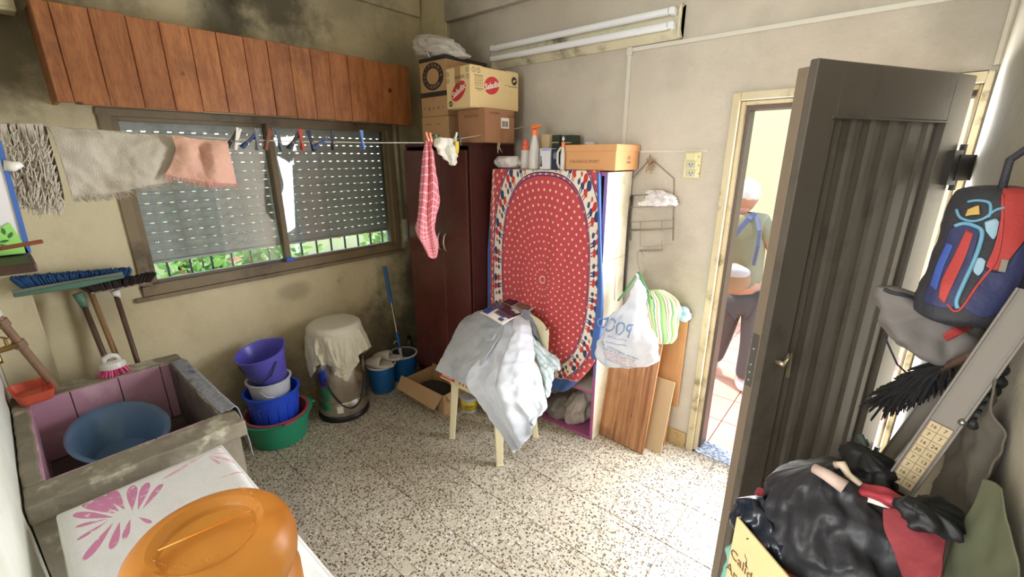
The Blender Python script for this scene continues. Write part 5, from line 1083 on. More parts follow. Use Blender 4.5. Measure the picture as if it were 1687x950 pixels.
tray(Matrix.Translation(V((-2.585, -.072, qz+.002))) @ Matrix.Rotation(math.radians(8), 4, 'Z'), .17, .105, .045, .004, .02, M_reddish, sd_)
mb = MB(Matrix.Translation(V((-2.585, -.072, qz+.014)))); mb.box((-.05, -.028, 0), (.05, .028, .004)); mb.build('drain_rib', M_reddish, sd_)
# scrubbing brush
br = thing('scrub_brush', 'white scrubbing brush with pink bristles on the sink rim', 'brush', tuple(AZ(193, 618, qz)))
bp = AZ(193, 620, qz); bp = V((-2.60, bp.y, qz)); rr = random.Random(2); mb = MB()
for k in range(150):
    g = rr.uniform(0, 6.28); q = rr.random()**.5; a = bp+V((.035*q*math.cos(g), .042*q*math.sin(g), .035)); d = V((.016*q*math.cos(g), .02*q*math.sin(g), -.032)); mb.tube([a, a+d], [.002, .0016], 4)
mb.build('bristles', pbr('hot pink bristle', srgb(236, 84, 150), .5), br, kind='stuff')
mb = MB(); mb.lathe([(.036, .032), (.040, .036), (.040, .052), (.034, .062), (.016, .068), (0, .068)], bp, 24, sy=1.2); mb.build('brush_head', M_bot, br, smooth=True, auto=.7)
mb = MB(); mb.tube([bp+V((0, -.03, .062)), bp+V((0, -.022, .085)), bp+V((0, 0, .094)), bp+V((0, .02, .086)), bp+V((0, .028, .064))], [.010, .012, .013, .011, .008], 10); mb.build('grip', M_bot, br, smooth=True)
# pipe with two brass taps
M_rust = pbr('rusty painted pipe', srgb(136, 108, 84), .6, var=.25, vs=20, bump=.4, bs=60); M_brass = pbr('old brass', srgb(172, 140, 84), .35, metal=.8, var=.2, vs=30)
pp = thing('water_pipe', 'rusty water pipe with two brass taps beside the sink', 'pipe', (-2.62, .0, qz))
pa, pb2 = V((-2.62, -.005, qz+.004)), AX(-12, 512, -2.56); pd = (pb2-pa)
mb = MB(); mb.tube([pa, pb2], .0145, 14); mb.build('pipe', M_rust, pp, smooth=True, auto=.8)
for t in (.60, .86):
    c = pa+pd*t; mb = MB(); mb.tube([c-pd.normalized()*.016, c+pd.normalized()*.016], .021, 10); mb.build('coupling', M_rust, pp, bevel=.002)
    d = V((.75, -.62, .1)).normalized(); mb = MB(); e = c+d*.10; e.y = max(e.y, LY+.02); mb.tube([c, c+d*.045, e, e+V((.012, 0, -.03)), e+V((.014, 0, -.045))], [.010, .012, .011, .010, .010], 10); tpn = mb.build('tap', M_brass, pp, smooth=True)
    mb = MB(); m_ = c+d*.05; mb.tube([m_, m_+V((0, 0, .04))], .006, 8); mb.bar(m_+V((-.025, -.01, .042)), m_+V((.025, .01, .042)), .010, .006); mb.build('tap_lever', M_brass, tpn, bevel=.002)
mb = MB(); c = pa+pd*.97; mb.tube([c-pd.normalized()*.012, c+pd.normalized()*.012], .020, 12); mb.build('white_collar', M_bot, pp, smooth=True, auto=.8)
# brooms
M_hand = wood('wooden handle', srgb(168, 134, 94), srgb(140, 106, 72), srgb(110, 80, 52), knot=False, sc=(8, 8, 1), rough=.6); M_handd = wood('dark wooden handle', srgb(98, 72, 58), srgb(80, 56, 46), srgb(60, 40, 34), knot=False, sc=(8, 8, 1), rough=.5)
def bristle_bar(a, b_, w, h, n, m, parent, up=V((0, 0, 1)), seed=1, splay=.02, r=.0028):
    rr = random.Random(seed); mb = MB(); s = (b_-a); sd = s.cross(up).normalized()
    for k in range(n):
        t = rr.random(); o = rr.uniform(-1, 1); p = a+s*t+sd*o*w*.4; q = p+up*h*rr.uniform(.85, 1)+sd*o*splay+s.normalized()*(t-.5)*splay*2*1.5+V((rr.uniform(-.004, .004),)*3)
        mb.tube([p, q], [r, r*.8], 4)
    return mb.build('bristles', m, parent, kind='stuff')
xb = -2.86
b1 = thing('broom', 'blue bristled broom standing upside down against the wall under the window', 'broom', (-2.74, .26, 0))
a, b_ = AX(42, 478, xb), AX(208, 462, xb); mb = MB(); mb.bar(a, b_, .04, .018); mb.build('head', M_hand, b1, bevel=.004)
bristle_bar(a, b_, .045, .065, 1100, pbr('blue bristle', srgb(44, 82, 132), .8, var=.3, vs=40), b1, seed=3, r=.0035)
mb = MB(); mb.tube([(a+b_)/2+V((0, .03, -.01)), V((-2.735, .275, .01))], .0115, 10); mb.build('handle', M_hand, b1, smooth=True)
b2 = thing('squeegee', 'green floor squeegee with a dark wooden handle standing upside down', 'squeegee', (-2.70, .26, 0)); M_sg = pbr('worn green plastic', srgb(82, 118, 100), .5, var=.15)
xs2 = -2.80; a, b_ = AX(22, 487, xs2), AX(204, 455, xs2); c = (a*.42+b_*.58); mb = MB(); mb.bar(a, c, .018, .014, w2=.03, h2=.03); mb.bar(c, b_, .03, .03, w2=.018, h2=.014); mb.build('head', M_sg, b2, bevel=.004)
mb = MB(); mb.bar(a+V((0, 0, .008)), b_+V((0, 0, .008)), .006, .030); mb.build('rubber_blade', pbr('grey rubber', srgb(110, 116, 106), .7), b2)
nk = AX(130, 490, xs2); mb = MB(); mb.tube([nk+V((0, 0, .02)), nk+V((.006, .01, -.05))], [.02, .014], 12); mb.build('socket', M_sg, b2, smooth=True)
mb = MB(); mb.tube([nk+V((.004, .008, -.03)), AX(180, 606, -2.70), V((-2.675, AX(180, 606, -2.70).y+.055, .01))], .0115, 10); mb.build('handle', M_handd, b2, smooth=True)
b3 = thing('broom', 'dark bristled broom with pale edge next to the window corner', 'broom', (-2.74, .36, 0)); xs3 = -2.84
a, b_ = AX(148, 482, xs3), AX(246, 464, xs3); mb = MB(); mb.bar(a, b_, .035, .010); mb.build('head', pbr('taupe plastic', srgb(150, 132, 116), .6), b3, bevel=.003)
bristle_bar(a, b_, .04, .045, 700, pbr('black bristle', srgb(48, 38, 36), .8, var=.3, vs=40), b3, seed=6, r=.003)
nk = AX(190, 482, xs3+.02); mb = MB(); mb.tube([nk+V((0, 0, .01)), nk+V((0, .005, -.03))], [.02, .013], 10); mb.build('socket', M_bot, b3, smooth=True)
mb = MB(); mb.tube([nk, AX(228, 600, -2.735), V((-2.71, AX(228, 600, -2.735).y+.05, .01))], .011, 10); mb.build('handle', M_handd, b3, smooth=True)

# ================================================================== SHELF AT THE LEFT EDGE
M_dkw = wood('dark shelf wood', srgb(70, 44, 30), srgb(54, 34, 24), srgb(40, 24, 18), knot=False, rough=.5)
sx_ = -1.50; sz = AX(30, 405, sx_).z-.02
t_ = thing('wall_shelf', 'small dark wooden wall shelf at the left edge of the view', 'shelf', (sx_, LY, sz-.03))
mb = MB(); mb.box((sx_-.09, LY, sz-.02), (sx_+.14, AX(52, 420, sx_).y, sz)); mb.build('board', M_dkw, t_, bevel=.003)
mb = MB(); mb.box((sx_-.06, LY, sz-.09), (sx_-.04, LY+.08, sz-.02)); mb.build('bracket', M_dkw, t_)
pk = thing('soap_packet', 'white and green soap powder packet with a blue edge on the small shelf', 'packet', (sx_, -.06, sz))
e1, e2 = AX(-40, 395, sx_), AX(44, 392, sx_); top_ = AX(2, 232, sx_)
mb = MB(); mb.prism([(sx_-.04, LY+.012, sz+.002), (sx_-.04, e2.y, sz+.002), (sx_-.04, top_.y, top_.z), (sx_-.04, LY+.012, top_.z+.02)], (.05, 0, 0)); mb.build('pouch', M_wbox, pk, bevel=.008, bseg=2)
mb = MB(); mb.prism([(sx_+.011, LY+.012, sz+.004), (sx_+.011, e2.y-.004, sz+.004), (sx_+.011, e2.y-.018, sz+.075), (sx_+.011, e2.y-.05, sz+.055), (sx_+.011, LY+.012, sz+.03)], (.001, 0, 0)); gp = mb.build('green_print', pbr('leaf green ink', srgb(150, 214, 110), .5), pk)
mb = MB(); M_lf = pbr('dark leaf ink', srgb(60, 110, 60), .5)
for (dy, dz, an) in ((0, .0, .2), (.012, .012, 1.0), (-.012, .01, 2.2), (.004, .022, 1.6), (-.002, -.01, -.6)):
    c = V((sx_+.0125, e2.y-.035+dy, sz+.035+dz)); mb.grid([[c+V((0, math.cos(an)*.008*s, math.sin(an)*.008*s))+V((0, -math.sin(an), math.cos(an)))*w*.003*(1-s*s) for w in (-1, 1)] for s in (-1, -.5, 0, .5, 1)])
mb.build('leaf_print', M_lf, gp, solid=.0004)
mb = MB(); mb.prism([(sx_+.011, e2.y-.009, sz+.004), (sx_+.011, e2.y, sz+.004), (sx_+.011, top_.y, top_.z), (sx_+.011, top_.y-.009, top_.z)], (.001, 0, 0)); mb.build('blue_edge', pbr('blue print', srgb(66, 104, 176), .5), pk)
h0 = AX(6, 272, sx_+.02); h1 = AX(36, 270, sx_+.02); mb = MB(); mb.tube([h0, (h0+h1)/2+V((0, 0, -.004)), h1], [.012, .011, .006], 10); mb.build('white_clip', M_bot, pk, smooth=True)
pn = thing('dark_pot', 'dark pot with a brown handle on the shelf at the left edge', 'pot', (sx_+.09, -.09, sz)); c = V((sx_+.085, LY+.06, sz+.001)); mb = MB(); mb.lathe([(0, 0), (.04, 0), (.05, .01), (.052, .03), (.050, .034), (.045, .03), (.036, .008), (0, .006)], c, 28); mb.build('body', pbr('burnt enamel', srgb(46, 32, 30), .5), pn, smooth=True, auto=.8)
q = AX(72, 399, sx_+.09); mb = MB(); mb.bar(c+V((0, .045, .026)), V((sx_+.085, q.y, sz+.036)), .014, .008); mb.build('handle', pbr('brown handle', srgb(120, 62, 36), .5), pn, bevel=.002)

# ================================================================== TABLE, PALM TOWEL AND WATER JUG
tx0, tx1, ty0, ty1, tz = -1.64, -.42, -.085, .335, .745
tb = thing('side_table', 'small white table under the palm leaf towel in the foreground', 'table', ((tx0+tx1)/2, .12, 0)); M_tab = pbr('white table enamel', srgb(226, 226, 222), .45)
mb = MB(); mb.box((tx0, ty0, tz-.03), (tx1, ty1, tz)); mb.build('table_top', M_tab, tb, bevel=.008, bseg=2)
for x in (tx0+.03, tx1-.07):
    for y in (ty0+.02, ty1-.06): mb = MB(); mb.box((x, y, 0), (x+.04, y+.04, tz-.03)); mb.build('leg', M_tab, tb, bevel=.003)
def palm_mat():
    m, b = newmat('palm towel'); x, y, z, o = coords('World')
    base = mixc(noi(o, 40, 4), srgb(226, 226, 228), srgb(240, 240, 240)); nn = noi(o, 60, 2)
    c = base; Lf = None
    def leafs(lst, wid):
        acc = None
        for (x0, y0), (x1, y1) in lst:
            a, q = AZ(x0*.3157, 650+y0*.3157, .752), AZ(x1*.3157, 650+y1*.3157, .752); mid = (a+q)/2; d = q-a; L = d.length/2
            an = math.atan2(d.y, d.x); ca_, sa_ = math.cos(an), math.sin(an); A_ = ((x-mid.x)*ca_+(y-mid.y)*sa_)/L; B_ = ((y-mid.y)*ca_-(x-mid.x)*sa_)/((A_*.42+.58)*(L*wid*1.35)); e = (A_*A_+B_*B_) < 1.0; acc = e if acc is None else xmax(acc, e)
        return acc
    f1 = leafs([((590, 640), (385, 625)), ((600, 620), (435, 565)), ((620, 610), (495, 525)), ((650, 600), (572, 497)), ((690, 605), (690, 475)), ((720, 600), (768, 460)), ((745, 595), (845, 465)), ((560, 648), (395, 690)), ((565, 658), (402, 760)), ((590, 670), (440, 865)), ((625, 665), (585, 805)), ((680, 650), (650, 755)), ((725, 640), (790, 670))], .21)
    f2 = leafs([((1080, 300), (790, 405)), ((1075, 310), (850, 440)), ((1060, 290), (870, 330)), ((1080, 290), (1010, 255)), ((1090, 310), (1315, 282)), ((1090, 318), (1255, 350)), ((1090, 298), (1200, 240)), ((1090, 302), (1265, 258)), ((1085, 320), (1150, 362)), ((1130, 440), (1330, 375))], .11)
    c = mixc(f1*ramp(nn, .2, .45), c, srgb(214, 140, 178)); c = mixc(f2*ramp(nn, .2, .6), c, srgb(232, 176, 190))
    setc(b, 'Base Color', c); b.inputs['Roughness'].default_value = .95; b.inputs['Specular IOR Level'].default_value = .1; bumpn(b, noi(o, 300, 2), .5, .003); return m
G = []
for i in range(70):
    row = []
    for j in range(60):
        x = -1.73+(-.36+1.73)*i/69; y = -.25+(.45+.25)*j/59; cxr = min(max(x, tx0+.03), tx1); cyr = min(max(y, ty0+.03), ty1-.03); ex, ey = x-cxr, y-cyr; e = math.hypot(ex, ey); R = .03
        if e < 1e-6: q = V((x, y, tz+.006))
        else:
            d = V((ex/e, ey/e, 0)); s = min(e/R, math.pi/2); w_ = .004*math.sin((x+y)*45)*min(1, max(0, e-R)*12); q = V((cxr, cyr, tz+.006))+d*(R*math.sin(s)+w_)-V((0, 0, R*(1-math.cos(s))+max(0, e-R*math.pi/2)))
        q.y = max(q.y, LY+.006+.0*j); q.z += .0015*mnoise.noise(V((x*14, y*14, 0))); row.append(q)
    G.append(row)
mb = MB(); mb.grid(G); mb.build('palm_towel', palm_mat(), smooth=True, solid=.004, label='white towel with pink palm leaves covering the foreground table', cat='towel')
JC = V((-.700, .100, tz+.012))
def amber():
    m, b = newmat('amber plastic'); x, y, z, o = coords()
    setc(b, 'Base Color', mixc(noi(o, 5, 4), srgb(192, 128, 54), srgb(206, 146, 70))); b.inputs['Transmission Weight'].default_value = .78; b.inputs['Roughness'].default_value = .32; b.inputs['IOR'].default_value = 1.2; b.inputs['Specular IOR Level'].default_value = .5
    bumpn(b, noi(o, 25, 3), .08, .01); return m
M_amb = amber(); H = .455
jg = thing('water_jug', 'big amber plastic water jug standing upside down on the palm towel', 'jug', tuple(JC))
prof = [(.028, 0), (.030, .05), (.034, .055), (.05, .07), (.10, .10), (.128, .135), (.134, .16), (.134, .225), (.128, .235), (.124, .245), (.128, .255), (.134, .265), (.134, .33), (.126, .345), (.122, .355), (.126, .365), (.134, .375), (.137, .392), (.137, .408), (.133, .424), (.126, .438), (.117, .447), (.106, .452), (.096, .4545), (.088, .455), (.0865, .454), (.076, .446), (.0748, .4445), (.0742, .4385), (.073, .4365), (.06, .4362), (0, .436)]
prof = [(r*.85, h-.02*(h > .1)) for r, h in prof]; prof = [(r*1.01, h-.022*(h > .1)) for r, h in prof]; mb = MB(); mb.lathe(prof, JC, 72); mb.build('jug_body', M_amb, jg, smooth=True, auto=.55)
mb = MB(); mb.tube([JC+V((-.011, -.058, .4166)), JC+V((0, 0, .4166)), JC+V((.011, .058, .4166))], .0010, 6); mb.build('mould_seam', pbr('amber ridge', srgb(226, 130, 20), .3), jg, smooth=True, label='mould seam ridge across the base')
M_ambt = pbr('amber lettering', srgb(160, 96, 30), .35)
for s_, g0, st, fl in (('LUNAR COM. 20 L', -78, 5.2, 1), ('INDUSTRIA ARGENTINA', 28, 5.0, 1)):
    for k, ch in enumerate(s_):
        g = math.radians(g0+st*k); text(ch, .006, JC+V((math.cos(g)*.08180, math.sin(g)*.0690, .4306)), (-math.sin(g), math.cos(g), 0), (-math.cos(g), -math.sin(g), -.7), M_ambt, jg, ext=.0003)

# ================================================================== BUCKETS
def zat(px, py, X): return AX(px, py, X).z
bx, by_ = -2.69, .865
M_tub = pbr('green plastic', srgb(40, 148, 112), .35, var=.06); M_redb = pbr('dull red plastic', srgb(176, 82, 84), .4, var=.08); M_bb = pbr('royal blue plastic', srgb(36, 78, 214), .3, var=.06); M_wb = pbr('white bucket plastic', srgb(204, 208, 214), .4, var=.05); M_pb = pbr('violet blue plastic', srgb(92, 88, 190), .35, var=.06)
def tub(name, label, c, rb, rt, h, rim, m, cat, sx=1, sy=1, T=None, ribs=None, th=.004, n=48):
    t = thing(name, label, cat, tuple(c), 'stacked wash tubs and buckets'); mb = MB(T)
    prof = [(0, .004), (rb*.9, 0), (rb, .006), (rt, h-.012), (rt+rim, h-.010), (rt+rim+.002, h-.002), (rt+rim*.6, h), (rt-th, h-.002), (rb-th, .012), (0, .010)]
    mb.lathe(prof, (0, 0, 0) if T else c, n, sx=sx, sy=sy, fn=ribs); mb.build('body', m, t, smooth=True, auto=.9); return t
g1 = tub('wash_tub', 'round green plastic tub at the bottom of the bucket stack', (bx, by_, 0), .155, .190, .185, .014, M_tub, 'tub')
mb = MB(); 
for s in (-1, 1): 
    mb = MB(); a = V((bx+.12*0+.205*.0, by_+s*.206, .17)); mb.box((bx-.05, by_+(s*.195 if s > 0 else -.225), .165), (bx+.05, by_+(.225 if s > 0 else -.195), .176)); mb.build('grip', M_tub, g1, bevel=.004)
g2 = tub('wash_tub', 'dull red plastic tub nested inside the green one', (bx, by_, .016), .145, .176, .178, .012, M_redb, 'tub')
mb = MB(); q = AX(428, 707, bx+.19); mb.box((bx+.18, by_-.04, .185), (bx+.215, by_+.035, .192)); mb.build('grip', M_redb, g2, bevel=.004)
zb = max(.30, zat(440, 640, bx))-.0
g3 = tub('bucket', 'royal blue ribbed bucket standing in the red tub', (bx-.005, by_-.005, .032), .118, .150, .315, .010, M_bb, 'bucket')
for k in range(10):
    g = math.radians(-100+k*22); mb = MB(); mb.tube([V((bx-.005+math.cos(g)*(.122), by_-.005+math.sin(g)*.122, .06)), V((bx-.005+math.cos(g)*(.143), by_-.005+math.sin(g)*.143, .27)), V((bx-.005+math.cos(g+.12)*(.1475), by_-.005+math.sin(g+.12)*.1475, .285))], .003, 6); mb.build('rib', M_bb, g3, smooth=True)
g4 = tub('bucket', 'white bucket between the blue and the violet bucket', (bx-.004, by_-.01, .20), .095, .118, .225, .008, M_wb, 'bucket')
mb = MB(); mb.tube([V((bx+.08, by_-.10, .39)), V((bx+.12, by_-.075, .36)), V((bx+.13, by_-.04, .35))], .004, 6); mb.build('bail', M_wb, g4, smooth=True)
T5 = Matrix.Translation(V((bx+.0, by_-.0, .408))) @ Matrix.Rotation(math.radians(11), 4, V((.9, .35, 0)))
t5 = thing('bucket', 'violet blue bucket with a pouring lip on top of the stack', 'bucket', (bx, by_, .432), 'stacked wash tubs and buckets')
sp = lambda g, h: 1+.16*max(0, math.cos(g-math.radians(100)))**14*max(0, (h-.1)/.13)
mb = MB(T5); mb.lathe([(0, .003), (.088, 0), (.095, .006), (.128, .20), (.136, .203), (.137, .211), (.130, .213), (.124, .205), (.090, .012), (0, .010)], (0, 0, 0), 64, fn=sp); mb.build('body', M_pb, t5, smooth=True, auto=.9)
mb = MB(T5); mb.tube([(.02, -.132, .185), (.085, -.125, .12), (.115, -.085, .075), (.126, -.02, .10), (.130, .03, .17)], .0045, 8); mb.build('bail', pbr('dark bail', srgb(40, 36, 60), .5), t5, smooth=True)

# ================================================================== STEEL BIN
bc = V((-2.66, 1.29, 0)); br_ = .163
def brushed():
    m, b = newmat('brushed steel'); x, y, z, o = coords(); n = noi(o, 40, 3, stretch=(1, 1, .02))
    setc(b, 'Base Color', mixc(n, srgb(190, 184, 178), srgb(222, 216, 208))); b.inputs['Metallic'].default_value = 1; b.inputs['Roughness'].default_value = .24; b.inputs['Anisotropic'].default_value = .5; return m
M_ss = brushed(); M_blk = pbr('black plastic', srgb(30, 28, 30), .4)
bn = thing('pedal_bin', 'round brushed steel pedal bin with a black base', 'bin', tuple(bc))
mb = MB(); mb.lathe([(br_+.006, 0), (br_+.008, .01), (br_+.004, .035), (br_-.002, .04), (0, .04)], bc, 56); mb.build('base_ring', M_blk, bn, smooth=True, auto=.8)
mb = MB(); mb.lathe([(br_-.002, .036), (br_, .04), (br_, .14), (br_-.001, .142), (br_, .144), (br_, .60), (br_-.002, .602)], bc, 64); mb.build('steel_body', M_ss, bn, smooth=True, auto=.8)
ztop_ = .66
mb = MB(); mb.lathe([(br_+.002, .600), (br_+.004, .608), (br_+.004, .625), (br_*.9, .648), (br_*.5, ztop_), (0, ztop_+.003)], bc, 56); mb.build('lid', M_blk, bn, smooth=True, auto=.8)
pts = [bc+V((math.cos(g)*(br_+.006), math.sin(g)*(br_+.006), .33-.24*math.sin(max(0, min(1, (g+1.1)/2.0))*math.pi)**.8)) for g in np.linspace(-1.1, .9, 18)]
mb = MB(); mb.tube(pts, .004, 6); mb.build('bail', M_blk, bn, smooth=True)
g = -.62; p_ = bc+V((math.cos(g)*(br_+.0015), math.sin(g)*(br_+.0015), .085)); mb = MB(); mb.grid([[bc+V((math.cos(-.62+a)*(br_+.0015), math.sin(-.62+a)*(br_+.0015), z)) for a in (-.12, 0, .12)] for z in (.12, .07)]); mb.build('sticker', M_whiteink, bn, solid=.0005)
M_cream = pbr('cream cotton', srgb(206, 200, 180), .9, bump=.25, bs=90, var=.04)
e45 = math.radians(33); P = flat(bc+V((.01, -.015, ztop_+.04)), (math.cos(e45), math.sin(e45), 0), (-math.sin(e45), math.cos(e45), 0), .60, .60, 60, 60)
P[..., 2] += .004*np.random.RandomState(3).randn(60, 60)
P = drape(P, [ccyl(bc.x, bc.y, br_+.004, ztop_+.002)], 150, 10, g=.0007)
mb = MB(); mb.grid(P); mb.build('cotton_cloth', M_cream, smooth=True, solid=.002, sub=1, label='cream cotton cloth draped over the lid of the steel bin', cat='cloth')

# ================================================================== MOP BUCKET, SLIPPERS, BOTTLES
M_mb = pbr('mop bucket blue', srgb(28, 98, 168), .35, var=.06)
mk_ = thing('mop_bucket', 'blue twin mop bucket with a white rim and a spin basket', 'bucket', (-2.73, 1.72, 0)); mbz = .215
ca, cb2 = V((-2.70, 1.635, 0)), V((-2.725, 1.855, 0))
for n_, c, r in (('wash_side', ca, .105), ('spin_side', cb2, .108)): mb = MB(); mb.lathe([(0, .003), (r*.82, 0), (r*.86, .008), (r, mbz-.008), (r-.004, mbz-.006), (r*.84-.004, .012), (0, .010)], c, 40); mb.build(n_, M_mb, mk_, smooth=True, auto=.8)
for c, r in ((ca, .105), (cb2, .108)): mb = MB(); mb.tube([c+V((math.cos(g)*r, math.sin(g)*r, mbz)) for g in np.linspace(0, 2*math.pi, 40)], .008, 8, cap=False); mb.build('rim', M_wb, mk_, smooth=True)
mb = MB(); mb.lathe([(.0, .13), (.075, .13), (.088, .215), (.094, .222), (.084, .216), (.070, .137), (0, .137)], cb2, 32); mb.build('spin_basket', pbr('dark basket', srgb(70, 68, 72), .4), mk_, smooth=True, auto=.8)
mp_ = thing('spin_mop', 'blue and silver spin mop pole standing in the mop bucket', 'mop', tuple(cb2)); pb_ = cb2+V((-.005, -.01, .15)); pt2 = AX(633, 437, -2.86); dv = pt2-pb_
for n_, a, b_, r, m_ in (('lower_sleeve', 0.02, .14, .012, M_bot), ('blue_lock', .14, .31, .013, M_mb), ('pole', .30, .64, .009, M_ss), ('grip', .62, .99, .0135, M_mb)): mb = MB(); mb.tube([pb_+dv*a, pb_+dv*b_], r, 12); mb.build(n_, m_, mp_, smooth=True, auto=.8)
mb = MB(); mb.ball(pb_+V((0, 0, .01)), 1, (.05, .05, .02), 20, 8, lambda d: 1+.15*mnoise.noise(V(d)*6)); mb.build('mop_pad', M_wb, mp_, smooth=True)
mb = MB(); q = pb_+dv*.2; mb.tube([q, q+V((.0, -.03, .02)), q+V((0, -.045, .0))], .004, 6); mb.build('foot_clip', M_bot, mp_, smooth=True)
M_slip = pbr('off white rubber', srgb(206, 200, 192), .6, var=.05, bump=.1, bs=60)
def slipper(c, yaw, pitch, label):
    T = Matrix.Translation(V(c)) @ Matrix.Rotation(yaw, 4, 'Z') @ Matrix.Rotation(pitch, 4, 'Y'); t = thing('slipper', label, 'slipper', c, 'slippers on the mop bucket')
    def wd_(s): return .036+.012*math.sin(s*math.pi*.9+.2)-(.012 if s < .1 else 0)+.006*s
    pts = []; N = 26
    for k in range(N):
        g = 2*math.pi*k/N; s = (1-math.cos(g))/2; pts.append((.115*-math.cos(g), math.copysign(abs(math.sin(g))**.7, math.sin(g))*wd_(s), 0))
    mb = MB(T); mb.prism(pts, (0, 0, .022)); mb.build('sole', M_slip, t, bevel=.005, bseg=2)
    rows = []
    for i in range(9):
        s = .40+.58*i/8; x = -.115+.23*s; w = wd_(s)*min(1, math.sqrt(max(0.02, (1-s)*9))); h = .060-.028*max(0, s-.55)/.45; rows.append([(x, w*math.cos(math.pi*j/12)*1.02, .018+(h-.01)*math.sin(math.pi*j/12)*(1 if s < .9 else .75)) for j in range(13)])
    mb = MB(T); mb.grid(rows); mb.build('upper', M_slip, t, smooth=True, solid=.006)
slipper((-2.66, 1.60, mbz+.010), math.radians(-150), 0, 'off white rubber slipper nearer the steel bin on the mop bucket'); slipper((-2.70, 1.70, mbz+.012), math.radians(-140), 0, 'off white rubber slipper nearer the mop pole on the mop bucket')
p_ = AZ(676, 592, 0); bt_ = thing('glass_bottle', 'clear bottle on the floor behind the mop bucket', 'bottle', (-2.86, 2.02, 0)); mb = MB(); mb.lathe([(0, 0), (.038, 0), (.042, .01), (.042, .16), (.015, .215), (.013, .25)], (-2.86, 2.02, 0), 24); mb.build('body', pbr('cloudy glass', srgb(150, 160, 140), .15, trans=.7), bt_, smooth=True, auto=.8); mb = MB(); mb.lathe([(.016, .245), (.016, .268), (0, .27)], (-2.86, 2.02, 0), 16); mb.build('cap', M_blk, bt_, smooth=True, auto=.8)
jc = (-2.76, 2.10, 0); bt_ = thing('jar', 'dark jar with a black lid beside the wardrobe foot', 'jar', jc); mb = MB(); mb.lathe([(0, 0), (.05, 0), (.055, .01), (.055, .15), (.045, .175), (.04, .18), (0, .18)], jc, 28); mb.build('body', pbr('dark glass', srgb(44, 42, 48), .15), bt_, smooth=True, auto=.8)
mb = MB(); mb.lathe([(.046, .178), (.046, .205), (0, .207)], jc, 24); mb.build('lid', M_blk, bt_, smooth=True, auto=.8); mb = MB(); mb.lathe([(.0556, .06), (.0556, .12)], jc, 28, fn=None); lb = mb.build('label_band', pbr('dark label', srgb(70, 74, 92), .5), bt_, smooth=True, solid=.0005)
text('CAFE', .022, V(jc)+V((.04, -.0405, .09)), (.7, .7, 0), uu, M_whiteink, bt_)

# ================================================================== OPEN CARDBOARD BOX AND YELLOW TUB
M_ob = cardboard('open box cardboard', srgb(190, 154, 112)); P1, P2_ = AZ(671, 652), AZ(732, 685); d1 = (P2_-P1); W1 = d1.length; d1.normalize(); d2 = V((-d1.y, d1.x, 0)); D1 = .26; hb = .155; th = .004
T = Matrix(((d1.x, d2.x, 0, P1.x), (d1.y, d2.y, 0, P1.y), (0, 0, 1, 0), (0, 0, 0, 1)))
ob = thing('open_box', 'open brown cardboard box on the floor behind the chair', 'box', tuple(P1))
for n_, a, b_ in (('front_side', (0, 0, 0), (W1, th, hb)), ('back_side', (0, D1-th, 0), (W1, D1, hb+.02)), ('left_side', (0, th, 0), (th, D1-th, hb)), ('right_side', (W1-th, th, 0), (W1, D1-th, hb)), ('base', (th, th, 0), (W1-th, D1-th, th))): mb = MB(T); mb.box(a, b_); mb.build(n_, M_ob, ob)
mb = MB(T); mb.prism([(-.05, -.004, hb), (W1-.005, -.004, hb), (W1-.02, -.07, hb-.085), (-.03, -.065, hb-.07)], (0, .0015, .003)); mb.build('front_flap', M_ob, ob)
mb = MB(T); mb.prism([(.02, D1, hb+.018), (W1-.02, D1, hb+.018), (W1-.03, D1+.03, hb+.06), (.04, D1+.03, hb+.06)], (0, .003, 0)); mb.build('back_flap', M_ob, ob)
mb = MB(T); mb.prism([(W1, .02, hb), (W1, D1-.02, hb), (W1+.03, D1-.04, hb-.06), (W1+.03, .04, hb-.06)], (.002, 0, .002)); mb.build('right_flap', M_ob, ob)
crumple((W1/2, D1/2, .055), (W1*.42, D1*.40, .045), 4, .25, 2.5, T=T).build('dark_rags', pbr('dark rag', srgb(60, 52, 46), .95, var=.3, vs=10), ob, smooth=True)
mb = MB(T); mb.box((W1*.55, -.0008, .012), (W1*.86, 0, .055)); mb.build('blue_print', pbr('grey blue ink', srgb(120, 112, 122), .7), ob)
yt = thing('paint_tub', 'small yellow labelled tub on the floor under the chair', 'tub', (-1.99, 1.86, 0)); yc = (-1.985, 1.87, 0); mb = MB(); mb.lathe([(0, 0), (.056, 0), (.058, .005), (.064, .10), (.067, .102), (.067, .112), (0, .113)], yc, 32); mb.build('body', M_wb, yt, smooth=True, auto=.7)
mb = MB(); mb.lathe([(.0592, .018), (.0635, .088)], yc, 32); mb.build('yellow_label', pbr('yellow label', srgb(222, 198, 60), .5), yt, smooth=True, solid=.0005)
dn_ = V((.75, -.66, 0)); text('BLOC', .026, V(yc)+V((.0490, -.0440, .055)), (.66, .75, 0), uu, pbr('label blue', srgb(60, 70, 90), .5), yt)

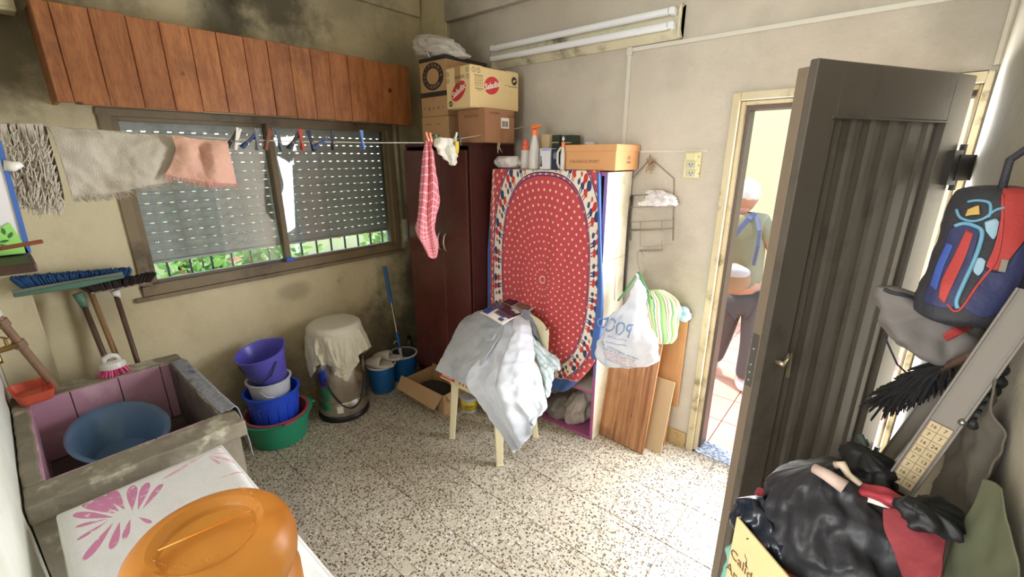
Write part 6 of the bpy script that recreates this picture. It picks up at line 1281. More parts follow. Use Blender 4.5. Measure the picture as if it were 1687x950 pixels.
# ================================================================== PLASTIC CHAIR WITH CLOTHES
M_chair = pbr('cream chair plastic', srgb(224, 214, 178), .45, var=.04)
ch = thing('plastic_chair', 'cream plastic garden chair buried under pale cloths', 'chair', (-1.635, 1.745, 0)); sz_ = .43
corners = [(-1.835, 1.567), (-1.431, 1.571), (-1.436, 1.922), (-1.838, 1.92)]; cc = V((-1.635, 1.745, 0))
for x, y in corners:
    b_ = V((x, y, 0)); t_2 = cc+(b_-cc)*.86; t_2.z = sz_-.01; mb = MB(); mb.bar(b_, t_2, .040, .034, up=(b_-cc), w2=.06, h2=.045); mb.bar(b_+V((0, 0, 0)), b_+V((0, 0, .012)), .045, .04, up=(b_-cc)); mb.build('leg', M_chair, ch, bevel=.005, bseg=2)
P = [[(-1.825+.38*j/12, 1.575+.345*i/12, sz_-.012*math.sin(math.pi*i/12)*math.sin(math.pi*j/12)) for j in range(13)] for i in range(13)]; mb = MB(); mb.grid(P); mb.build('seat', M_chair, ch, smooth=True, solid=.008)
mb = MB()
for a, b_ in (((-1.828, 1.572), (-1.442, 1.575)), ((-1.442, 1.575), (-1.445, 1.918)), ((-1.445, 1.918), (-1.828, 1.918)), ((-1.828, 1.918), (-1.828, 1.572))): mb.bar((*a, sz_-.02), (*b_, sz_-.02), .012, .05)
mb.build('seat_rim', M_chair, ch, kind='stuff')
rows = []
for i in range(15):
    s = i/14; z = sz_+.0+s*.37; w = .195*(1-.5*max(0, s-.8)**2*8) if s > .8 else .195; rows.append([(-1.61+w*1.25*(j/12*2-1), 1.955+.02*s-.035*(abs(j/12*2-1))**2*0-.03*(j/12*2-1)**2, z-(.03*(j/12*2-1)**4 if s > .9 else 0)) for j in range(13)])
mb = MB(); mb.grid(rows); mb.build('backrest', M_chair, ch, smooth=True, solid=.010)
pz = thing('flat_carton', 'flat carton with a red print on the seat of the plastic chair', 'box', (-1.67, 1.7, .434)); pzx0, pzx1, pzy0, pzy1 = -1.865, -1.47, 1.52, 1.85
mb = MB(); mb.box((pzx0, pzy0, sz_+.006), (pzx1, pzy1, sz_+.05)); mb.build('carton', M_cbl, pz, bevel=.002)
mb = MB(); mb.box((pzx0-.0006, pzy0-.0006, sz_+.018), (pzx0+.13, pzy0+.08, sz_+.0506)); mb.build('red_print', M_redink, pz)
text('FAMILIAR', .022, (pzx0+.065, pzy0-.0006, sz_+.034), ru, uu, M_whiteink, pz)
mb = MB()
for k in range(7): mb.box((pzx0+.17+k*.028, pzy0-.0006, sz_+.02), (pzx0+.180+k*.028, pzy0, sz_+.045))
mb.build('brown_print', M_ink2, pz, kind='stuff')
M_fab = pbr('pale blue grey cloth', srgb(190, 193, 198), .9, var=.05, vs=8, bump=.35, bs=120, dirt=srgb(168, 171, 178), ds=7); M_fab2 = pbr('pale blue cloth', srgb(206, 210, 218), .85, var=.05, vs=8, bump=.3, bs=90, dirt=srgb(188, 196, 208), ds=5)
def ygrid(ctl, n, m, amp=.01, freq=10, seed=0): return wrinkle(catmull([[AY(x, y, Y) for x, y, Y in r] for r in ctl], n, m), amp, freq, seed)
crumple((-1.635, 1.80, .575), (.15, .10, .135), 7, .10, 2).build('folded_laundry', M_fab2, smooth=True, label='bundle of folded laundry on the chair under the cloths', cat='laundry')
G = ygrid([[(768, 522, 1.93), (790, 512, 1.94), (815, 512, 1.94), (840, 520, 1.92)], [(758, 532, 1.83), (784, 532, 1.82), (808, 540, 1.80), (826, 548, 1.77)], [(745, 556, 1.72), (770, 560, 1.70), (795, 568, 1.67), (812, 572, 1.64)], [(731, 583, 1.60), (753, 590, 1.59), (776, 598, 1.57), (791, 602, 1.55)], [(717, 609, 1.49), (734, 618, 1.495), (750, 626, 1.495), (767, 634, 1.49)]], 60, 50, .008, 9, 2)
mb = MB(); mb.grid(G); mb.build('quilted_cloth', M_fab, smooth=True, solid=.004, label='plain blue grey quilted cloth sloping over the left front of the chair', cat='cloth')
G = ygrid([[(800, 510, 1.95), (825, 510, 1.95), (850, 512, 1.95), (872, 528, 1.94)], [(820, 535, 1.84), (838, 532, 1.85), (858, 536, 1.84), (878, 552, 1.88)],
           [(806, 570, 1.68), (830, 572, 1.69), (856, 570, 1.72), (886, 580, 1.84)], [(774, 620, 1.50), (810, 624, 1.51), (848, 616, 1.57), (893, 612, 1.76)],
           [(794, 658, 1.46), (820, 664, 1.48), (852, 655, 1.53), (900, 648, 1.71)], [(824, 702, 1.45), (840, 705, 1.46), (864, 690, 1.52), (903, 670, 1.68)], [(851, 742, 1.44), (858, 738, 1.45), (874, 716, 1.48), (880, 690, 1.56)]], 90, 70, .022, 8, 4)
# soft vertical folds
nG = G.copy(); n_, m_ = G.shape[:2]
for i in range(n_):
    for j in range(m_):
        s = j/(m_-1); f = min(1, i/(n_*.35)); nG[i, j, 1] -= .018*f*math.sin(s*13+.8*i/n_*3)+.010*f*math.sin(s*27+1)
mb = MB(); mb.grid(nG); mb.build('long_cloth', M_fab2, smooth=True, solid=.003, label='long pale blue cloth hanging off the chair front to a pointed corner', cat='cloth')
def stripe2():
    m, b = newmat('pale striped fabric'); x, y, z, o = coords(); s = (X.m('SINE', (z*.6+y+x*.3)*160)); setc(b, 'Base Color', mixc(ramp(s, .2, .8), srgb(196, 208, 208), srgb(156, 180, 186))); b.inputs['Roughness'].default_value = .9; return m
M_ps = stripe2()
G = ygrid([[(872, 545, 1.93), (884, 560, 1.95), (900, 578, 1.96), (910, 585, 1.96)], [(876, 562, 1.85), (892, 575, 1.87), (910, 588, 1.90), (920, 592, 1.92)], [(885, 590, 1.80), (896, 598, 1.80), (912, 602, 1.84), (921, 608, 1.88)], [(892, 612, 1.76), (898, 616, 1.76), (906, 612, 1.80), (914, 612, 1.86)], [(895, 650, 1.74), (900, 655, 1.74), (904, 650, 1.78), (905, 640, 1.84)]], 40, 30, .025, 14, 6)
mb = MB(); mb.grid(G); mb.build('striped_cloth', M_ps, smooth=True, solid=.003, label='pale striped garment slipping off the right side of the chair', cat='cloth')
M_fab3 = pbr('grey blue cloth', srgb(136, 142, 156), .9, var=.08)  # darker grey blue than the other cloths on the chair
G = ygrid([[(850, 512, 1.97), (862, 510, 1.975), (872, 512, 1.98), (880, 520, 1.985)], [(860, 530, 1.92), (870, 530, 1.93), (880, 538, 1.94), (886, 548, 1.945)], [(872, 548, 1.90), (880, 552, 1.91), (888, 560, 1.92), (892, 570, 1.93)]], 24, 24, .012, 14, 8)
mb = MB(); mb.grid(G); mb.build('grey_garment', M_fab3, smooth=True, solid=.003, label='grey blue garment fold behind the magazine on the chair', cat='cloth')
# magazine
mc = [AZ(791, 515, .805), AZ(828, 534, .80), AZ(880, 506, .80), AZ(844, 487, .81)]
mg = thing('magazine', 'open glossy magazine with dark purple pictures on top of the cloths', 'magazine', tuple(mc[0]))
def mpt(u, v, o=0): a = mc[0]*(1-u)+mc[3]*u; b_ = mc[1]*(1-u)+mc[2]*u; q = a*(1-v)+b_*v; q.z += .006*math.sin(u*6)+.004*math.sin(v*5)+o; return q
def mpatch(name, u0, v0, u1, v1, m_, o): mb = MB(); mb.grid([[mpt(u0+(u1-u0)*i/8, v0+(v1-v0)*j/8, o) for j in range(9)] for i in range(9)]); return mb.build(name, m_, mg, smooth=True, solid=.0006)
mb = MB(); mb.grid([[mpt(i/20, j/20) for j in range(21)] for i in range(21)]); mb.build('page_block', M_whiteink, mg, smooth=True, solid=.004)
M_mp = pbr('purple photo print', srgb(84, 76, 116), .25, var=.4, vs=40); M_md = pbr('dark photo print', srgb(52, 44, 56), .25, var=.5, vs=30); M_mbl = pbr('blue print area', srgb(60, 84, 150), .3, var=.2, vs=30); M_mt = pbr('taupe print', srgb(120, 106, 100), .3, var=.2, vs=30)
for a in ((.03, .03, .30, .30, M_mbl), (.30, .0, .62, .34, M_mp), (.32, .34, .60, .98, M_md), (.22, .40, .34, .96, M_mp), (.64, .03, .98, .45, M_md), (.64, .48, .97, .95, M_mt), (.50, .1, .62, .55, M_md)): mpatch('picture', *a[:4], a[4], .0036)
mpatch('oval_print', .06, .70, .14, .88, M_mbl, .0037)
for k in range(4): mpatch('text_line', .16+k*.02, .40, .17+k*.02, .80, M_ink, .0037)
for k in range(5): mpatch('text_line', .60+k*.03, .50, .608+k*.03, .92, M_whiteink, .0042)

# ================================================================== RIGHT SIDE
def hitter(obj):
    me = obj.data; org = V(obj['_o']); return BVHTree.FromPolygons([v.co+org for v in me.vertices], [tuple(p.vertices) for p in me.polygons])
def onsurf(bv, px, py, off=.002, dd_=.9):
    d = ray(px, py).normalized(); h = bv.ray_cast(EYE, d); return (h[0]-d*off) if h[0] is not None else EYE+ray(px, py)*(dd_/FPX)
def paint(bv, ctl, n, m, name, mat, parent, off=.003, solid=.001, dd_=.9):
    G = catmull([[(x, y, 0) for x, y in r] for r in ctl], n, m); mb = MB(); mb.grid([[onsurf(bv, q[0], q[1], off, dd_) for q in r] for r in G]); return mb.build(name, mat, parent, smooth=True, solid=solid)
def piping(bv, pts, r, name, mat, parent, off=.002, dd_=.9):
    G = catmull([[(x, y, 0) for x, y in pts]]*2, 2, len(pts)*5)[0]; mb = MB(); mb.tube([onsurf(bv, q[0], q[1], off, dd_) for q in G], r, 6); return mb.build(name, mat, parent, smooth=True)
M_bpd = pbr('charcoal nylon', srgb(44, 44, 50), .7, var=.15, bump=.4, bs=150); M_bpr = pbr('red nylon', srgb(168, 58, 54), .7, var=.08, bump=.3, bs=150); M_bpn = pbr('navy nylon', srgb(44, 48, 84), .65, var=.15, bump=.3, bs=150); M_teal = pbr('teal piping', srgb(100, 150, 176), .5); M_ygr = pbr('ochre patch', srgb(190, 156, 84), .6)
DB = .80
PBk = lambda x, y: AD(x, y, DB-.02*(x-1600)/100)
bp_o = sack([(1628, 1672, 306), (1592, 1692, 314), (1573, 1700, 345), (1556, 1702, 395), (1540, 1698, 440), (1520, 1690, 482), (1516, 1664, 515), (1550, 1636, 532)], 0, [.02, .05, .06, .062, .062, .06, .05, .025], P=PBk, seed=3, fold=.015, nf=5, crease=.012, freq=9)
bpk = bp_o.build('backpack', M_bpd, smooth=True, label='dark childrens backpack with a red side panel hanging by the right wall', cat='backpack'); bv = hitter(bpk)
paint(bv, [[(1652, 309), (1668, 308), (1684, 309), (1696, 314)], [(1650, 350), (1666, 352), (1684, 350), (1700, 352)], [(1640, 400), (1655, 405), (1672, 400), (1694, 385)], [(1624, 438), (1636, 444), (1650, 442), (1668, 420)]], 26, 16, 'red_side_panel', M_bpr, bpk)
paint(bv, [[(1622, 444), (1650, 448), (1672, 420), (1696, 390)], [(1604, 475), (1635, 485), (1665, 470), (1690, 440)], [(1585, 505), (1615, 522), (1645, 515), (1672, 490)]], 26, 16, 'navy_lower_panel', M_bpn, bpk)
pk_ = paint(bv, [[(1566, 375), (1585, 370), (1600, 372), (1614, 380)], [(1548, 420), (1566, 418), (1584, 420), (1602, 425)], [(1532, 462), (1548, 464), (1566, 468), (1586, 468)], [(1520, 495), (1534, 502), (1552, 508), (1572, 506)]], 26, 18, 'front_pocket', M_bpn, bpk, .004)
paint(bv, [[(1592, 378), (1604, 384)], [(1572, 420), (1590, 424)], [(1552, 460), (1570, 468)], [(1546, 490), (1556, 500)]], 16, 8, 'red_stripe', M_bpr, bpk, .006)
paint(bv, [[(1560, 400), (1570, 404)], [(1545, 430), (1556, 436)], [(1532, 470), (1542, 478)]], 12, 6, 'blue_stripe', pbr('royal stripe', srgb(60, 84, 160), .6), bpk, .006)
piping(bv, [(1573, 372), (1588, 368), (1606, 372), (1618, 382), (1612, 410), (1600, 440), (1586, 470), (1576, 495), (1578, 508)], .0035, 'teal_piping', M_teal, bpk, .004)
piping(bv, [(1576, 345), (1582, 358), (1600, 364), (1620, 360), (1640, 346), (1655, 342)], .0025, 'teal_piping', M_teal, bpk, .003)
piping(bv, [(1595, 332), (1612, 330), (1630, 334), (1632, 348), (1628, 358)], .0025, 'teal_piping', M_teal, bpk, .003)
piping(bv, [(1560, 500), (1572, 512), (1585, 506), (1610, 470), (1640, 430), (1650, 380), (1652, 320)], .0022, 'red_piping', M_bpr, bpk, .003)
paint(bv, [[(1594, 345), (1606, 340), (1613, 338)], [(1590, 356), (1600, 354), (1614, 353)]], 6, 8, 'ochre_label', M_ygr, bpk, .005)
for q in (((1622, 366), (1640, 360), (1646, 366)), ((1624, 380), (1636, 394), (1642, 385))), (((1602, 428), (1616, 424), (1624, 430)), ((1604, 448), (1612, 454), (1620, 445))): paint(bv, [list(q[0]), list(q[1])], 8, 8, 'pale_blue_patch', pbr('pale blue mesh', srgb(140, 170, 186), .6), bpk, .004)
mb = MB(); a = onsurf(bv, 1656, 428, .006); b_ = onsurf(bv, 1650, 448, .008); mb.bar(a, b_, .008, .003); mb.build('zip_puller', M_steel, bpk)
mb = MB(); p0 = onsurf(bv, 1650, 312, -.01); p1 = V((RX-.002, p0.y+.04, p0.z+.10)); mb.tube([p0, p0+V((0, .01, .05)), p1-V((.02, 0, .0)), p1], .006, 8); mb.build('hanging_loop', M_bpd, bpk, smooth=True)
M_gb = pbr('grey bag fabric', srgb(112, 106, 102), .8, var=.1, bump=.2, bs=80)
gb = sack([(1454, 1478, 474), (1450, 1530, 492), (1454, 1575, 515), (1460, 1604, 540), (1480, 1606, 562), (1505, 1592, 582), (1535, 1565, 596)], 0, [.012, .03, .04, .045, .045, .035, .012], P=lambda x, y: AD(x, y, .88-.02*(x-1500)/100), seed=5, fold=.04, nf=5, crease=.03, freq=9)
gb_ = gb.build('grey_bag', M_gb, smooth=True, label='limp grey fabric bag hanging under the backpack', cat='bag'); bv2 = hitter(gb_)
paint(bv2, [[(1552, 552), (1575, 538), (1598, 530)], [(1560, 562), (1580, 552), (1602, 542)]], 6, 10, 'red_strap', M_bpr, gb_, .004)
mb = MB(); mb.tube([AD(1452, 490, .90), AD(1460, 560, .93), AD(1478, 600, .93), AD(1505, 625, .93)], .002, 5); mb.build('drawstring', M_bpd, gb_, smooth=True)
piping(bv2, [(1456, 476), (1470, 482), (1490, 486), (1508, 492)], .004, 'dark_zip', M_bpd, gb_)
# feather duster
fd = thing('feather_duster', 'black feather duster sticking out below the grey bag', 'duster', tuple(AD(1540, 610, .95))); rr = random.Random(11); mb = MB(); fa, fb = AD(1565, 600, .84), AD(1468, 652, 1.05)
for k in range(420):
    t = rr.random(); p = fa*(1-t)+fb*t; d = V((rr.uniform(-1, 1), rr.uniform(-1, 1), rr.uniform(-.9, .7))).normalized()*.035+(fb-fa).normalized()*rr.uniform(.03, .10); mb.tube([p, p+d*.6, p+d+V((0, 0, -.012))], [.0035, .0028, .0012], 4)
mb.build('feathers', pbr('black feather', srgb(26, 24, 26), .8), fd, kind='stuff'); mb = MB(); mb.tube([fb, fa, AD(1600, 585, .74)], .007, 8); mb.build('stick', M_handd, fd, smooth=True)
# rails
M_alu = pbr('dusty aluminium', srgb(112, 105, 96), .6, metal=.2, var=.08, vs=5)
def rail(label, A, B, w, h, name='aluminium_rail'):
    t = thing(name, label, 'rail', tuple(A)); d = (B-A).normalized(); vw = ((A+B)/2-EYE).normalized(); sd = d.cross(vw).normalized(); nr = sd.cross(d).normalized()
    if nr.dot(vw) > 0: nr = -nr
    mb = MB(); mb.bar(A, B, w, h, up=nr); mb.build('web', M_alu, t)
    for s in (-1, 1):
        mb = MB(); mb.bar(A+sd*s*w*.47+nr*h*.7, B+sd*s*w*.47+nr*h*.7, w*.10, h*1.2, up=nr); mb.build('flange', M_alu, t, bevel=.0008)
        mb = MB(); mb.bar(A+sd*s*w*.33+nr*h*.55, B+sd*s*w*.33+nr*h*.55, w*.03, h*.3, up=nr); mb.build('groove_rib', M_alu, t)
    return t, d, sd, nr
RA, RB = AD(1478, 806, .80), AD(1706, 482, .685)
t, d, sd, nr = rail('long pale aluminium rail with an aged paper label slanting at the right edge', RA, RB, .042, .007)
La = RA+d*.012; Lb = RA+d*.145; mb = MB(); mb.bar(La+nr*.005, Lb+nr*.005, .032, .001, up=nr); lbl = mb.build('paper_label', pbr('aged label', srgb(178, 160, 124), .7, var=.08), t)
if (La-Lb).dot(RT) > 0: pass
rr = random.Random(4); mb = MB()
for k in range(9): p = La+(Lb-La)*(k/8); mb.bar(p+nr*.0057-sd*.0155, p+nr*.0057+sd*.0155, .0008, .0004, up=nr)
mb.bar(La+nr*.0057, Lb+nr*.0057, .0008, .0004, up=nr)
for s in (-1, 1): mb.bar(La+nr*.0057+sd*.0155*s, Lb+nr*.0057+sd*.0155*s, .0008, .0004, up=nr)
mb.build('ruled_lines', M_ink2, t, kind='stuff')
for k in range(8):
    for s in (-1, 1):
        text(R_.choice(['24', '13', '30', '7', '58', '16']), .009, La+(Lb-La)*((k+.5)/8)+sd*s*.008+nr*.0055, -sd if (-sd).dot(RT) > 0 else sd, d, M_ink, t, name='handwritten_number')
mb = MB(); c = RA+d*.165+sd*.018*(1 if sd.dot(UP) < 0 else -1)+nr*.006; mb.ball(c, .006, n=12, m=8); mb.build('screw', M_steel, t, smooth=True)
t, d2_, s2_, n2_ = rail('narrow shorter metal rail slanting behind the long aluminium rail', AD(1448, 770, 1.04), AD(1640, 520, .86), .026, .006)
# pale rods by the door gap
# black chain-like cords at the wall
bc_ = thing('beaded_cord', 'black beaded cord hanging between the long rail and the right wall', 'cord', tuple(AD(1600, 640, .72)))
M_bl = pbr('matte black', srgb(22, 22, 24), .6)
for k, (x, y) in enumerate(((1632, 600), (1628, 620), (1618, 634), (1610, 648), (1601, 662), (1592, 674), (1584, 688), (1600, 690))): mb = MB(); mb.ball(AD(x+20, y+10, .74), .009, (1, 1, 1.2), 8, 6); mb.build('bead', M_bl, bc_)
mb = MB(); mb.tube([AD(1660, 595, .74), AD(1648, 628, .74), AD(1630, 658, .74), AD(1608, 695, .74)], .003, 6); mb.build('cord', M_bl, bc_, smooth=True)
# curtains of old fabric by the wall
def dgrid(ctl, n, m, amp=.01, freq=10, seed=0): return wrinkle(catmull([[AD(x, y, D) for x, y, D in r] for r in ctl], n, m), amp, freq, seed)
G = dgrid([[(1575, 690, .84), (1600, 660, .78), (1625, 640, .73), (1645, 625, .70)], [(1560, 760, .84), (1590, 740, .78), (1615, 730, .73), (1640, 700, .69)], [(1530, 830, .84), (1570, 830, .77), (1605, 820, .71), (1630, 780, .66)], [(1510, 900, .82), (1560, 910, .74), (1600, 900, .68), (1630, 870, .62)], [(1500, 980, .80), (1560, 990, .70), (1600, 990, .64), (1630, 980, .58)]], 50, 40, .02, 8, 3)
mb = MB(); mb.grid(G); mb.build('old_sheet', pbr('brown grey fabric', srgb(92, 86, 76), .95, var=.2, vs=6), smooth=True, solid=.003, label='dusty brown grey fabric hanging right of the aluminium rail', cat='cloth')
G = dgrid([[(1618, 788, .655), (1628, 790, .64), (1640, 795, .62), (1652, 805, .60)], [(1590, 850, .66), (1615, 850, .63), (1640, 850, .60), (1662, 850, .57)], [(1565, 920, .66), (1605, 925, .61), (1640, 925, .565), (1674, 920, .53)], [(1545, 1010, .66), (1600, 1020, .59), (1650, 1020, .53), (1690, 1010, .49)]], 40, 40, .008, 6, 9)
mb = MB(); mb.grid(G); mb.build('green_sheet', pbr('grey green plastic sheet', srgb(108, 112, 88), .6, var=.12, vs=5), smooth=True, solid=.002, label='grey green plastic sheet peaking against the wall in the lower right corner', cat='sheet')
# tall carton with bags
zc_ = 1.035; C1, C2 = AZ(1214, 851, zc_), AZ(1300, 952, zc_); dc = (C2-C1); dc.z = 0; Lc = dc.length+.06; dc.normalize(); nc = V((dc.y, -dc.x, 0)); nc = nc if nc.x < 0 else -nc
tc_ = thing('tall_carton', 'tall printed carton stuffed with plastic bags at the bottom right', 'box', (C1.x, C1.y, 0)); wdt = .16
def cpt(a, b_, z): return C1+dc*a-nc*b_+V((0, 0, z-zc_))
for n_, a0, b0_, a1, b1_ in (('left_side', 0, 0, Lc, .003), ('far_side', 0, .003, .003, wdt), ('near_side', Lc-.003, .003, Lc, wdt), ('right_side', .003, wdt-.003, Lc-.003, wdt)):
    mb = MB(); vs = [cpt(a, b_, z) for z in (0.0, zc_-(.0 if n_ != 'near_side' else .05)) for a, b_ in ((a0, b0_), (a1, b0_), (a1, b1_), (a0, b1_))]; mb.add(vs, [(0, 3, 2, 1), (4, 5, 6, 7), (0, 1, 5, 4), (1, 2, 6, 5), (2, 3, 7, 6), (3, 0, 4, 7)]); mb.build(n_, M_cbl if n_ == 'left_side' else M_cb, tc_)
rd = dc if dc.dot(RT) > 0 else -dc
text('Calidad', .030, cpt(Lc*.24, -.0005, zc_-.085), rd, uu, M_ink2, tc_); text('Artesanal', .030, cpt(Lc*.28, -.0005, zc_-.125), rd, uu, M_ink2, tc_)
Dp = lambda x: .93-(x-1250)*.0009
PD = lambda x, y: AD(x, y, Dp(x))
M_trash = pbr('black bin bag', srgb(46, 46, 50), .5, var=.25, bump=.8, bs=34, spec=.4, stretch=(1, 1, .45))
sack([(1352, 1376, 757), (1285, 1392, 772), (1266, 1412, 795), (1262, 1440, 828), (1268, 1470, 865), (1290, 1490, 905), (1310, 1500, 950), (1325, 1500, 1010), (1350, 1480, 1060)], 0, [.01, .05, .08, .10, .11, .115, .11, .1, .06], P=PD, seed=8, fold=.035, nf=11, crease=.03, freq=13, sub=8, n=110).build('bin_bag', M_trash, smooth=True, label='large shiny black bin bag bulging out at the bottom right', cat='bag')
M_redf = pbr('red shopping bag', srgb(164, 54, 66), .6, var=.08); M_redf2 = pbr('dull red felt', srgb(136, 52, 58), .85, var=.08, bump=.3, bs=90)
G = dgrid([[(1246, 812, .93), (1252, 806, .92), (1260, 815, .91), (1266, 830, .90)], [(1240, 845, .90), (1248, 842, .88), (1258, 850, .87), (1270, 862, .87)], [(1256, 875, .86), (1268, 880, .84), (1280, 890, .83), (1292, 900, .83)], [(1268, 915, .82), (1284, 912, .80), (1298, 925, .79), (1308, 935, .80)], [(1284, 960, .78), (1296, 960, .76), (1312, 965, .75), (1330, 970, .76)]], 50, 24, .02, 16, 2)
mb = MB(); mb.grid(G); mb.build('red_bag', M_redf, smooth=True, solid=.002, label='crumpled red plastic bag squeezed between the carton and the black bag', cat='bag')
sack([(1228, 1246, 818), (1222, 1262, 840), (1226, 1282, 870), (1240, 1296, 905), (1262, 1300, 945), (1275, 1300, 990)], 0, [.015, .03, .035, .035, .03, .02], P=lambda x, y: AD(x, y, .93-(x-1220)*.0018), seed=2, fold=.07, crease=.05, freq=16).build('bin_bag', pbr('dark blue bin bag', srgb(30, 36, 48), .25, var=.1, bump=.3, bs=40), smooth=True, label='small dark bag inside the carton left of the red bag', cat='bag')
G = dgrid([[(1400, 800, .80), (1430, 796, .77), (1465, 806, .74), (1500, 830, .72)], [(1405, 815, .78), (1430, 812, .75), (1468, 825, .72), (1505, 845, .70)], [(1412, 822, .78), (1432, 824, .76), (1466, 838, .73), (1500, 850, .72)]], 16, 40, .008, 14, 3)
mb = MB(); mb.grid(G); mb.build('red_cloth', M_redf, smooth=True, solid=.003, label='narrow red cloth strip folded over the top of the black bin bag', cat='cloth')
G = dgrid([[(1455, 838, .715), (1490, 842, .70), (1525, 860, .675), (1558, 880, .65)], [(1458, 870, .70), (1490, 875, .68), (1525, 890, .655), (1556, 905, .635)], [(1478, 915, .68), (1500, 920, .66), (1525, 930, .64), (1550, 935, .62)], [(1495, 970, .66), (1510, 975, .64), (1530, 975, .625), (1548, 970, .61)]], 40, 40, .006, 10, 5)
mb = MB(); mb.grid(G); mb.build('red_felt', M_redf2, smooth=True, solid=.004, label='large dull red felt piece at the right of the black bin bag', cat='cloth')
G = dgrid([[(1425, 818, .765), (1450, 822, .745), (1485, 834, .715)], [(1428, 826, .76), (1452, 834, .74), (1484, 842, .712)]], 8, 24, .004, 14, 5); mb = MB(); mb.grid(G); mb.build('white_sleeve', M_wrag, smooth=True, solid=.006, label='thin white fabric roll under the narrow red strip', cat='cloth')
sack([(1500, 1530, 822), (1495, 1572, 838), (1500, 1585, 862), (1520, 1580, 880)], 0, [.01, .03, .03, .01], P=lambda x, y: AD(x, y, .66), seed=6, fold=.08, crease=.04, freq=14).build('dark_bundle', M_bl, smooth=True, label='matte black bundle above the dull red felt', cat='bundle')
sack([(1412, 1436, 742), (1402, 1462, 756), (1396, 1470, 775), (1405, 1460, 796)], 0, [.02, .04, .05, .03], P=lambda x, y: AD(x, y, .84), seed=16, fold=.08, crease=.04, freq=14).build('black_bundle', M_bl, smooth=True, label='black bundle behind the bin bag at the foot of the rails', cat='bundle')
mb = MB(); mb.tube([AD(1341, 771, .80), AD(1362, 782, .78), AD(1392, 802, .76)], [.009, .011, .013], 10); mb.build('pale_handle', pbr('pale pink wood', srgb(196, 172, 160), .6), smooth=True, label='short pale pinkish handle lying over the black bin bag', cat='handle')
mb = MB(); mb.tube([AD(1376, 766, .80), AD(1388, 765, .79), AD(1398, 782, .78), AD(1418, 797, .77)], [.007, .008, .006, .005], 8); mb.build('cream_band', pbr('cream webbing', srgb(206, 188, 166), .7), smooth=True, label='cream webbing band looped beside the pale handle', cat='band')
mb = MB(); mb.tube([AD(1417, 716, .88), AD(1428, 745, .86), AD(1440, 790, .83)], [.006, .006, .008], 8); mb.tube([AD(1422, 728, .87), AD(1428, 724, .87), AD(1431, 734, .87)], .002, 5); mb.build('umbrella', pbr('dark green rod', srgb(70, 84, 80), .5), smooth=True, label='dark green umbrella tip pointing up behind the bags', cat='umbrella')
G = dgrid([[(1196, 905, 1.0), (1206, 895, .98), (1216, 900, .96)], [(1188, 950, .98), (1202, 950, .96), (1218, 950, .94)], [(1184, 1000, .96), (1204, 1000, .94), (1222, 1000, .92)]], 16, 10, .01, 16, 2); mb = MB(); mb.grid(G); mb.build('teal_bag', pbr('pale teal plastic', srgb(140, 196, 180), .4), smooth=True, solid=.002, label='bit of pale teal plastic left of the carton', cat='bag')

# ================================================================== PERSON OUTSIDE THE DOOR
YP = 3.5
Q = lambda x, y, dy=0: AY(x, y, YP)+V((0, dy, 0))
per = thing('person', 'person in khaki shirt and grey trousers walking away outside the door with a sling bag', 'person', (-.72, YP, -.026))
def skin(name, nodes, edges, mat, parent, sub=2, root=0):
    org = V(parent['_o']); me = bpy.data.meshes.new(name); me.from_pydata([tuple(V(p)-org) for p, r in nodes], edges, []); o = bpy.data.objects.new(name, me); COL.objects.link(o); o.parent = parent
    md = o.modifiers.new('skin', 'SKIN'); md.use_smooth_shade = True
    for i, (p, r) in enumerate(nodes):
        sv = me.skin_vertices[0].data[i]; sv.radius = (r, r) if not isinstance(r, tuple) else r; sv.use_root = (i == root)
    ms = o.modifiers.new('sub', 'SUBSURF'); ms.levels = sub; ms.render_levels = sub
    me.materials.append(mat); return o
M_skin = pbr('skin', srgb(206, 150, 122), .6, var=.05); M_shirt = pbr('khaki shirt', srgb(146, 142, 112), .85, var=.06, bump=.3, bs=30); M_trou = pbr('grey trousers', srgb(92, 88, 88), .85, var=.08, bump=.3, bs=25); M_hair = pbr('white hair', srgb(236, 230, 222), .8, var=.04, bump=.5, bs=60); M_shoew = pbr('white shoe', srgb(226, 222, 220), .6)
fz = -.026
pel_ = Q(1224, 484); ch1 = Q(1226, 445); ch2 = Q(1230, 400); ch3 = Q(1230, 368); nk = Q(1226, 352, -.01)
hL, hR = Q(1207, 494), Q(1243, 494); kL, kR = Q(1188, 556, .05), Q(1238, 562, -.03); aL, aR = Q(1168, 612, .10), Q(1226, 618, -.04); aR.z = .07; aL.z = .10
tL, tR = aL+V((-.05, .14, -.07)), aR+V((-.05, .12, -.055))
sL, sR = Q(1206, 366), Q(1256, 366); eL, eR = Q(1190, 415, .06), Q(1272, 412, .03); wL, wR = Q(1200, 455, .16), Q(1270, 456, .12)
nodes = [(pel_, .115), (ch1, .105), (ch2, .12), (ch3, .10), (nk, .052), (Q(1225, 338, .0), .05), (hL, .085), (kL, .055), (aL, .036), (tL, .03), (hR, .085), (kR, .055), (aR, .036), (tR, .03), (sL, .055), (eL, .04), (wL, .028), (sR, .055), (eR, .04), (wR, .028)]
edges = [(0, 1), (1, 2), (2, 3), (3, 4), (4, 5), (0, 6), (6, 7), (7, 8), (8, 9), (0, 10), (10, 11), (11, 12), (12, 13), (3, 14), (14, 15), (15, 16), (3, 17), (17, 18), (18, 19)]
hd = nk+V((-.01, .04, .115))
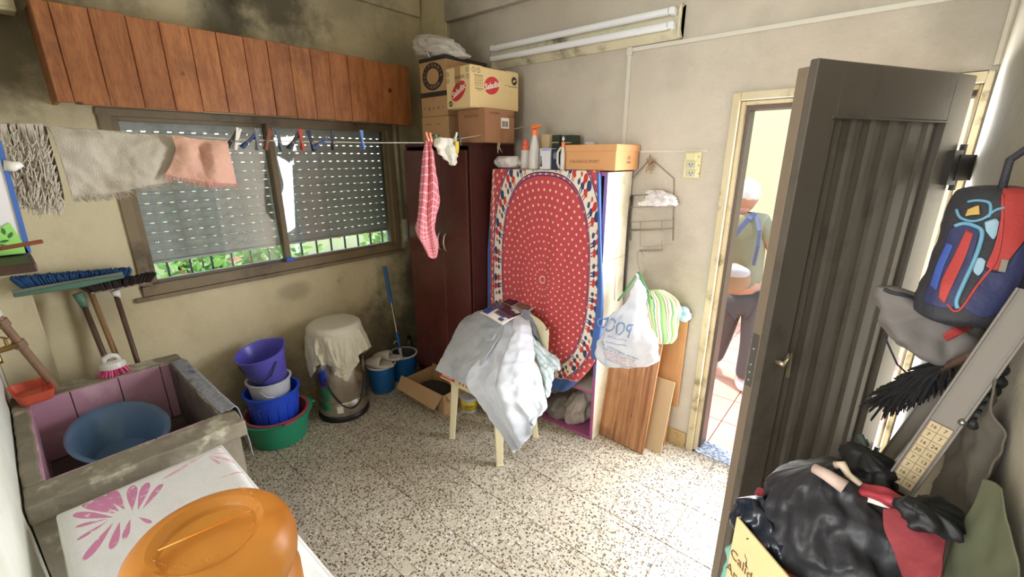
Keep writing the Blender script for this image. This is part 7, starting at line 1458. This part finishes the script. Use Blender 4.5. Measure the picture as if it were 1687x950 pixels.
for w_, e_, s in ((16, eL, -1), (19, eR, 1)):                     # fingers
    W_ = nodes[w_][0]; d = (W_-e_).normalized(); n0 = len(nodes); nodes.append((W_+d*.05, .024)); edges.append((w_, n0))
    for k in range(4): sd_ = V((1, 0, 0))*(.014*(k-1.5)); L = (.052, .062, .058, .045)[k]; a = W_+d*.075+sd_; nodes += [(a, .009), (a+d*L*.55+V((0, .006, -.004)), .0085), (a+d*L+V((0, .014, -.01)), .007)]; m = len(nodes); edges += [(n0, m-3), (m-3, m-2), (m-2, m-1)]
    a = W_+d*.03+V((-s*.026, .008, 0)); nodes += [(a, .010), (a+d*.035+V((-s*.012, .01, 0)), .008)]; m = len(nodes); edges += [(n0, m-2), (m-2, m-1)]
skin('body', nodes, edges, M_skin, per, 1)
# head turned to the left, tilted forward
TH = Matrix.Translation(hd) @ Matrix.Rotation(math.radians(38), 4, 'Z') @ Matrix.Rotation(math.radians(-14), 4, 'X')     # local +y = face direction
def headf(d):
    r = 1; 
    if d.y > .3 and d.z < 0: r *= 1-.10*abs(d.x)
    if d.z < -.4: r *= .93
    return r
mb = MB(TH); mb.ball((0, 0, 0), 1, (.074, .092, .112), 32, 24, headf); mb.build('head', M_skin, per, smooth=True)
mb = MB(TH); mb.prism([(-.012, .088, -.025), (.012, .088, -.025), (0, .086, .02)], (0, .022, -.006)); mb.build('nose', M_skin, per, bevel=.004)
for s in (-1, 1):
    mb = MB(TH); mb.ball((s*.03, .080, .008), .013, (1, .6, .8), 12, 8); mb.build('eye', M_whiteink, per, smooth=True)
    mb = MB(TH); mb.ball((s*.075, -.004, -.005), 1, (.010, .020, .032), 14, 10); mb.build('ear', M_skin, per, smooth=True)
mb = MB(TH); mb.ball((0, .082, -.055), 1, (.022, .008, .006), 12, 6); mb.build('mouth', pbr('lips', srgb(186, 110, 100), .6), per, smooth=True)
mb = MB(TH); mb.ball((0, -.014, .018), 1, (.084, .096, .110), 36, 26, lambda d: (1+.05*mnoise.noise(V(d)*5)) if (d.z > -.05-.55*max(0, -d.y) and d.y < .62+.4*d.z) else .80); mb.build('hair', M_hair, per, smooth=True)
n2 = [(pel_+V((0, 0, .01)), .135), (ch1, .132), (ch2, .142), (ch3+V((0, 0, .0)), .112), (nk+V((0, 0, -.02)), .062), (sL, .072), (eL*.75+sL*.25, .062), (sR, .072), (eR*.75+sR*.25, .062)]
skin('shirt', n2, [(0, 1), (1, 2), (2, 3), (3, 4), (3, 5), (5, 6), (3, 7), (7, 8)], M_shirt, per, 2)
n3 = [(pel_, .122), (hL, .098), (kL, .075), (aL+V((0, 0, -.02)), .062), (hR, .098), (kR, .075), (aR+V((0, 0, -.01)), .062)]
skin('trousers', n3, [(0, 1), (1, 2), (2, 3), (0, 4), (4, 5), (5, 6)], M_trou, per, 2)
for a in (aL, aR):
    z0 = fz if a is aR else a.z-.085; T = Matrix.Translation(V((a.x, a.y, z0))) @ Matrix.Rotation(math.radians(18), 4, 'Z'); mb = MB(T); mb.ball((0, .05, .045), 1, (.047, .135, .05), 20, 12, lambda d: 1 if d.z > -.85 else .9); mb.build('shoe', M_shoew, per, smooth=True)
sb2 = thing('sling_bag', 'tan and white sling bag across the back of the person outside', 'bag', tuple(Q(1218, 470, -.18))); mb = MB(); mb.ball(Q(1216, 450, -.17), 1, (.125, .055, .11), 28, 18, lambda d: 1+.05*mnoise.noise(V(d)*4)); mb.build('pouch', pbr('tan canvas', srgb(164, 134, 104), .85, var=.1), sb2, smooth=True)
mb = MB(); mb.ball(Q(1219, 438, -.19), 1, (.115, .05, .05), 24, 12); mb.build('white_flap', pbr('white canvas', srgb(190, 190, 192), .8), sb2, smooth=True)
M_strp = pbr('grey blue strap', srgb(92, 100, 132), .7)
mb = MB()
pts = [Q(1190, 420, -.10), Q(1205, 402, -.17), Q(1222, 380, -.16), Q(1240, 358, -.11), Q(1246, 350, -.04)]
for a, b_ in zip(pts, pts[1:]): mb.bar(a, b_, .032, .006, up=(0, -1, 0))
mb.build('strap', M_strp, sb2)
mb = MB(); pts = [Q(1252, 356, -.10), Q(1260, 375, -.16), Q(1258, 400, -.18), Q(1250, 430, -.16)]
for a, b_ in zip(pts, pts[1:]): mb.bar(a, b_, .022, .006, up=(0, -1, 0))
mb.build('strap', M_strp, sb2)
